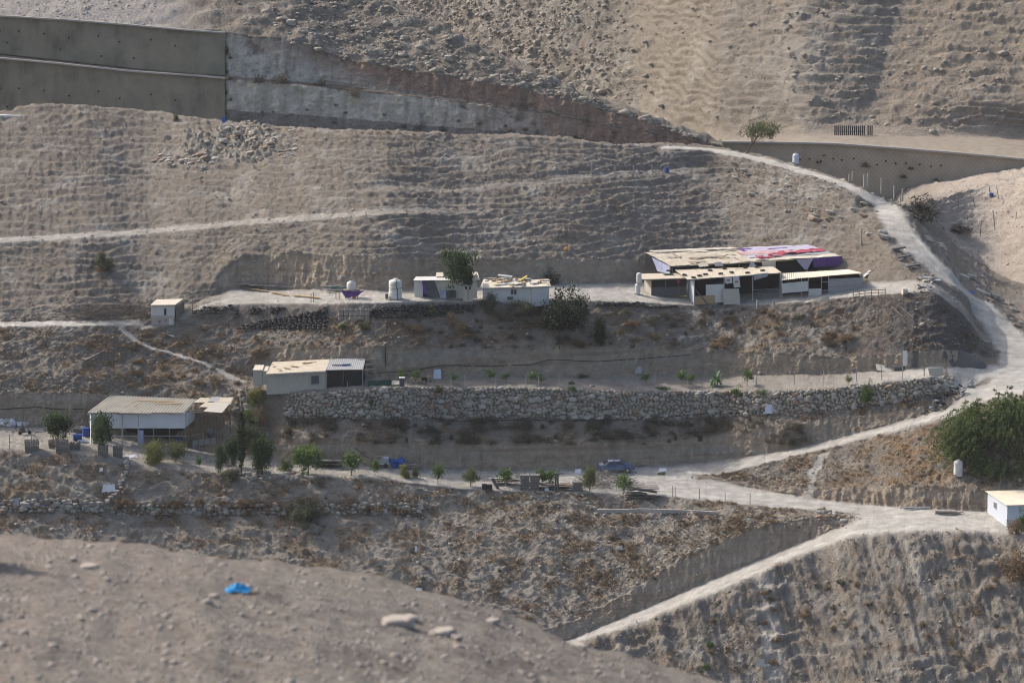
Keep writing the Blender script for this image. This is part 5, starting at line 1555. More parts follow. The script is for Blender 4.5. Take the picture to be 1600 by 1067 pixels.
# ================================================================== tyres
mb = MB()
prof = [(.31, -.07), (.33, 0), (.31, .07), (.24, .1), (.18, .085), (.17, 0), (.18, -.085), (.24, -.1)]
vs, fs = [], []
nn_ = 14
for i in range(nn_):
    a = 2 * math.pi * i / nn_
    vs += [(r * math.cos(a), r * math.sin(a), z) for r, z in prof]
for i in range(nn_):
    for j in range(8):
        fs.append((i * 8 + j, ((i + 1) % nn_) * 8 + j, ((i + 1) % nn_) * 8 + (j + 1) % 8, i * 8 + (j + 1) % 8))
mb.add(vs, fs)
TYRE = mb.mesh('tyre', M['rubber'], smooth=True)


def tyre_wall(label, rows, step=8.0):
    """rows: (u0, u1, v) courses from the bottom up."""
    t = None
    for k, (u0, u1, v) in enumerate(rows):
        n = max(1, int((u1 - u0) / step))
        for i in range(n):
            u = u0 + (i + .5 * (k % 2)) * step + (random.random() - .5) * 1.5
            p = gp(u, v + (random.random() - .5) * 1.2) + Vector((0, -.22, .02))
            if t is None:
                t = thing('tyre_wall', p, label, 'tyre wall')
            o = link(bpy.data.objects.new('tyre', TYRE))
            o.location = p - t.location
            o.rotation_euler = (R(random.uniform(-10, 16)), R(random.uniform(-12, 12)), random.random() * 3)
            s = random.uniform(.88, 1.1)
            o.scale = (s, s, s * random.uniform(1, 1.3))
            o.parent = t
    return t


tyre_wall('stepped bank of stacked old tyres below the upper yard, widest of the tyre banks', [(372, 516, 512), (376, 516, 508.5), (392, 516, 505), (402, 516, 501.5), (430, 515, 498), (448, 514, 494.5), (470, 512, 491), (478, 512, 487.5), (500, 520, 484), (503, 514, 480.5)])
tyre_wall('flat layered tyre bank under the tank and the white cabin', [(578, 668, 494), (578, 690, 490.5), (578, 745, 487), (580, 745, 483.5), (600, 745, 480), (625, 745, 477)])
tyre_wall('short run of tyres beside the two storey hut', [(304, 352, 488), (304, 353, 484.5), (320, 350, 481)])
tyre_wall('single leaning column of tyres on the bare bank', [(367, 378, 496), (367, 378, 492.5), (368, 378, 489), (366, 376, 485.5), (352, 372, 481), (356, 366, 477)])
tyre_wall('small heap of tyres on the bare bank, left of a similar heap', [(393, 414, 489), (394, 413, 485.5), (396, 412, 482)])
tyre_wall('small low heap of tyres on the bare bank under the pale path boards', [(424, 440, 488), (424, 446, 484.5), (426, 455, 481)])
tyre_wall('thin edging of tyres under the pale yard before the low pen', [(935, 1010, 476), (940, 1010, 473.5), (1010, 1068, 478.5)], 7.5)
Yroof = [(1097, 432), (1108, 430), (1131, 429), (1149, 427), (1062, 424.5), (1122, 424), (1146, 421), (1077, 431), (1178, 419.5), (1171, 427.5), (1197, 424), (1196, 418.5), (1085, 435)]
o0 = None
for i, (u, v) in enumerate(Yroof):
    w = (u - 1074) / 148
    a, b = TL.lerp(TR, w), TBL.lerp(TBR, w)
    va, vb_ = 437 - 11 * w, 421.5 - 5 * w
    s = min(.95, max(.05, (va - v) / (va - vb_)))
    o = link(bpy.data.objects.new('roof_tyre', TYRE))
    o.location = a.lerp(b, s) + Vector((0, 0, .14))
    o.rotation_euler = (0, R(6), random.random() * 3)
    tag(o, 'old tyre weighing down the tan roof of the open front shed', 'tyre', 'tyres on the open front shed roof')

# ================================================================== stone walls
def rock_mesh(seed, lev=0, m='stone'):
    r_ = random.Random(seed)
    vs, fs = ICO[lev]
    out = []
    for p in vs:
        k = 1 + r_.uniform(-.2, .2) if lev == 0 else 1 + r_.uniform(-.13, .13) + .25 * mnoise.noise(Vector(p) * 1.6 + Vector((seed * 3.1, 0, 0)))
        v = Vector(p) * k
        out.append((max(-.82, min(.82, v.x)), max(-.8, min(.8, v.y)), max(-.72, min(.72, v.z))))
    me = bpy.data.meshes.new('stone')
    me.from_pydata(out, [], fs)
    me.materials.append(M[m])
    return me


ROCKS = [rock_mesh(i, 0, ('stone', 'stone', 'palestone', 'stone', 'brownstone', 'palestone')[i % 6]) for i in range(18)]
PALE = [rock_mesh(50 + i, 1, 'palestone') for i in range(8)]


def mesh_np(me):
    v = np.empty(len(me.vertices) * 3); me.vertices.foreach_get('co', v)
    me.calc_loop_triangles()
    f = np.empty(len(me.loop_triangles) * 3, dtype=np.int32); me.loop_triangles.foreach_get('vertices', f)
    return v.reshape(-1, 3), f.reshape(-1, 3)


def rotmats(n):
    q = rng.normal(size=(n, 4)); q /= np.linalg.norm(q, axis=1, keepdims=True)
    w, x, y, z = q.T
    return np.stack([np.stack([1 - 2 * (y * y + z * z), 2 * (x * y - z * w), 2 * (x * z + y * w)], -1), np.stack([2 * (x * y + z * w), 1 - 2 * (x * x + z * z), 2 * (y * z - x * w)], -1), np.stack([2 * (x * z - y * w), 2 * (y * z + x * w), 1 - 2 * (x * x + y * y)], -1)], 1)


def np_mesh(name, V_, F_, mat_, tint=None, smooth=False):
    me = bpy.data.meshes.new(name)
    me.vertices.add(len(V_)); me.vertices.foreach_set('co', np.ascontiguousarray(V_, np.float32).reshape(-1))
    me.loops.add(F_.size); me.loops.foreach_set('vertex_index', np.ascontiguousarray(F_, np.int32).reshape(-1))
    me.polygons.add(len(F_)); me.polygons.foreach_set('loop_start', np.arange(0, F_.size, F_.shape[1], dtype=np.int32))
    if smooth:
        me.polygons.foreach_set('use_smooth', np.ones(len(F_), bool))
    if tint is not None:
        a = me.color_attributes.new('tint', 'FLOAT_COLOR', 'POINT')
        c = np.ones((len(V_), 4), np.float32); c[:, :3] = tint
        a.data.foreach_set('color', c.reshape(-1))
    me.update(); me.validate()
    me.materials.append(mat_)
    return me


def scatter(name, protos, P, sc, mat_, flat=(1, 1, .7), parent=None, rot=True, tint=None):
    """Many small pieces joined into one mesh of stuff."""
    Vs, Fs, n0 = [], [], 0
    Ts = []
    pick = rng.integers(0, len(protos), len(P))
    for k, pm in enumerate(protos):
        ii = np.where(pick == k)[0]
        if not len(ii):
            continue
        v, f = pm
        if rot:
            Rm = rotmats(len(ii))
            vv = np.einsum('nij,vj->nvi', Rm, v)
        else:
            a = rng.random(len(ii)) * 6.28
            c, s = np.cos(a)[:, None], np.sin(a)[:, None]
            vv = np.stack([v[None, :, 0] * c - v[None, :, 1] * s, v[None, :, 0] * s + v[None, :, 1] * c, v[None, :, 2] + 0 * c], -1)
        vv = vv * sc[ii][:, None, None] * np.array(flat) + P[ii][:, None, :]
        Vs.append(vv.reshape(-1, 3))
        Fs.append((f[None] + (np.arange(len(ii)) * len(v))[:, None, None] + n0).reshape(-1, f.shape[1]))
        if tint is not None:
            Ts.append(np.repeat(tint[ii], len(v), axis=0))
        n0 += len(ii) * len(v)
    me = np_mesh(name, np.concatenate(Vs), np.concatenate(Fs), mat_, np.concatenate(Ts) if tint is not None else None)
    o = link(bpy.data.objects.new(name, me))
    o['kind'] = 'stuff'
    if parent is not None:
        o.parent = parent
        o.location = -Vector(parent.location)
    return o


def stone_wall(label, u0, u1, top, bot, limit, step=9.5, cat='stone wall', size=1.0):
    """Dry stone wall: stones course by course on the bank between two lines."""
    mid = (u0 + u1) / 2
    tb_, bb_ = (lambda u: float(np.interp(u, [p[0] for p in top], [p[1] for p in top]))), (lambda u: float(np.interp(u, [p[0] for p in bot], [p[1] for p in bot])))
    t = thing('stone_wall', gp(mid, bb_(mid)), label, cat)
    st = []
    v_off, row = 0.0, 0
    maxh = max(bb_(u) - tb_(u) for u in np.linspace(u0, u1, 40))
    while v_off < maxh + 2:
        u = u0 + random.random() * step
        while u < u1:
            v = bb_(u) - v_off + (random.random() - .5) * 3.5
            k = random.choice((.55, .7, .85, 1, 1, 1.2, 1.5))
            if v > tb_(u) - 1.5:
                st.append((u, v, k))
            u += step * (.45 + .62 * k)
        v_off += step * .62
        row += 1
    st.sort(key=lambda s: -s[2])
    for i, (u, v, k) in enumerate(st[:limit]):
        p = gp(u, v) + Vector((0, -.14, 0))
        o = link(bpy.data.objects.new('stone', random.choice(ROCKS)))
        o.location = p - t.location
        s = step / ppm(p.y) * .66 * k * size
        o.scale = (s * random.uniform(.95, 1.25), s * random.uniform(.6, .9), s * random.uniform(.65, .95))
        o.rotation_euler = (random.uniform(-.25, .25), random.uniform(-.35, .35), random.uniform(-.3, .3))
        o.parent = t
    rest = st[limit:]
    if rest:
        P = np.array([tuple(gp(u, v) + Vector((0, -.05, 0))) for u, v, k in rest])
        sc_ = np.array([step / ppm(p[1]) * .62 * s[2] * size for p, s in zip(P, rest)])
        scatter('small_stones', [mesh_np(r) for r in ROCKS[:8]], P, sc_, M['stone'], (1.05, .8, .8), t)
    return t


stone_wall('tall dry stone wall holding up the garden terrace', 446, 1490, [(445, 616), (560, 611), (600, 606), (800, 607), (1000, 613), (1200, 613), (1300, 609), (1400, 597), (1490, 588)],
           [(432, 650), (600, 653), (800, 650), (1000, 655), (1200, 646), (1300, 640), (1400, 626), (1490, 607)], 300, 6.2)
stone_wall('low pale stone wall on the lower slope left of the dirty sheet', -40, 158, [(-40, 781), (0, 779), (150, 783)], [(-40, 799), (0, 798), (158, 796)], 110, 8.5)
stone_wall('dark slate retaining wall overgrown with dry grass, lowest terrace', 168, 660, [(168, 788), (400, 787), (660, 785)], [(168, 801), (400, 801), (660, 799)], 150, 9, size=.85)
stone_wall('short row of rough stones edging the track under the cypress', 382, 470, [(382, 738), (470, 741)], [(382, 745), (470, 748)], 22, 9)
stone_wall('tumbled rubble edging where the two tracks fork', 1276, 1322, [(1276, 795), (1322, 803)], [(1276, 805), (1322, 812)], 26, 8)

def stone_line(label, pts, n, size):
    t = thing('rubble_line', gp(*pts[len(pts) // 2]), label, 'stone line')
    for i in range(n):
        w = i / (n - 1) * (len(pts) - 1); k = min(len(pts) - 2, int(w)); f = w - k
        p = gp(pts[k][0] * (1 - f) + pts[k + 1][0] * f + random.uniform(-3, 3), pts[k][1] * (1 - f) + pts[k + 1][1] * f + random.uniform(-2, 2))
        o = link(bpy.data.objects.new('stone', random.choice(ROCKS))); s = size * random.uniform(.6, 1.4)
        o.location = p - t.location + Vector((0, 0, s * .3)); o.scale = (s, s * .8, s * .7); o.rotation_euler = (0, 0, random.random() * 6); o.parent = t


stone_line('crooked line of rubble running down the bare slope to the dirty white sheet', [(200, 716), (198, 735), (190, 755), (180, 772), (168, 784)], 34, .34)
stone_line('scattered rubble below the ladder between shed and house', [(372, 612), (388, 640), (384, 668), (372, 690)], 40, .4)
# bundles of stakes holding the bank between the two big tyre banks
for i, u in enumerate((532, 541, 549.5, 557.5, 565.5, 573.5)):
    p = gp(u, 498); h = 16.5 / ppm(p.y); mb = MB()
    for k in range(5):
        x = (k - 2) * .11; mb.tube(p + Vector((x, -.25, -.1)), p + Vector((x * .9 + .05, .15, h * random.uniform(.92, 1.05))), .055, .05, 5)
    t = thing('stake_bundle', p, 'upright bundle of grey stakes in the row between the two big tyre banks', 'stakes', 'stake bundles between the tyre banks')
    part(t, 'stakes', mb, M['palestone'])
    mb = MB()
    for z in (.3, .75):
        mb.tube(p + Vector((-.3, -.32 + .25 * z, h * z)), p + Vector((.3, -.32 + .25 * z, h * z)), .03, .03, 4)
    part(t, 'binding', mb, M['dark'])
a, b = gp(133, 565), gp(171, 546); mb = MB(); mb.tube(a + Vector((0, 0, .15)), b + Vector((0, 0, .2)), .09, .07, 6); solo('fallen_pole', mb, M['palebark'], a, 'pale pole lying on the slope left of the footpath', 'pole')
a, b = gp(253, 522), gp(272, 528); mb = MB(); mb.tube(a + Vector((0, 0, .15)), b + Vector((0, 0, .15)), .11, .11, 6); solo('fallen_pole', mb, M['white'], a, 'short white pole lying below the two storey hut', 'pole')
p = gp(12, 186); mb = MB(); mb.box(p + Vector((-1.5, 1.6, .25)), (7, 2.4, .4), Matrix.Rotation(-.12, 3, 'Z')); solo('concrete_pad', mb, M['white'], p, 'white concrete pad at the left end of the hilltop', 'concrete pad')

# ================================================================== timber, scrap and litter
def pile(name, u, v, w, d, h, n, m, label, cat, lenr=(.8, 1), tub=.05, part_name='pole', flatb=False, seed=1, tilt=.3):
    rr = random.Random(seed)
    p = gp(u, v)
    t = thing(name, p, label, cat)
    for i in range(n):
        c = p + Vector((rr.uniform(-w, w) * .35, rr.uniform(-d, d) * .5, h * rr.random() * .9 + .05))
        L = w * rr.uniform(*lenr)
        a = rr.uniform(-tilt, tilt)
        dz = rr.uniform(-tilt, tilt) * .5
        dr = Vector((math.cos(a), math.sin(a), dz)) * L / 2
        mb = MB()
        if flatb:
            wv_ = Vector((0, .25 * rr.uniform(.6, 1.6), .06 * rr.uniform(-1, 1)))
            mb.slab([c - dr - wv_, c + dr - wv_, c + dr + wv_, c - dr + wv_], -.05)
        else:
            mb.tube(c - dr, c + dr, tub, tub * rr.uniform(.5, 1), 5)
        part(t, part_name, mb, M[m] if isinstance(m, str) else M[rr.choice(m)])
    return t


def brush(name, u0, u1, v0, v1, h, n, label, m='twig', seed=3, r=.025):
    """A tangle of dry branches: uncountable, one mesh."""
    rr = random.Random(seed)
    mb = MB()
    for i in range(n):
        u = rr.uniform(u0, u1)
        e = 1 - abs((u - u0) / (u1 - u0) * 2 - 1) ** 2
        p = gp(u, rr.uniform(v0, v1)) + Vector((0, 0, rr.random() * h * e))
        a = rr.random() * 6.28
        L = rr.uniform(.6, 2.4)
        d = Vector((math.cos(a), math.sin(a) * .6, rr.uniform(-.2, .55))).normalized() * L
        b = p + d * .5 + Vector((rr.uniform(-.2, .2), 0, rr.uniform(-.1, .25)))
        mb.tube(p, b, r, r * .8, 3, False); mb.tube(b, p + d, r * .8, r * .4, 3, False)
    return solo(name, mb, M[m], gp((u0 + u1) / 2, v1), label, 'brushwood', kind=None)


brush('brushwood_pile', 118, 236, 486, 504, 1.4, 520, 'long heap of dry grey branches left of the two storey hut')
brush('brushwood_pile', 905, 988, 752, 766, 1.5, 420, 'heap of tangled grey branches on the yard edge before the blue car', 'greywood', 5)
brush('brushwood_pile', 300, 352, 488, 500, .5, 90, 'thin scatter of sticks beside the tyres by the hut', 'greywood', 6)
# pallets
def pallet_stack(u, v, n, w, d, label, nx=1):
    p = gp(u, v)
    t = thing('pallet_stack', p, label, 'pallets')
    rr = random.Random(int(u))
    for c in range(nx):
        for k in range(n):
            mb = MB(); x0 = (c - (nx - 1) / 2) * (w + .08) + rr.uniform(-.04, .04); z = .03 + k * .19
            for i in range(6):
                mb.box(p + Vector((x0 - w / 2 + w * (i + .5) / 6, d / 2, z + .14)), (w / 6 * .75, d, .025))
            for y in (.05, d / 2, d - .05):
                mb.box(p + Vector((x0, y, z + .065)), (w, .1, .12))
            part(t, 'pallet', mb, M['greywood'])
    return t


pallet_stack(828, 767, 10, 1.1, 1.0, 'tall double stack of grey wooden pallets on the yard edge', 2)
pallet_stack(902, 768, 6, 1.2, 1.0, 'lower pallet stack between the posts and the branch heap')
pile('sheet_pile', 1002, 777, 3.0, 1.2, 1.7, 15, 'greywood', 'pile of grey sagging boards beside the hairpin', 'board pile', flatb=True, part_name='board', seed=4)
pile('board_pile', 800, 757, 3.6, 1.0, 1.0, 5, ('beige', 'greywood'), 'few pale boards lying behind the tall pallet stack', 'board pile', flatb=True, part_name='board', seed=14, tilt=.1)
pile('board_pile', 870, 764, 4.0, .8, .9, 10, ('greywood', 'wood'), 'stacked planks between the two pallet stacks', 'board pile', flatb=True, part_name='board', seed=15, tilt=.15)
pile('timber_pile', 512, 729, 3.4, 1.0, .9, 12, ('darkgrey', 'greywood'), 'dark timber and sheets under the cliff right of the bright green tree', 'timber pile', flatb=True, part_name='board', seed=5)
pile('pole_pile', 1452 - 20, 824 - 28, 2.8, .5, .35, 4, 'steel', 'grey pipes lying by the bank left of the pale blue house', 'pipes', part_name='pipe', tub=.09, seed=9, tilt=.12)
pile('pole_pile', 1490, 804, 3.2, .5, .4, 5, 'greywood', 'grey beams lying against the bank near the pale blue house', 'beams', part_name='beam', tub=.1, seed=8, tilt=.12)
pile('pipe_rack', 430, 452, 6, 1.2, .8, 10, ('greywood', 'steel', 'darkgrey'), 'poles and pipes lying along the foot of the upper cliff', 'poles', part_name='pole', seed=11, tilt=.08)
pile('scrap_heap', 395, 449, 2.4, 1, .7, 9, ('darkgrey', 'greywood'), 'dark scrap sheets at the left end of the upper yard', 'scrap', flatb=True, part_name='sheet', seed=12)
pile('cart_wreck', 522, 456, 2.6, .8, .8, 9, ('teal', 'greywood', 'steel'), 'teal cart wreck left of the purple stand', 'cart', part_name='frame_bar', seed=13, tub=.06)
for u0, v0, u1, v1, lab in ((390, 454, 418, 457.5, 'leftmost'), (424, 459, 452, 464, 'middle'), (458, 464, 500, 468, 'longest')):
    a, b = gp(u0, v0), gp(u1, v1)
    mb = MB(); z = Vector((0, 0, .12)); mb.slab([a + z, b + z, b + Vector((0, .4, .15)), a + Vector((0, .4, .15))], -.12)
    solo('edging_board', mb, M['ply'], a, '%s pale board edging the upper yard before the tank' % lab, 'board')
# dark drums, tyre and chute
for u, v in ((757, 764), (765, 765)):
    p = gp(u, v); mb = MB()
    for k in range(3):
        mb.lathe(p + Vector((0, 0, k * .22)), [(.3, 0), (.33, .1), (.3, .2)], 12)
    solo('tyre_stack', mb, M['rubber'], p, 'short stack of black tyres by the slanting plank', 'tyre stack', 'tyre stacks by the slanting plank')
mb = MB(); p = gp(776, 764); mb.slab([p, p + Vector((.4, 0, 0)), p + Vector((-.3, .2, 1.3)), p + Vector((-.7, .2, 1.25))], .1)
solo('slanting_plank', mb, M['darkgrey'], p, 'dark plank leaning on the black tyre stacks', 'plank')
for u in (868, 871.5):
    p = gp(u, 768); mb = MB(); mb.tube(p, p + Vector((0, 0, 2.2)), .11, .11, 6); mb.box(p + Vector((.2, 0, 2.2)), (.9, .12, .12))
    solo('timber_post', mb, M['darkgrey'], p, 'dark timber post with cross piece by the pallets', 'post', 'timber posts by the pallets')
# blue tarpaulin covered trailer
p = gp(600, 731)
t = thing('covered_trailer', p, 'grey trailer with crumpled sheet beside the blue tarpaulin heap', 'trailer')
mb = MB(); mb.box(p + Vector((-.4, .4, .75)), (1.9, 1.0, .5)); part(t, 'bed', mb, M['grey'])
mb = MB(); mb.cloth([p + Vector((-1.5, -.15, .4)), p + Vector((.6, -.15, .5)), p + Vector((.5, .9, 1.25)), p + Vector((-1.2, .9, 1.2))], 8, 5, .14, 2); part(t, 'sheet', mb, M['tarpwhite'])
mb = MB(); mb.box(p + Vector((-.5, .5, 1.35)), (.9, .5, .12)); part(t, 'board', mb, M['ply'])
for x in (-1.0, .2):
    mb = MB(); mb.tube(p + Vector((x, -.2, .28)), p + Vector((x, -.05, .28)), .28, .28, 12); part(t, 'wheel', mb, M['rubber'])
p = gp(617, 731); mb = MB()
mb.blob(p + Vector((0, .4, .55)), (.85, .5, .6), 5, .35, 2); mb.blob(p + Vector((.75, .3, .6)), (.5, .4, .65), 7, .3, 2)
solo('tarpaulin_heap', mb, M['blue'], p, 'heap covered with bright blue tarpaulin under the cliff', 'tarpaulin')
pile('board_pile', 638, 731, 2.6, .8, .7, 6, ('beige', 'greywood'), 'grey boards leaning right of the blue tarpaulin heap', 'board pile', flatb=True, part_name='board', seed=25)
# concrete kerb strip on the lower slope
a = [gp(u, v) for u, v in ((933, 799), (966, 799.5), (1000, 798), (1033, 799), (1066, 800), (1100, 802), (1118, 803))]
t = thing('concrete_kerb', a[0], 'long pale concrete kerb running across the lower slope', 'kerb')
for p, q in zip(a[:-1], a[1:]):
    mb = MB(); z = Vector((0, 0, .32)); mb.slab([p - z * .6 + Vector((0, -.2, 0)), q - z * .6 + Vector((0, -.2, 0)), q + z + Vector((0, -.2, 0)), p + z + Vector((0, -.2, 0))], .25)
    part(t, 'kerb_block', mb, M['conc'])
# boards lying over the edge of the hill road
for i, (u, v) in enumerate(((1404, 391.5), (1412, 404.5), (1426, 418.5))):
    p = gp(u, v); mb = MB(); mb.box(p + Vector((0, 0, .3)), (1.9, .5, .18), Matrix.Rotation(.35, 3, 'Z') @ Matrix.Rotation(-.1, 3, 'Y'))
    solo('road_beam', mb, M['darkgrey'], p, '%s dark beam jutting over the edge of the hill road' % ('topmost', 'middle', 'lowest')[i], 'beam')
# gateway at the end of the garden terrace
g = gp(1463, 588); gy = g.y
t = thing('garden_gate', g, 'pale sheet gate between rough posts at the end of the garden terrace', 'gate')
mb = MB(); mb.slab([A(1453, 589, gy), A(1475, 587, gy), A(1474, 574, gy), A(1450, 575.5, gy)], .05); part(t, 'gate_sheet', mb, M['beige'])
for u, vt in ((1444, 567), (1476.5, 561), (1479.5, 564)):
    mb = MB(); mb.tube(A(u, 590, gy), A(u, vt, gy), .07, .06, 6); part(t, 'post', mb, M['wood'])
mb = MB(); mb.tube(A(1444, 569, gy), A(1477, 568.5, gy), .045, .045, 5); part(t, 'cross_bar', mb, M['wood'])
p = gp(1411, 571.5); y = p.y
mb = MB(); mb.slab([A(1410.6, 572, y - .2), A(1418, 571.5, y - .2), A(1417.5, 547.5, y + .3), A(1410.6, 548, y + .3)], .06); solo('door_leaf', mb, M['white'], p, 'white door leaf leaning upright against the low cliff', 'door')
p = gp(1428, 572); mb = MB(); mb.cloth([A(1424, 573, p.y - .2), A(1434, 573, p.y - .2), A(1436, 548, p.y + .3), A(1431, 547, p.y + .3)], 5, 7, .12, 3); solo('dark_sheet', mb, M['darkgrey'], p, 'dark hanging sheet beside the white door leaf', 'sheet')
p = gp(1386, 579); mb = MB(); mb.slab([A(1370, 578, p.y), A(1402, 582, p.y - .6), A(1400, 571, p.y + .6), A(1368, 568.5, p.y + .9)], .06); solo('panel', mb, M['beige'], p, 'large beige panel lying against the foot of the cliff', 'panel')
p = gp(1404, 577); mb = MB(); mb.blob(p + Vector((0, 0, .2)), (.9, .5, .35), 8, .4, 1); solo('scrap_bundle', mb, M['darkgrey'], p, 'dark scrap bundle at the foot of the white door', 'scrap')
# heap of dark gravel
mb = MB(); p = gp(1500, 572)
vs, fs = [], []
for j in range(9):
    for i in range(28):
        a = 2 * math.pi * i / 28; r = j / 8
        zz_ = 2.0 * (1 - r) ** 1.1 + .12 * mnoise.noise(Vector((math.cos(a) * r * 4, math.sin(a) * r * 4, 1)))
        q = drop(p.x + math.cos(a) * r * 3.6, p.y + 1.6 + math.sin(a) * r * 2.2)
        vs.append(Vector((q.x, q.y, max(p.z + zz_, q.z - .1) if r < .98 else q.z - .1)))
fs = [(j * 28 + i, j * 28 + (i + 1) % 28, (j + 1) * 28 + (i + 1) % 28, (j + 1) * 28 + i) for j in range(8) for i in range(28)]
mb.add(vs, fs); solo('gravel_heap', mb, M['gravel'], p, 'heap of dark gravel beside the bend of the hill road', 'gravel heap', smooth=True)
# white sheet blown against the wall, other single pieces
for u, v, w_, h_, m, lab, nm, cat in ((1205, 645, 1.7, 1.1, 'bluewhite', 'bluish white sheet caught in the shrubs under the stone wall', 'plastic_sheet', 'sheet'), (683, 592, 1.0, 1.2, 'bluewhite', 'bluish white board standing at the back of the garden terrace', 'board', 'board'),
                                       (997, 583, .9, .85, 'grey', 'pale grey panel fixed low on the cliff above the garden', 'panel', 'panel'), (570, 672 - 8, .8, .3, 'tarpwhite', 'scrap of white sheet on the slope under the annex', 'plastic_sheet', 'sheet'),
                                       (170, 768, 1.6, .9, 'tarpwhite', 'dirty white sheet draped over the low slope', 'plastic_sheet', 'sheet'), (135, 794, 1.0, .8, 'tarpwhite', 'white rag caught on the low pale wall', 'rag', 'rag'), (24, 789, .9, .8, 'grey', 'grey frame scrap on the low pale wall', 'scrap', 'scrap'), (72, 789, .5, .15, 'blue', 'small blue rag on the low pale wall', 'rag', 'rag'),
                                       (158, 736, .4, .4, 'tarpwhite', 'white rag halfway down the bare left slope', 'rag', 'rag'), (650, 862, .3, .7, 'tarpwhite', 'white rag on the lower slope beside the vertical wire', 'rag', 'rag'), (655, 922, .8, .25, 'bluewhite', 'white rag low on the slope at the foot of the wire', 'rag', 'rag'),
                                       (967, 858, .9, .45, 'palestone', 'pale crumpled sheet on the lower slope', 'plastic_sheet', 'sheet'), (903, 739, .8, .5, 'tarpwhite', 'white bag against the cliff left of the car', 'bag', 'bag'), (1035, 736, 1.0, .4, 'tarpwhite', 'white bag in the weeds right of the car', 'bag', 'bag'),
                                       (1517, 458, .9, .3, 'blue', 'blue and white litter beside the hill road', 'litter', 'litter'), (350, 192, .6, .8, 'blue', 'blue scrap at the foot of the lower concrete wall end', 'scrap', 'scrap'), (205, 714, 1.6, .3, 'tarpwhite', 'white litter strewn beside the square planter', 'litter', 'litter'), (128, 690, 1.2, .25, 'tarpwhite', 'white sheet on the yard beside the lying blue drum', 'plastic_sheet', 'sheet'),
                                       (854, 766, .5, .45, 'tarpwhite', 'white sack between the posts and the lower pallet stack', 'sack', 'sack'), (1375, 990 - 2, .0, .0, 'grey', '', '', ''), (1188, 1040, 1.0, .8, 'beige', 'flat beige board lying on the right lower slope', 'board', 'board')):
    if not nm:
        continue
    p = gp(u, v); mb = MB()
    mb.cloth([p + Vector((-w_ / 2, -.25, 0)), p + Vector((w_ / 2, -.25, .02)), p + Vector((w_ / 2 * .9, .1, h_)), p + Vector((-w_ / 2 * .8, .1, h_ * .95))], 6, 5, .12 if nm not in ('panel', 'board') else .0, u, rag=.15 if nm not in ('panel', 'board') else 0)
    solo(nm, mb, M[m], p, lab, cat)
# refuse at the left end of the lower yard
for i in range(16):
    p = gp(2 + 2.9 * i * .9, 664 - 6 * random.random() * (i < 7) + (i % 3)); mb = MB(); s = random.uniform(.2, .45)
    mb.blob(p + Vector((0, 0, s * .6)), (s * 1.3, s, s), i, .35, 1)
    solo('rubbish_bag', mb, M[('white', 'tarpwhite', 'lilac', 'grey', 'palestone')[i % 5]], p, 'rubbish bag in the pale heap at the end of the lower yard', 'rubbish bag', 'rubbish bags on the lower yard')
p = gp(127, 677); mb = MB(); mb.blob(p + Vector((0, .3, .3)), (1.2, .5, .5), 2, .4, 2); solo('rubble_heap', mb, M['darkgrey'], p, 'dark scrap heap left of the upright blue drum', 'scrap')
for i in range(34):
    u = random.uniform(1440, 1520); v = 648 - (u - 1440) * .5 + random.uniform(-14, 2)
    p = gp(u, v); mb = MB(); mb.box(p + Vector((0, 0, .12)), (random.uniform(.3, 1.1), random.uniform(.15, .5), .1), Matrix.Rotation(random.random() * 3, 3, 'Z') @ Matrix.Rotation(random.uniform(-.6, .6), 3, 'Y'))
    solo('burnt_scrap', mb, M[random.choice(['darkgrey', 'dark', 'dark', 'grey'])], p, 'dark scrap dumped beside the track above the feathery tree', 'scrap', 'dark scrap dumped beside the track')
for i in range(22):
    u = random.uniform(1434, 1466); v = 455 - (u - 1434) * .1 + random.uniform(-22, 2)
    p = gp(u, v); mb = MB(); mb.box(p + Vector((0, 0, .15)), (random.uniform(.3, .9), random.uniform(.2, .5), .15), Matrix.Rotation(random.random() * 3, 3, 'Z'))
    solo('builders_rubble', mb, M[random.choice(['grey', 'palestone', 'darkgrey', 'bluewhite'])], p, 'block of rubble dumped between upper yard and hill road', 'rubble', 'rubble dumped by the hill road')

p = gp(885, 392); mb = MB(); mb.blob(p + Vector((0, 0, .25)), (.22, .2, .28), 4, .2, 1); solo('plastic_can', mb, M['orange'], p, 'small orange plastic can alone on the hillside above the fig', 'can')
# garden terrace details
p = gp(628, 604); mb = MB(); mb.box(p + Vector((0, 0, .55)), (.6, .5, 1.0)); t = thing('water_cooler_box', p, 'dark upright box with pale lid by the goats', 'box'); part(t, 'box', mb, M['darkgrey']); mb = MB(); mb.box(p + Vector((0, 0, 1.1)), (.7, .6, .09)); part(t, 'lid', mb, M['white'])
p = gp(618, 603); mb = MB(); mb.slab([p + Vector((-.5, 0, .15)), p + Vector((.5, 0, .2)), p + Vector((.6, .5, .55)), p + Vector((-.3, .5, .6))], .25); solo('trough', mb, M['beige'], p, 'pale trough beside the dark upright box', 'trough')
p0, p1 = gp(575, 604), gp(612, 602); mb = MB(); mb.slab([p0, p1, p1 + Vector((0, 0, .75)), p0 + Vector((0, 0, .7))], .06); solo('green_screen', mb, M['green'], p0, 'dark green mesh screen between annex and goats', 'screen')
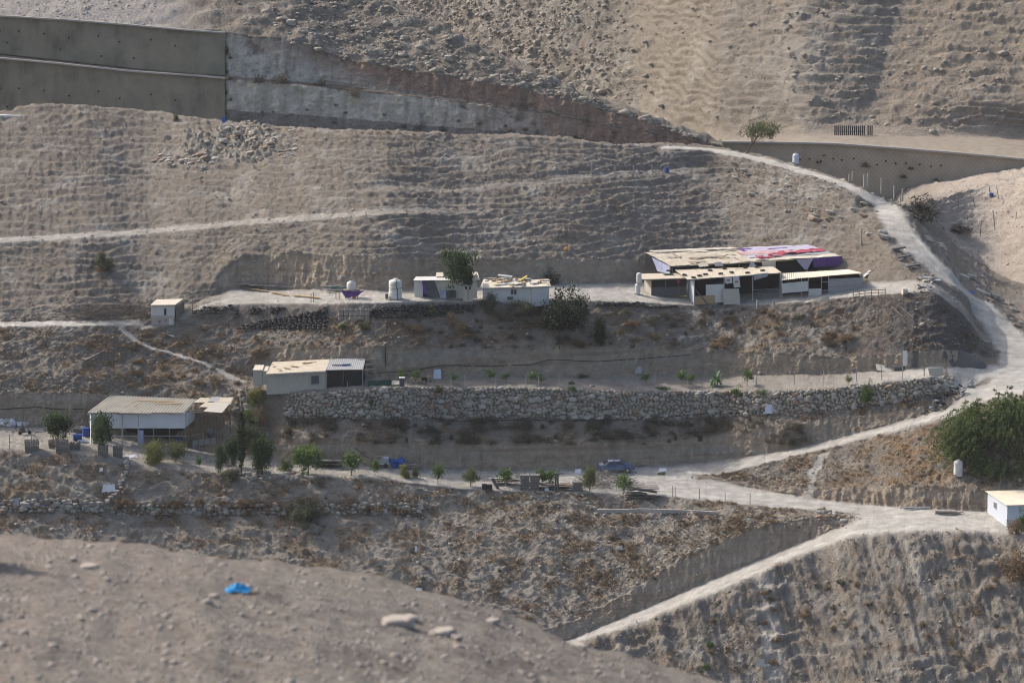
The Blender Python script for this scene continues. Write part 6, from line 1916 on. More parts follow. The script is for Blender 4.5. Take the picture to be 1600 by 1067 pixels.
# leaning ladder over the stone wall and a second frame by the cabins
def ladder(u0, v0, u1, v1, w, n, label, m='palebark', off=.4):
    a, b = gp(u0, v0) + Vector((0, -off, 0)), gp(u1, v1) + Vector((0, -off, .6))
    t = thing('ladder', a, label, 'ladder')
    sd = Vector((w / 2, .05, 0))
    for s in (-1, 1):
        mb = MB(); mb.tube(a + sd * s, b + sd * s, .045, .045, 5); part(t, 'rail', mb, M[m])
    for k in range(1, n):
        mb = MB(); c = a.lerp(b, k / n); mb.tube(c - sd, c + sd, .03, .03, 5); part(t, 'rung', mb, M[m])


ladder(647, 636, 638, 602, .42, 9, 'whitish ladder leaning over the tall stone wall by the goats')
ladder(383, 644, 379, 612, .8, 4, 'pale wooden frame leaning on the rubble between shed and house')
# goats: one skin per animal
def goat(u, v, m, yaw_, label, down_=False, L=.8):
    p = gp(u, v)
    me = bpy.data.meshes.new('goat')
    hd = -.1 if down_ else .32
    P_ = [(0, 0, .56), (-.35 * L, 0, .58), (.33 * L, 0, .57), (.52 * L, 0, .57 + hd * .7), (.72 * L, 0, .6 + hd), (.55 * L, .0, .72 + hd)]
    E_ = [(0, 1), (0, 2), (2, 3), (3, 4), (3, 5)]
    rad = [.19, .17, .16, .09, .055, .03]
    for x, b_ in ((-.34 * L, 1), (.3 * L, 2)):
        for s in (-1, 1):
            n = len(P_)
            P_ += [(x, s * .1, .36), (x + (.04 if x < 0 else -.02), s * .1, .19), (x, s * .1, .0)]
            E_ += [(b_, n), (n, n + 1), (n + 1, n + 2)]
            rad += [.075, .04, .032]
    n = len(P_); P_.append((-.5 * L, 0, .64)); E_.append((1, n)); rad.append(.03)
    me.from_pydata(P_, E_, [])
    o = link(bpy.data.objects.new('goat', me))
    md = o.modifiers.new('skin', 'SKIN')
    for i, r_ in enumerate(rad):
        me.skin_vertices[0].data[i].radius = (r_, r_)
    me.skin_vertices[0].data[0].use_root = True
    o.modifiers.new('sub', 'SUBSURF').levels = 1
    dg = bpy.context.evaluated_depsgraph_get()
    m2 = bpy.data.meshes.new_from_object(o.evaluated_get(dg))
    o.modifiers.clear(); o.data = m2; m2.name = 'goat'
    m2.materials.clear(); m2.materials.append(M[m])
    o.location = p; o.rotation_euler = (0, 0, yaw_)
    return tag(o, label, 'goat')


goat(662, 598.5, 'goat_black', 2.8, 'black goat grazing on the garden terrace', True, .95)
goat(670, 596, 'goat_tan', .3, 'tan goat right of the black goat', False)
goat(655, 599.5, 'goat_tan', 2.9, 'tan goat close left of the black goat', True, .7)
goat(645.5, 598.5, 'goat_tan', .1, 'tan goat nearest to the dark upright box', True, .75)

# ================================================================== posts, bars, hoses
def post(u, v, hpx, label, group, m='palestone', r=.07, ob=None, lean=.0, arm=False, cat='fence post', name='fence_post'):
    p = gp(u, v, ob); h = hpx / ppm(p.y)
    mb = MB(); mb.tube(p - Vector((0, 0, .2)), p + Vector((lean * h, 0, h)), r, r * .9, 6)
    if arm:
        mb.tube(p + Vector((0, 0, h)), p + Vector((-.25, -.1, h + .25)), r * .8, r * .7, 5)
    return solo(name, mb, M[m], p, label, cat, group)


for u, v, h in ((600, 282, 18), (657, 275, 7), (717, 272, 10), (782, 277, 8), (838, 278, 12), (887, 270, 7), (924, 270, 14), (960, 270, 10), (990, 268, 9), (1019, 267, 9)):
    post(u, v, h, 'short pale post in the row across the upper hill', 'pale posts across the upper hill', r=.1, lean=.25 if u == 600 else random.uniform(-.1, .1))
for u, v, h in ((572, 341, 11), (635, 334, 10), (729, 335, 12), (780, 341, 17)):
    post(u, v, h, 'thin post beside the pale upper track', 'thin posts beside the upper track', r=.06)
for u, v, h in ((1327, 281, 9), (1332, 281, 13), (1350, 291, 18), (1353.5, 291, 16), (1356, 291, 20), (1377, 299, 21), (1397, 309, 19), (1407, 313, 7), (1410, 313, 18), (1424, 316, 20), (1441, 316, 9), (1474, 320, 12)):
    post(u, v, h, 'pale post standing along the foot of the netted wall', 'pale posts below the netted wall', r=.11)
for u, v, h in ((1498, 327, 20), (1523, 322, 11), (1561, 311, 20), (1531, 369, 24), (1555, 358, 30), (1587, 344, 13), (1512, 344, 8), (1546, 300, 8)):
    post(u, v, h, 'thin leaning stake planted on the pale mound', 'stakes on the pale mound', 'greywood', .06, lean=random.uniform(-.25, .1))
for u in (705, 727, 775, 822, 842, 874, 978, 1023, 1075, 1128, 1182, 1241, 1287, 1338, 1377, 1410):
    v = float(np.interp(u, [700, 980, 1100, 1250, 1338, 1410], [606, 604, 602, 601, 596, 592]))
    post(u, v, 21 if u % 2 else 19, 'thin grey fence post on the garden terrace, %s' % [n for x_, n in ((720, 'right of the bluish white board'), (760, 'left of the tallest sapling'), (800, 'by the tallest sapling'), (835, 'left of the vine, first of two'), (860, 'left of the vine, second of two'), (950, 'below the vine'), (1000, 'below the grey cliff panel'), (1050, 'at the bright grass strip'), (1100, 'left of the banana plant'), (1150, 'right of the banana plant'), (1200, 'right of the small round tree'), (1260, 'midway from banana to gate'), (1300, 'left of the leafy sapling'), (1350, 'right of the leafy sapling'), (1390, 'before the beige panel'), (9999, 'before the white door leaf')) if u < x_][0], 'fence posts along the garden terrace', 'grey', .05, arm=(u % 3 == 0))
for u, v in ((1093, 779), (1133, 785), (1172, 788), (1056, 777), (1051, 775)):
    post(u, v, 17, 'thin dark post beside the lower branch of the hairpin', 'thin posts beside the hairpin', 'greywood', .045)
for u, v, h in ((1115, 480, 9), (1122, 480, 8), (1210, 479, 13)):
    post(u, v, h, 'thin dark stake on the edge of the upper yard', 'stakes on the upper yard edge', 'greywood', .05)
post(1182.5, 482, 13, 'short white post on the upper yard edge before the tall shed', None, 'white', .09, cat='post', name='white_post')
post(1345.5, 382, 24, 'pale post on the hill above the low metal shed', None, 'palestone', .1, cat='post', name='pale_post')
for u, v, h in ((15, 702, 24), (49, 688, 9)):
    post(u, v, h, 'thin pole at the %s the lone planter on the lower yard' % ('yard edge left of' if u < 20 else 'back of'), None, 'greywood', .045, cat='pole', name='thin_pole')
for u, v, h in ((376, 452, 20), (415, 456, 18), (405, 455, 12), (486, 472, 14), (490, 472, 16), (545 - 20, 468, 11), (530, 468, 12), (301, 490, 24)):
    post(u, v, h, 'thin dark stake on the left upper yard, %s' % ('by the scrap sheets' if u < 390 else 'beside the pole row' if u < 420 else 'above the stepped tyre bank' if u > 480 else 'by the two storey hut'), 'stakes on the left upper yard', 'wood', .05)
# rail fence at the right end of the upper yard
pts = [gp(u, v) for u, v in ((1333, 470), (1356, 467), (1383, 466))]
t = thing('rail_fence', pts[0], 'weathered wooden rail fence at the end of the upper yard', 'fence')
for k in range(6):
    w = k / 5 * 2; i = min(1, int(w)); q = pts[i].lerp(pts[i + 1], w - i)
    mb = MB(); mb.tube(q - Vector((0, 0, .2)), q + Vector((0, 0, 1.15 + .1 * (k % 2))), .06, .05, 5); part(t, 'fence_post', mb, M['wood'])
for z in (.75, 1.1):
    for a, b in zip(pts[:-1], pts[1:]):
        mb = MB(); mb.tube(a + Vector((0, -.06, z)), b + Vector((0, -.06, z)), .05, .05, 5); part(t, 'rail', mb, M['wood'])
# fallen screen on the yard edge
p = gp(1275, 472); mb = MB(); mb.cloth([A(1258, 473, p.y - .3), A(1296, 470.5, p.y - .3), A(1295.5, 460.5, p.y), A(1258, 471, p.y)], 8, 4, .1, 6); solo('fallen_screen', mb, M['tan'], p, 'dusty tan cloth screen slumped on the upper yard edge', 'screen')
p = gp(1311, 489); mb = MB(); mb.cloth([A(1303, 492, p.y - .2), A(1322, 489, p.y - .2), A(1320, 481, p.y + .2), A(1306, 482, p.y + .2)], 6, 4, .15, 7); solo('red_rag', mb, M['rust'], p, 'dull red cloth hanging on the bank below the metal shed', 'rag')
mb = MB(); p = gp(1411, 461); mb.tube(p + Vector((-.1, 0, .45)), p + Vector((.5, .1, .45)), .45, .45, 14); solo('cable_drum', mb, M['cream'], p, 'pale round drum on the bare end of the upper yard', 'drum')
for i in range(2):
    a, b = gp(1392 + 14 * i, 480 + i), gp(1410 + 16 * i, 497 + 2 * i); mb = MB(); mb.tube(a + Vector((0, -.1, .2)), b + Vector((0, -.1, .25)), .05, .05, 5); solo('fallen_pole', mb, M['greywood'], a, '%s pole lying down the dark gravel bank' % ('first' if i == 0 else 'second'), 'pole')
# barrier of steel bars at the ravine mouth
p = gp(1334, 212, FAR)
t = thing('steel_bar_barrier', p, 'row of dark upright steel bars closing the ravine mouth', 'barrier')
for k in range(20):
    if k in (16,):
        continue
    u = 1304.5 + 3.05 * k
    q = gp(u, 211.5, FAR)
    mb = MB(); mb.tube(q - Vector((0, 0, .3)), q + Vector((0, 0, 15 / ppm(q.y))), .1, .1, 6); part(t, 'bar', mb, M['dark'])
mb = MB(); mb.tube(gp(1304, 209.5, FAR) + Vector((0, -.1, .4)), gp(1351, 209.5, FAR) + Vector((0, -.1, .4)), .06, .06, 5); part(t, 'cross_rail', mb, M['rust'])
# black hoses along the cliffs
def hose(pts, label, r=.045, m='dark'):
    q = []
    for (u0, v0), (u1, v1) in zip(pts[:-1], pts[1:]):
        n = max(2, int(abs(u1 - u0) / 14) + int(abs(v1 - v0) / 14))
        for i in range(n):
            w = i / n
            q.append(gp(u0 + (u1 - u0) * w, v0 + (v1 - v0) * w + 1.2 * mnoise.noise(Vector((u0 + w * 9, v0, 0)))) + Vector((0, -.15, .05)))
    mb = MB(); mb.path(q, r, 4)
    solo('hose', mb, M[m], q[0], label, 'hose')


hose([(575, 583), (640, 580), (690, 571), (760, 572), (830, 570), (860, 562), (930, 565), (1000, 561), (1060, 556), (1100, 553)], 'black hose running along the cliff above the garden terrace')
hose([(605, 500), (603, 530), (602, 560), (604, 586)], 'black hose hanging down the cliff right of the annex')
hose([(875, 530), (873, 560)], 'short black hose dropping from the big dark fig')
hose([(640, 645), (700, 658), (800, 656), (900, 658), (1000, 655), (1080, 648), (1150, 645), (1190, 640)], 'black hose along the foot of the tall stone wall')
hose([(0, 640), (60, 636), (100, 640), (150, 638)], 'black hose sagging across the cliff left of the striped shed')
hose([(655, 700), (656, 760), (655, 800), (655, 850), (652, 930)], 'dark wire line running straight down the lower slope', .03, 'greywood')
hose([(555, 700), (575, 715), (600, 722)], 'thin dark hose on the cliff behind the trailer', .03)

# near the camera: blue cloth and stones on the slope
p = gp(371, 924, NEAR); mb = MB()
nu_, nv_ = 22, 16
vs = []
for j in range(nv_ + 1):
    for i in range(nu_ + 1):
        x_, y_ = i / nu_ - .5, j / nv_ - .5
        f_ = math.exp(-((x_ / .42) ** 2 + (y_ / .42) ** 2))
        hgt_ = .015 + f_ * (.05 + .075 * abs(mnoise.noise(Vector((x_ * 5, y_ * 4, 2)))) * 2 + .03 * mnoise.noise(Vector((x_ * 13, y_ * 11, 7))))
        vs.append(p + Vector((x_ * .34 + .03 * mnoise.noise(Vector((y_ * 7, x_ * 3, 1))), y_ * .3 + .03 * mnoise.noise(Vector((x_ * 6, 5, y_)))  , hgt_)))
mb.add(vs, [(j * (nu_ + 1) + i, j * (nu_ + 1) + i + 1, (j + 1) * (nu_ + 1) + i + 1, (j + 1) * (nu_ + 1) + i) for j in range(nv_) for i in range(nu_)])
solo('blue_cloth', mb, M['bluecloth'], p, 'crumpled bright blue cloth lying on the near slope', 'cloth')
mb = MB(); q = gp(388, 929, NEAR); mb.tube(q + Vector((0, 0, .02)), q + Vector((.16, .03, .02)), .02, .015, 6); solo('stick', mb, M['wood'], q, 'brown stick beside the bright blue cloth', 'stick')
for i, (u, v, r_, lab) in enumerate(((622, 976, .21, 'largest pale stone on the near slope'), (692, 992, .17, 'second pale stone on the near slope, right of the largest'), (640, 968, .12, 'smaller stone touching the largest near stone'), (140, 888, .12, 'flat stone on the near slope beyond the dark shadow'), (770, 972, .1, 'stone on the crest of the near slope'), (905, 1012, .13, 'pale stone on the crest of the near slope where the lowest road meets it'))):
    p = gp(u, v, NEAR); o = link(bpy.data.objects.new('near_stone', rock_mesh(200 + i, 2, 'nearstone')))
    o.location = p + Vector((0, 0, r_ * .08)); o.scale = (r_ * 1.25, r_, r_ * .6); o.rotation_euler = (0, 0, i)
    tag(o, lab, 'stone')
# unseen rock added left of the view to throw the slope's dark shadow
p = gp(-62, 876, NEAR); o = link(bpy.data.objects.new('boulder', rock_mesh(300, 1, 'nearstone'))); o.location = p + Vector((-.1, .2, .45)); o.scale = (.42, .4, .95)
tag(o, 'unseen upright rock added left of the view to cast the long shadow', 'boulder')

# ================================================================== plants
def leaf_cloud(C_, n, spread, size, cols, elong=1.6, droop=0.0, seed=0):
    """Leaf quads round clump centres C_ (k,3): vertices, faces, tints."""
    r = np.random.default_rng(seed)
    k = len(C_)
    idx = r.integers(0, k, n)
    off = r.normal(size=(n, 3)) * spread
    c = C_[idx] + off
    d = r.normal(size=(n, 3)); d[:, 2] -= droop
    d /= np.linalg.norm(d, axis=1, keepdims=True)
    e = np.cross(d, r.normal(size=(n, 3))); e /= np.linalg.norm(e, axis=1, keepdims=True) + 1e-9
    s = size * r.uniform(.6, 1.35, (n, 1))
    a, b = d * s * elong, e * s * .5
    Vv = np.stack([c - a * .5, c + b, c + a * .5, c - b], 1).reshape(-1, 3)
    Ff = np.arange(n * 4, dtype=np.int32).reshape(n, 4)
    cl = np.array(cols)
    clump = r.random(k)
    w = np.clip(clump[idx] * .7 + r.random(n) * .5, 0, .999)
    t = cl[(w * len(cl)).astype(int)] * r.uniform(.8, 1.2, (n, 1))
    return Vv, Ff, np.repeat(t, 4, axis=0)


def crown_points(kind, n, r):
    p = r.normal(size=(n, 3)); p /= np.linalg.norm(p, axis=1, keepdims=True)
    rad = r.uniform(.35, 1, (n, 1)) ** .6
    ph_ = r.random(6) * 6.28
    lobe = .72 + .22 * np.sin(3 * np.arctan2(p[:, 1], p[:, 0]) + ph_[0]) + .18 * np.sin(5 * p[:, 2] + ph_[1]) + .14 * np.sin(4 * p[:, 0] + 6 * p[:, 2] + ph_[2])
    p = p * rad * (lobe[:, None] + .2)
    if kind == 'round':
        return p * np.array((.5, .5, .42)) + np.array((0, 0, .6))
    if kind == 'tall':
        return p * np.array((.42, .42, .46)) + np.array((0, 0, .56))
    if kind == 'bush':
        p[:, 2] = np.abs(p[:, 2])
        return p * np.array((.5, .5, .85)) + np.array((0, 0, .08))
    if kind == 'low':
        p[:, 2] = np.abs(p[:, 2])
        return p * np.array((.6, .5, .5)) + np.array((0, 0, .06))
    if kind == 'column':
        z = r.random((n, 1))
        w = np.sin(np.pi * np.clip(z * .9 + .08, 0, 1)) ** .6
        return np.concatenate([p[:, :2] * .075 * w, z * .84 + .13], 1)
    if kind == 'umbrella':
        q = p * np.array((.62, .5, .25)) + np.array((.05, 0, .72)); return q
    if kind == 'sapling':
        return p * np.array((.22, .22, .34)) + np.array((0, 0, .62))
    return p


DG = [(.026, .044, .016), (.038, .064, .02), (.055, .086, .026)]
MG = [(.042, .072, .018), (.068, .11, .026), (.10, .15, .036)]
BG = [(.05, .09, .02), (.08, .135, .03), (.12, .175, .045)]
OL = [(.07, .085, .035), (.105, .12, .045), (.15, .155, .06)]
YG = [(.09, .105, .03), (.14, .15, .04), (.19, .185, .06)]
GG = [(.06, .07, .042), (.085, .092, .055), (.12, .12, .075)]
DR = [(.12, .085, .05), (.17, .115, .06), (.22, .15, .085)]
SC = [(.075, .064, .046), (.11, .092, .066), (.08, .08, .052)]
FE = [(.055, .082, .022), (.085, .118, .033), (.12, .155, .045)]


def make_tree(name, kind, clumps, leaves, spread, size, cols, bark='bark', trunk=.02, limbs=7, elong=1.7, droop=0.0, seed=1, multi=False, tilt=0.0):
    """Unit-high plant at the origin: Empty > trunk, crown."""
    r = np.random.default_rng(seed)
    t = thing(name, (0, 0, 0), None, None)
    Cc = crown_points(kind, clumps, r)
    if tilt:
        Cc[:, 0] += tilt * Cc[:, 2]
    v, f, c = leaf_cloud(Cc, leaves, spread, size, cols, elong, droop, seed)
    v[:, 2] = np.maximum(v[:, 2], .0)
    o = link(bpy.data.objects.new('crown', np_mesh('crown', v, f, M_LEAF, c)))
    o.parent = t
    mb = MB()
    order = r.permutation(clumps)[:limbs]
    fork = Vector((tilt * .35, 0, .3)) if not multi else Vector((0, 0, .04))
    if not multi:
        mb.tube((0, 0, -.05), fork * .5 + Vector((.01, 0, 0)), trunk, trunk * .85, 7); mb.tube(fork * .5 + Vector((.01, 0, 0)), fork, trunk * .85, trunk * .7, 7)
    for k in order:
        e = Vector(Cc[k])
        m_ = fork.lerp(e, .5) + Vector((0, 0, .03))
        mb.tube(fork - Vector((0, 0, .03)), m_, trunk * .55, trunk * .38, 5, False); mb.tube(m_, e, trunk * .38, trunk * .12, 5, False)
    o = link(bpy.data.objects.new('trunk', mb.mesh('trunk', M[bark], smooth=True)))
    o.parent = t
    return t


PROTO = {
    'dense': lambda s: make_tree('broadleaf_tree', 'round', 70, 5200, .075, .034, DG, seed=s),
    'loose': lambda s: make_tree('broadleaf_tree', 'tall', 46, 3400, .075, .036, MG[:1] + DG[1:], seed=s),
    'bright': lambda s: make_tree('citrus_tree', 'round', 60, 4600, .07, .036, BG, trunk=.03, seed=s),
    'olive': lambda s: make_tree('olive_tree', 'round', 50, 4200, .09, .026, OL, elong=2.6, trunk=.03, seed=s),
    'yellow': lambda s: make_tree('olive_tree', 'bush', 46, 4400, .09, .028, YG, elong=2.6, trunk=.02, multi=True, seed=s),
    'conifer': lambda s: make_tree('conifer_tree', 'tall', 60, 4200, .075, .03, GG[:1] + DG[1:], elong=3, trunk=.03, seed=s),
    'cypress': lambda s: make_tree('cypress_tree', 'column', 90, 4000, .018, .014, DG[:2] + [(.045, .05, .022)], elong=3, trunk=.012, seed=s),
    'fig': lambda s: make_tree('fig_tree', 'sapling', 20, 620, .09, .06, MG, bark='palebark', trunk=.025, elong=1.2, seed=s),
    'sapling': lambda s: make_tree('sapling', 'sapling', 12, 420, .08, .055, BG, bark='palebark', trunk=.018, elong=1.3, seed=s),
    'bush': lambda s: make_tree('green_bush', 'bush', 40, 2600, .08, .035, MG, trunk=.02, multi=True, seed=s),
    'grey': lambda s: make_tree('grey_bush', 'bush', 50, 4200, .08, .026, GG, elong=2.5, trunk=.015, multi=True, seed=s),
    'scrub': lambda s: make_tree('scrub_bush', 'low', 22, 800, .17, .034, SC, bark='twig', elong=5, trunk=.02, multi=True, seed=s),
    'dryb': lambda s: make_tree('dry_bush', 'bush', 26, 1500, .1, .035, DR, bark='twig', elong=3, trunk=.015, multi=True, seed=s),
    'dead': lambda s: make_tree('dead_bush', 'bush', 40, 500, .1, .05, [(.06, .052, .045), (.085, .075, .065)], bark='twig', elong=5, trunk=.018, limbs=40, multi=True, seed=s),
    'hedge': lambda s: make_tree('low_hedge', 'low', 30, 1800, .1, .035, BG[:2] + MG[:1], trunk=.01, multi=True, seed=s),
    'darkfig': lambda s: make_tree('fig_thicket', 'bush', 70, 3600, .08, .04, [(.014, .022, .011), (.022, .034, .015), (.035, .05, .022)], elong=1.3, trunk=.02, multi=True, limbs=14, seed=s),
    'acacia': lambda s: make_tree('acacia_tree', 'umbrella', 46, 2600, .075, .026, GG[:1] + OL[:2], elong=2.2, trunk=.025, limbs=9, tilt=.55, seed=s),
}
_protos = {}
_pcount = {}


def plant(kind, u, vb, vt, wpx, label, group=None, ob=None, cat=None):
    """A plant rooted at pixel (u, vb): its height and width follow the photo."""
    p = gp(u, vb, ob)
    k = ppm(p.y)
    h, w = (vb - vt) / k, wpx / k
    c = _pcount.get(kind, 0); _pcount[kind] = c + 1
    key = (kind, c % 3)
    nat = {'round': 1.05, 'cypress': .17, 'sapling': .6, 'fig': .6, 'scrub': 2.2, 'hedge': 2.2, 'acacia': 1.25}.get(kind, 1.1)
    if key not in _protos:
        t = PROTO[kind](c % 3 + 11)
        _protos[key] = t
    else:
        t = copy_tree(_protos[key])
    sx = w / (h * nat) * h
    t.location = p - Vector((0, 0, .05)); t.rotation_euler = (0, 0, random.random() * 6.28 if kind != 'acacia' else 0.2); t.scale = (sx, sx, h)
    names_ = {'dense': 'tree', 'loose': 'tree', 'bright': 'tree', 'olive': 'tree', 'yellow': 'tree', 'conifer': 'tree', 'cypress': 'tree', 'acacia': 'tree', 'fig': 'tree', 'sapling': 'sapling'}
    if 'group' in t.keys():
        del t['group']
    return tag(t, label, cat or names_.get(kind, 'bush'), group)


def near(u, marks):
    for x, n in marks:
        if u < x:
            return n
    return marks[-1][1]


def size_word(w, a, b):
    return 'small' if w < a else ('medium' if w < b else 'broad')


plant('dense', 91, 692, 640, 49, 'round dark green tree growing behind the front woven planters')
plant('loose', 161, 706, 644, 46, 'loose dark tree in front of the white tarpaulin')
plant('yellow', 240, 724, 681, 38, 'yellow green olive bush before the striped shed')
plant('olive', 275, 724, 690, 36, 'smaller grey green olive tree right of the yellow green one')
plant('sapling', 311, 733, 708, 12, 'slim green sapling below the pen fence')
plant('loose', 345, 738, 692, 30, 'thin leafy tree left of the cypress')
plant('conifer', 362, 728, 678, 30, 'dark bushy tree directly behind the cypress')
plant('cypress', 378, 742, 637, 15, 'tall narrow dark cypress by the stone edging')
plant('conifer', 410, 741, 676, 44, 'pointed dark green tree right of the cypress')
plant('grey', 360, 749, 724, 36, 'rounded grey green bush hanging over the bank below the cypress')
plant('bush', 446, 735, 705, 26, 'dim green bush between pointed tree and bright green tree')
plant('bright', 482, 742, 692, 52, 'bright green round tree with a bare trunk beside the track')
plant('fig', 549, 743, 702, 34, 'open branched light fig beside the track, left of the trailer')
plant('fig', 586, 743, 714, 18, 'small thin fig in front of the grey trailer')
plant('yellow', 633, 746, 722, 22, 'yellow green bush at the right end of the tarpaulin heap')
plant('grey', 648, 746, 724, 14, 'grey green shrub touching the yellow green bush by the track')
plant('fig', 684, 756, 722, 18, 'lone fig sapling on the bank right of the tarpaulin heap')
plant('olive', 735, 759, 729, 26, 'grey olive tree on the bank left of the black tyre stacks')
plant('fig', 790, 759, 728, 26, 'dark leaved fig behind the tall pallet stack')
plant('fig', 848, 760, 729, 22, 'left one of two touching figs by the dark timber posts')
plant('fig', 863, 760, 731, 22, 'right one of two touching figs by the dark timber posts')
plant('olive', 921, 768, 728, 24, 'thin olive growing through the branch heap')
plant('sapling', 974, 778, 731, 24, 'pale stemmed sapling with few bright leaves before the car')
plant('grey', 476, 815, 774, 52, 'big rounded grey green bush on the lowest terrace wall')
plant('yellow', 402, 630, 601, 30, 'olive coloured bush beside the cabins')
plant('dryb', 402, 660, 628, 36, 'brown dry bush below the cabins')
plant('grey', 394, 702, 645, 44, 'tall grey green thicket on the bank above the cypress')
plant('bush', 391, 665, 630, 26, 'green bush on the bank left of the brown dry bush')
plant('dense', 716, 468, 392, 55, 'dense dark green tree in front of the white cabin')
plant('darkfig', 880, 516, 440, 74, 'big dark fig thicket overhanging the bank right of the white house')
plant('darkfig', 905, 500, 452, 34, 'dark upright fig stems at the right side of the big fig thicket')
plant('darkfig', 938, 540, 478, 20, 'dark creeper trailing down the bank right of the fig thicket')
plant('scrub', 790, 500, 474, 70, 'dark scrub under the window of the white house')
plant('grey', 765, 484, 448, 34, 'grey green shrub at the left corner of the white house')
plant('grey', 812, 490, 464, 44, 'grey green shrub under the right half of the white house')
plant('dead', 861, 443, 415, 34, 'grey leafless bush on the cliff behind the white outhouse')
plant('bush', 674, 492, 476, 22, 'small green bush on the tyre bank below the white cabin')
plant('dryb', 706, 505, 486, 22, 'pale brown dry bush on the bank, upper of two')
plant('dryb', 722, 520, 500, 22, 'pale brown dry bush on the bank, lower of two')
plant('dryb', 848, 508, 490, 24, 'pale brown dry bush left of the fig thicket')
plant('bush', 535, 512, 500, 14, 'yellow green tuft left below the big tyre bank')
plant('grey', 570, 515, 499, 20, 'grey green tuft below the stake bundles')
plant('grey', 160, 420, 383, 34, 'lone dusty green bush on the upper hillside')
plant('dryb', 160, 424, 408, 26, 'dry brown growth at the foot of the lone hillside bush')
plant('sapling', 1167, 604, 573, 22, 'small round tree on the garden terrace right of the banana')
plant('bush', 1153, 620, 601, 26, 'dark green bush on the wall top below the small round tree')
plant('hedge', 1190, 614, 600, 44, 'low green growth along the wall top')
plant('bush', 1355, 630, 590, 24, 'bright green shrub growing out of the stone wall')
plant('sapling', 1326, 602, 583, 14, 'small leafy sapling at the back of the terrace near the shrub in the wall')
plant('hedge', 580, 634, 612, 22, 'green bush on the wall below the annex')
plant('hedge', 1035, 608, 600, 46, 'bright green strip of grass on the terrace edge')
plant('hedge', 895, 610, 596, 34, 'green weeds on the terrace edge below the vine')
plant('bush', 893, 600, 592, 12, 'small dark green tuft on the garden terrace')
plant('grey', 685, 612, 598, 18, 'brownish bush on the wall top right of the ladder')
plant('hedge', 910, 590, 579, 40, 'yellow green vine trained above the garden terrace', cat='vine')
for u, v, h, lab in ((628, 596, 19, 'behind the dark upright box'), (652, 598, 20, 'among the goats'), (708, 600, 18, 'right of the bluish white board'), (766, 597, 21, 'tallest of three left of the vine'), (790, 598, 14, 'shortest, middle of the terrace'), (832, 600, 20, 'left of a close pair before the vine'), (845, 600, 16, 'right of a close pair before the vine'), (1010, 600, 16, 'below the grey panel on the cliff'), (1065, 602, 24, 'tall one left of the banana plant'), (1080, 602, 18, 'close beside the banana plant')):
    plant('sapling', u, v, v - h * 1.15, 18, 'thin yellow green sapling, %s' % lab, 'saplings on the garden terrace')
plant('acacia', 1165, 240, 190, 62, 'leaning acacia tree in front of the netted wall end')
plant('dead', 1440, 345, 305, 60, 'large grey leafless thornbush in the gully below the netted wall')
plant('dead', 1500, 365, 345, 40, 'grey brush in the gully beside the pale mound')
plant('dryb', 1588, 835, 805, 30, 'dry weeds at the corner of the pale blue house')
plant('dryb', 1590, 905, 845, 60, 'rust coloured dry thicket at the right end of the lower slope')
plant('bush', 1596, 830, 792, 22, 'green shrub before the front of the pale blue house')
plant('hedge', 1035, 741, 732, 26, 'dry olive weeds on the track side right of the car')
plant('bush', 1110, 1010, 996, 16, 'small green bush on the lower right slope')
plant('bush', 1103, 1045, 1030, 16, 'yellow green bush low on the right slope near the picture edge')
plant('dryb', 1258, 964, 946, 22, 'rusty tuft on the right lower slope')
plant('grey', 1315, 912, 902, 18, 'grey tuft high on the right lower slope')
plant('grey', 217, 140, 128, 13, 'yellow flowered bush growing on the lower concrete wall', ob=CUT)
plant('grey', 305, 150, 137, 16, 'dark bush on the lower concrete wall near its end', ob=CUT)
plant('grey', 275, 187, 176, 9, 'green tuft at the foot of the lower concrete wall', ob=GROUND)
for k in range(9):
    plant('scrub', 350 + (k % 3) * 5, 70 + 11 * k, 60 + 11 * k, 15, 'dark scrub growing along the seam of concrete and rock', 'scrub along the wall seam', CUT)
plant('scrub', 355, 86, 66, 22, 'dark bush where the upper concrete wall meets the rock', ob=CUT)
for u, v, s in ((1278, 252, 9), (1287, 241, 6), (1352, 258, 15), (1423, 262, 11), (1411, 275, 12), (1462, 279, 9)):
    x_, z_ = rays(u, v); c = A(u, v, 565.0)
    t = copy_tree(_protos[('scrub', 0)]); put(t, c + Vector((0, -.3, -.3)), u, s / ppm(565) * .8)
    tag(t, 'dark tuft rooted in the netted retaining wall', 'bush', 'dark tufts on the netted wall')
for u, v, s in ((352, 190, 14), (380, 197, 18), (410, 174, 8), (428, 174, 7), (525, 162, 10), (523, 190, 12), (600, 178, 12), (630, 195, 16), (655, 196, 22), (690, 200, 20), (716, 187, 10), (750, 190, 16), (790, 195, 10), (820, 200, 14), (840, 205, 14), (870, 178, 12), (915, 185, 14), (960, 205, 14), (405, 120, 30), (440, 118, 40), (500, 126, 26), (560, 140, 40), (480, 170, 9), (540, 175, 9), (800, 205, 20), (900, 212, 20)):
    plant('scrub', u, v + s * .3, v - s * .35, s * 1.3, '%s dark tuft on the %s rock cut, %s' % ('large' if s > 16 else 'small', 'upper' if v < 150 and u < 600 else 'lower', near(u, [(420, 'next to the concrete wall'), (500, 'where the rock turns pale'), (620, 'left of the red rock'), (720, 'under the red rock'), (820, 'past the middle of the cut'), (2000, 'at the thin right end')])), 'dark tufts on the rock cut', CUT)
rs = random.Random(5)
WALLMARK = [(505, 'below the beige house'), (575, 'below the shade annex'), (650, 'left of the ladder'), (720, 'right of the ladder'), (800, 'above the black tyre stacks'), (870, 'above the pallets'), (950, 'above the blue car'), (1050, 'right of the blue car'), (1110, 'below the banana plant'), (1180, 'left of the bluish sheet'), (2000, 'right of the bluish sheet')]
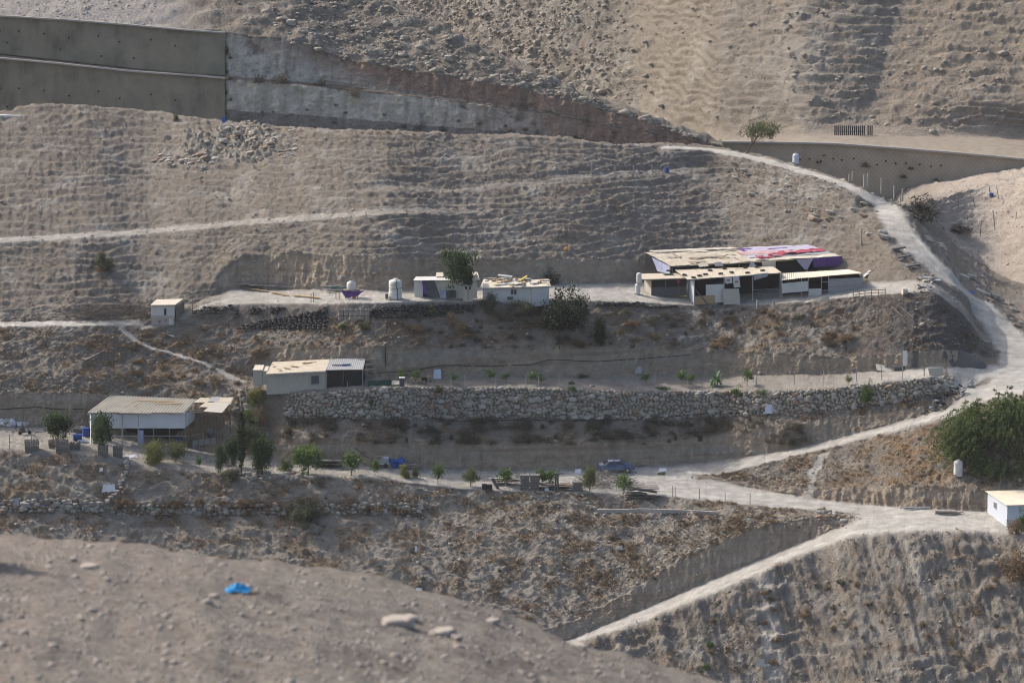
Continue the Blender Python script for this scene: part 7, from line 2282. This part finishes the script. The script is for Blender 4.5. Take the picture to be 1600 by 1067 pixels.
YARDMARK = [(680, 'below the tyre bank'), (760, 'below the white cabin'), (850, 'below the white house'), (960, 'below the fig thicket'), (1020, 'left of the low pen'), (1080, 'below the low pen'), (1150, 'below the leaning boards'), (1225, 'below the tall open shed'), (1285, 'below the metal sided shed'), (2000, 'below the rail fence')]
SLATEMARK = [(235, 'at its left end'), (300, 'below the striped shed'), (365, 'below the pen fence'), (420, 'below the cypress'), (470, 'left of the big grey bush'), (530, 'right of the big grey bush'), (590, 'below the open fig'), (2000, 'at its right end')]
for i in range(130):
    u = rs.uniform(440, 1260); v = rs.uniform(656, 694); w_ = rs.uniform(12, 60)
    plant('scrub', u, v, v - rs.uniform(6, 19), w_, '%s dark shrub on the bank under the tall stone wall, %s' % (size_word(w_, 28, 44), near(u, WALLMARK)), 'shrubs under the tall stone wall')
for i in range(95):
    u = rs.uniform(600, 1330); v = rs.uniform(486, 545)
    kd = 'scrub' if rs.random() < .7 else 'dryb'
    w_ = rs.uniform(12, 34)
    plant(kd, u, v, v - rs.uniform(7, 14), w_, '%s %s on the %s bank %s' % (size_word(w_, 18, 26), 'low scrub bush' if kd == 'scrub' else 'dry brown bush', 'upper' if v < 515 else 'lower', near(u, YARDMARK)), 'scrub below the upper yard' if kd == 'scrub' else 'dry bushes below the upper yard')
for i in range(34):
    u = rs.uniform(190, 420); v = rs.uniform(515, 610)
    plant('dryb', u, v, v - rs.uniform(5, 10), rs.uniform(8, 18), 'rusty dry bush %s' % ('above the striped shed, left of the footpath' if u < 285 and v > 550 else 'above the footpath bend' if u < 285 else 'between footpath and beige house' if v < 570 else 'at the lower end of the footpath'), 'dry bushes beside the footpath')
for i in range(30):
    u = rs.uniform(660, 1250); v = rs.uniform(808, 930)
    if v > 1003 - (u - 905) * .4 - 40 and u > 850:
        continue
    plant('scrub', u, v, v - rs.uniform(6, 11), rs.uniform(10, 20), 'low dark shrub on the broad lower slope', 'shrubs on the broad lower slope')
for i in range(44):
    u = rs.uniform(170, 655); v = rs.uniform(786, 806)
    w_ = rs.uniform(12, 26)
    plant('dryb', u, v, v - rs.uniform(7, 13), w_, '%s rusty grass bush on the slate wall, %s' % (size_word(w_, 16, 21), near(u, SLATEMARK)), 'grass bushes on the slate wall')
for i in range(40):
    u = rs.uniform(1040, 1590); v = rs.uniform(900, 1060)
    if v < 1010 - (u - 905) * .42 + 30:
        continue
    plant('dryb' if i % 3 else 'scrub', u, v, v - rs.uniform(6, 11), rs.uniform(9, 20), ('rusty dry' if i % 3 else 'dark') + ' tuft on the right lower slope, ' + ('high' if v < 950 else 'halfway down' if v < 1005 else 'low') + ' and ' + near(u, [(1180, 'left of the pale chute'), (1240, 'on the pale chute'), (1340, 'right of the pale chute'), (1460, 'below the junction'), (2000, 'below the pale blue house')]), 'dry tufts on the right lower slope' if i % 3 else 'dark tufts on the right lower slope')

# the banana plant on the garden terrace
p = gp(1117, 604)
t = thing('banana_plant', p, 'broad leaved banana plant on the garden terrace', 'banana plant')
mb = MB(); mb.tube(p, p + Vector((.05, 0, 1.1)), .14, .1, 8); mb.tube(p + Vector((.25, .1, 0)), p + Vector((.4, .1, .8)), .1, .07, 8); part(t, 'stem', mb, M['palebark'])
mlf = [mat('banana_leaf', (.05, .12, .03), .5, .3, 2.0), mat('banana_leaf_dry', (.25, .2, .06), .8, .3, 2.0)]
for i in range(22):
    a = i * 2.4 + random.random() * .4; L = random.uniform(1.0, 1.6); up = random.uniform(.3, 1.3); z0 = random.uniform(.5, 1.1)
    d = Vector((math.cos(a), math.sin(a), 0)); s_ = Vector((-d.y, d.x, 0)) * .17
    vs, fs = [], []
    for j in range(6):
        w = j / 5; c = p + Vector((.1, 0, z0)) + d * L * w * .75 + Vector((0, 0, up * L * w - 1.1 * L * w * w * (.6 + .3 * (i % 3))))
        k = math.sin(math.pi * min(1, w * .9 + .1)) ** .7
        vs += [c - s_ * k, c + Vector((0, 0, -.03)), c + s_ * k]
    fs = [(j * 3 + q, j * 3 + q + 1, j * 3 + q + 4, j * 3 + q + 3) for j in range(5) for q in (0, 1)]
    mb = MB(); mb.add(vs, fs); part(t, 'leaf', mb, mlf[1 if i % 9 == 0 else 0])

# the big feathery tree at the right edge
p = gp(1594, 750)
t = thing('feathery_tree', p, 'huge feathery green tree spilling over the slope at the right', 'tree')
k = ppm(p.y)
r = np.random.default_rng(21)
Cs = []
cx, cz0 = 0.35, 0.0
for i in range(320):
    a, b = r.random() * 6.28, r.random()
    rad = r.uniform(.55, 1.0)
    th = math.acos(1 - b * 1.5)
    Cs.append((cx + 9.4 * rad * math.sin(th) * math.cos(a), 4.8 + 4.6 * rad * math.sin(th) * math.sin(a), 4.0 + 4.6 * rad * math.cos(th)))
Cs = np.array(Cs)
gz = np.array([drop(p.x + c[0], p.y + c[1]).z - p.z for c in Cs])
Cs[:, 2] = np.maximum(Cs[:, 2], gz + .5)
low = (Cs[:, 0] > -4.5) & (Cs[:, 2] < 4.5)
Cs[low, 2] = np.maximum(Cs[low, 2] - 2.2, gz[low] + .3)
Vl, Fl, Tl = [], [], []
n0 = 0
for i in range(3600):
    c = Cs[r.integers(0, len(Cs))] + r.normal(size=3) * .7
    out = c - np.array((cx, 4.5, 3.5)); out /= np.linalg.norm(out) + 1e-6
    L = r.uniform(.7, 1.5)
    n = 26
    s = np.linspace(0, 1, n)[:, None]
    q = c + out * L * s * .8 + np.array((0, 0, -1.0)) * L * s ** 2 * .75 + r.normal(size=(n, 3)) * .07
    d = r.normal(size=(n, 3)); d[:, 2] -= .5; d /= np.linalg.norm(d, axis=1, keepdims=True)
    e = np.cross(d, r.normal(size=(n, 3))); e /= np.linalg.norm(e, axis=1, keepdims=True)
    sz = r.uniform(.07, .13, (n, 1))
    Vl.append(np.stack([q - d * sz * 1.3, q + e * sz * .5, q + d * sz * 1.3, q - e * sz * .5], 1).reshape(-1, 3))
    cl = np.array(FE)[r.integers(0, 3)] * r.uniform(.8, 1.25)
    Tl.append(np.repeat(cl[None] * r.uniform(.85, 1.15, (n * 4, 1)), 1, axis=0))
Vl = np.concatenate(Vl); Tl = np.concatenate(Tl)
Fl = np.arange(len(Vl), dtype=np.int32).reshape(-1, 4)
o = link(bpy.data.objects.new('crown', np_mesh('crown', Vl, Fl, M_LEAF, Tl))); o.parent = t
mb = MB()
for i in range(16):
    e = Vector(Cs[i * 11]); m_ = Vector((cx, 4.5, 1.8)).lerp(e, .5); mb.tube((cx, 4.5, 1.0), m_, .14, .1, 6, False); mb.tube(m_, e, .1, .03, 5, False)
tz = drop(p.x + cx, p.y + 4.5).z - p.z; mb.tube((cx - .1, 4.5, tz - .5), (cx, 4.5, max(tz + .5, 1.1)), .3, .22, 9)
o = link(bpy.data.objects.new('trunk', mb.mesh('trunk', M['bark'], smooth=True))); o.parent = t

# ================================================================== ground cover and loose stone
def pick(mask, n, seed):
    r_ = np.random.default_rng(seed)
    w = (mask * 1.0).reshape(-1)
    w = w / w.sum()
    i = r_.choice(len(w), n, p=w)
    return i


view = (UU > -60) & (UU < 1660)
def jitter(P, s, seed):
    r_ = np.random.default_rng(seed); q = P.copy(); q[:, :2] += r_.normal(size=(len(q), 2)) * s; return q


def tuft_protos():
    out = []
    for k in range(5):
        r_ = np.random.default_rng(k)
        n = 12
        a = r_.random(n) * 6.28
        b = np.stack([np.cos(a), np.sin(a), 0 * a], -1) * r_.uniform(.0, .35, (n, 1))
        tip = b + np.stack([np.cos(a) * .55, np.sin(a) * .55, r_.uniform(.45, 1.0, n)], -1)
        s_ = np.stack([-np.sin(a), np.cos(a), 0 * a], -1) * .10
        v = np.stack([b - s_, b + s_, tip], 1).reshape(-1, 3)
        out.append((v, np.arange(n * 3, dtype=np.int32).reshape(n, 3)))
    return out


TP = tuft_protos()
dens = np.clip(dryw, 0, 1) * view + .10 * (lowb + midb) * soft * view + .05 * blufb * view
ii = pick(dens, 22000, 3)
P = jitter(G.reshape(-1, 3)[ii], .12, 4)
cols = np.array([(.22, .145, .075), (.26, .18, .10), (.18, .125, .075), (.14, .108, .072), (.30, .225, .135), (.11, .09, .062)])
scrub = scatter('dry_scrub', TP, P, np.exp(rng.normal(-1.55, .42, len(P))).clip(.08, .5), M_LEAF, (1.15, 1.15, .75), None, False, cols[rng.integers(0, 6, len(P))] * rng.uniform(.8, 1.2, (len(P), 1)))
ii = pick(hillb * soft * view * sstep(-.1, .5, -pn), 5200, 6)
P = jitter(G.reshape(-1, 3)[ii], .1, 5)
cols = np.array([(.16, .12, .08), (.10, .08, .06), (.2, .15, .10)])
scatter('hill_scrub', TP, P, rng.uniform(.08, .24, len(P)), M_LEAF, (1.3, 1.3, .6), None, False, cols[rng.integers(0, 3, len(P))])
RN = [mesh_np(r_) for r_ in ROCKS[:10]]
stw = (soft * view * (.25 + lowb * .4 + blufb * .7 + midb * .5 + hillb * .35 * sstep(0, .5, pn) + W_right * .6 + spur * 2.0))
ii = pick(stw, 24000, 8)
P = jitter(G.reshape(-1, 3)[ii], .1, 9)
scatter('loose_stones', RN, P, np.exp(rng.normal(-2.5, .5, len(P))).clip(.04, .4), M['stone'], (1, 1, .7))
wb = topb * (UB > 330) * (UB < 1090) * (GB[..., 2] > 0) * (.25 + sstep(.0, .5, bm_) * 1.0 + 1.2 * np.exp(-((UB - 560 - (SBB - 3.0) * -40) / 160) ** 2)) * (SBB < 4.2)
ii = pick(wb, 3400, 10)
P = jitter(GB.reshape(-1, 3)[ii], .2, 11)
scatter('hillside_boulders', RN, P, np.exp(rng.normal(-2.0, .6, len(P))).clip(.06, .8), M['stone'], (1.25, 1, .62))
wc = cmask * (UC > 560) * (UC < 1650) * (VC > -40) * (.10 + 1.4 * (1 - sstep(820, 1050, UC)))
ii = pick(wc, 5200, 12)
P = jitter(GC.reshape(-1, 3)[ii], .2, 13)
scatter('far_boulders', RN, P, np.exp(rng.normal(-1.5, .5, len(P))).clip(.08, .8), M['brownstone'] if False else M['stone'], (1.2, 1, .7))
wg = (topb * (1 - sstep(210, 300, UB))) * (SBB > 3) * (SBB < 4) * (UB > -60)
ii = pick(wg, 1800, 14)
scatter('gravel_bank', RN, GB.reshape(-1, 3)[ii], np.exp(rng.normal(-1.9, .35, len(ii))).clip(.06, .4), M['palestone'], (1, 1, .7))
# boulders of the outcrop under the concrete wall: one thing each
clusters = [(300, 250, 34, 14, 30), (365, 215, 50, 20, 48), (415, 222, 44, 24, 56), (270, 252, 36, 14, 18), (395, 200, 40, 9, 20), (452, 232, 10, 20, 16), (260, 245, 50, 14, 12)]
j = 0
CN = ('in the left group', 'in the middle group', 'in the right group', 'at the far left fringe', 'along the upper edge', 'at the right end', 'in the lowest row')
for ci, (cu, cv, du__, dv__, n) in enumerate(clusters):
    for i in range(n):
        u, v = random.gauss(cu, du__ * .5), random.gauss(cv, dv__ * .5)
        p = gp(u, v); s = math.exp(random.gauss(-.35, .4)); s = min(.62, max(.14, s * .4))
        o = link(bpy.data.objects.new('boulder', ROCKS[j % 18])); j += 1
        o.location = p + Vector((0, 0, -.12 * s)); o.scale = (s * 1.3, s, s * .8); o.rotation_euler = (R(-15), R(12), random.uniform(-.5, .5) + 3.14 * (j % 2))
        tag(o, '%s %s rock of the outcrop below the concrete walls, %s' % ('large' if s > .5 else ('middling' if s > .3 else 'small'), ('pale', 'pale', 'whitish', 'pale', 'brownish', 'whitish')[(j - 1) % 18 % 6], CN[ci]), 'boulder', 'boulders of the hill outcrop')
for i in range(40):
    u = random.uniform(1120, 1385); v = float(np.interp(u, [1120, 1385], [262, 345])) + random.uniform(-18, 40)
    p = gp(u, v); s = min(.9, math.exp(random.gauss(-.95, .4)))
    o = link(bpy.data.objects.new('boulder', ROCKS[i % 18])); o.location = p + Vector((0, 0, .1 * s)); o.scale = (s * 1.4, s, s * .6); o.rotation_euler = (0, R(14), random.uniform(-.6, .6))
    tag(o, '%s rock on the spur left of the hill road, %s' % ('large' if s > .45 else 'small', near(u, [(1180, 'below the leaning acacia'), (1240, 'below the far water tank'), (1300, 'below the first pale posts'), (1345, 'above the metal sided shed'), (2000, 'beside the bend at the thornbush')])), 'boulder', 'rocks on the spur left of the hill road')
for i in range(44):
    u = random.uniform(1425, 1600); v = float(np.interp(u, [1425, 1600], [352, 520])) + random.uniform(-26, 4)
    p = gp(u, v); s = min(.9, math.exp(random.gauss(-.9, .4)))
    o = link(bpy.data.objects.new('boulder', ROCKS[i % 18])); o.location = p + Vector((0, 0, .1 * s)); o.scale = (s * 1.4, s, s * .6); o.rotation_euler = (0, R(20), random.uniform(-.6, .6))
    tag(o, '%s rock on the slope right of the hill road, %s' % ('large' if s > .45 else 'small', near(u, [(1465, 'near the dark beams'), (1505, 'below the pale mound'), (1545, 'above the blue litter'), (2000, 'near the last bend')])), 'boulder', 'rocks on the slope right of the hill road')
for u, v, s, lab in ((455, 38, .9, 'round pale boulder alone on the cut hillside'), (700, 93, .7, 'pale boulder above the red rock face'), (552, 45, .5, 'small pale boulder high on the cut hillside')):
    p = gp(u, v, CUT); o = link(bpy.data.objects.new('boulder', PALE[3])); o.location = p + Vector((0, 0, .2)); o.scale = (s, s, s * .8); tag(o, lab, 'boulder')
# stones of the near slope
wf = np.zeros(GF.shape[:2]); wf[8:190] = 1.0
uf2 = np.broadcast_to(uf[None, :], wf.shape)
wf *= (uf2 > -120) & (uf2 < 1300)
dd = np.linalg.norm(GF - np.array((0, 0, CAMZ)), axis=-1)
ii = pick(wf / dd ** 1.0, 30000, 15)
P = jitter(GF.reshape(-1, 3)[ii], .05, 16)
scatter('near_gravel', [mesh_np(rock_mesh(400 + i, 0, 'nearstone')) for i in range(6)], P, np.exp(rng.normal(-4.1, .5, len(P))).clip(.008, .08), M['nearstone'], (1.1, 1, .7))
# ================================================================== the air
mb = MB(); mb.box((0, 440, 48), (1600, 1100, 168))
hm_ = bpy.data.materials.new('air'); hm_.use_nodes = True
nt = hm_.node_tree
nt.nodes.remove(nt.nodes['Principled BSDF'])
pv_ = N(nt, 'ShaderNodeVolumePrincipled')
pv_.inputs['Color'].default_value = (0.95, 0.95, 0.97, 1)
pv_.inputs['Density'].default_value = 0.000045
nt.links.new(pv_.outputs[0], nt.nodes['Material Output'].inputs['Volume'])
link(bpy.data.objects.new('haze', mb.mesh('haze', hm_)))['kind'] = 'stuff'
for o in list(bpy.data.objects):
    if o.type == 'EMPTY' and o.parent is None and not o.children:
        bpy.data.objects.remove(o)
print('OBJECTS', len(bpy.data.objects))
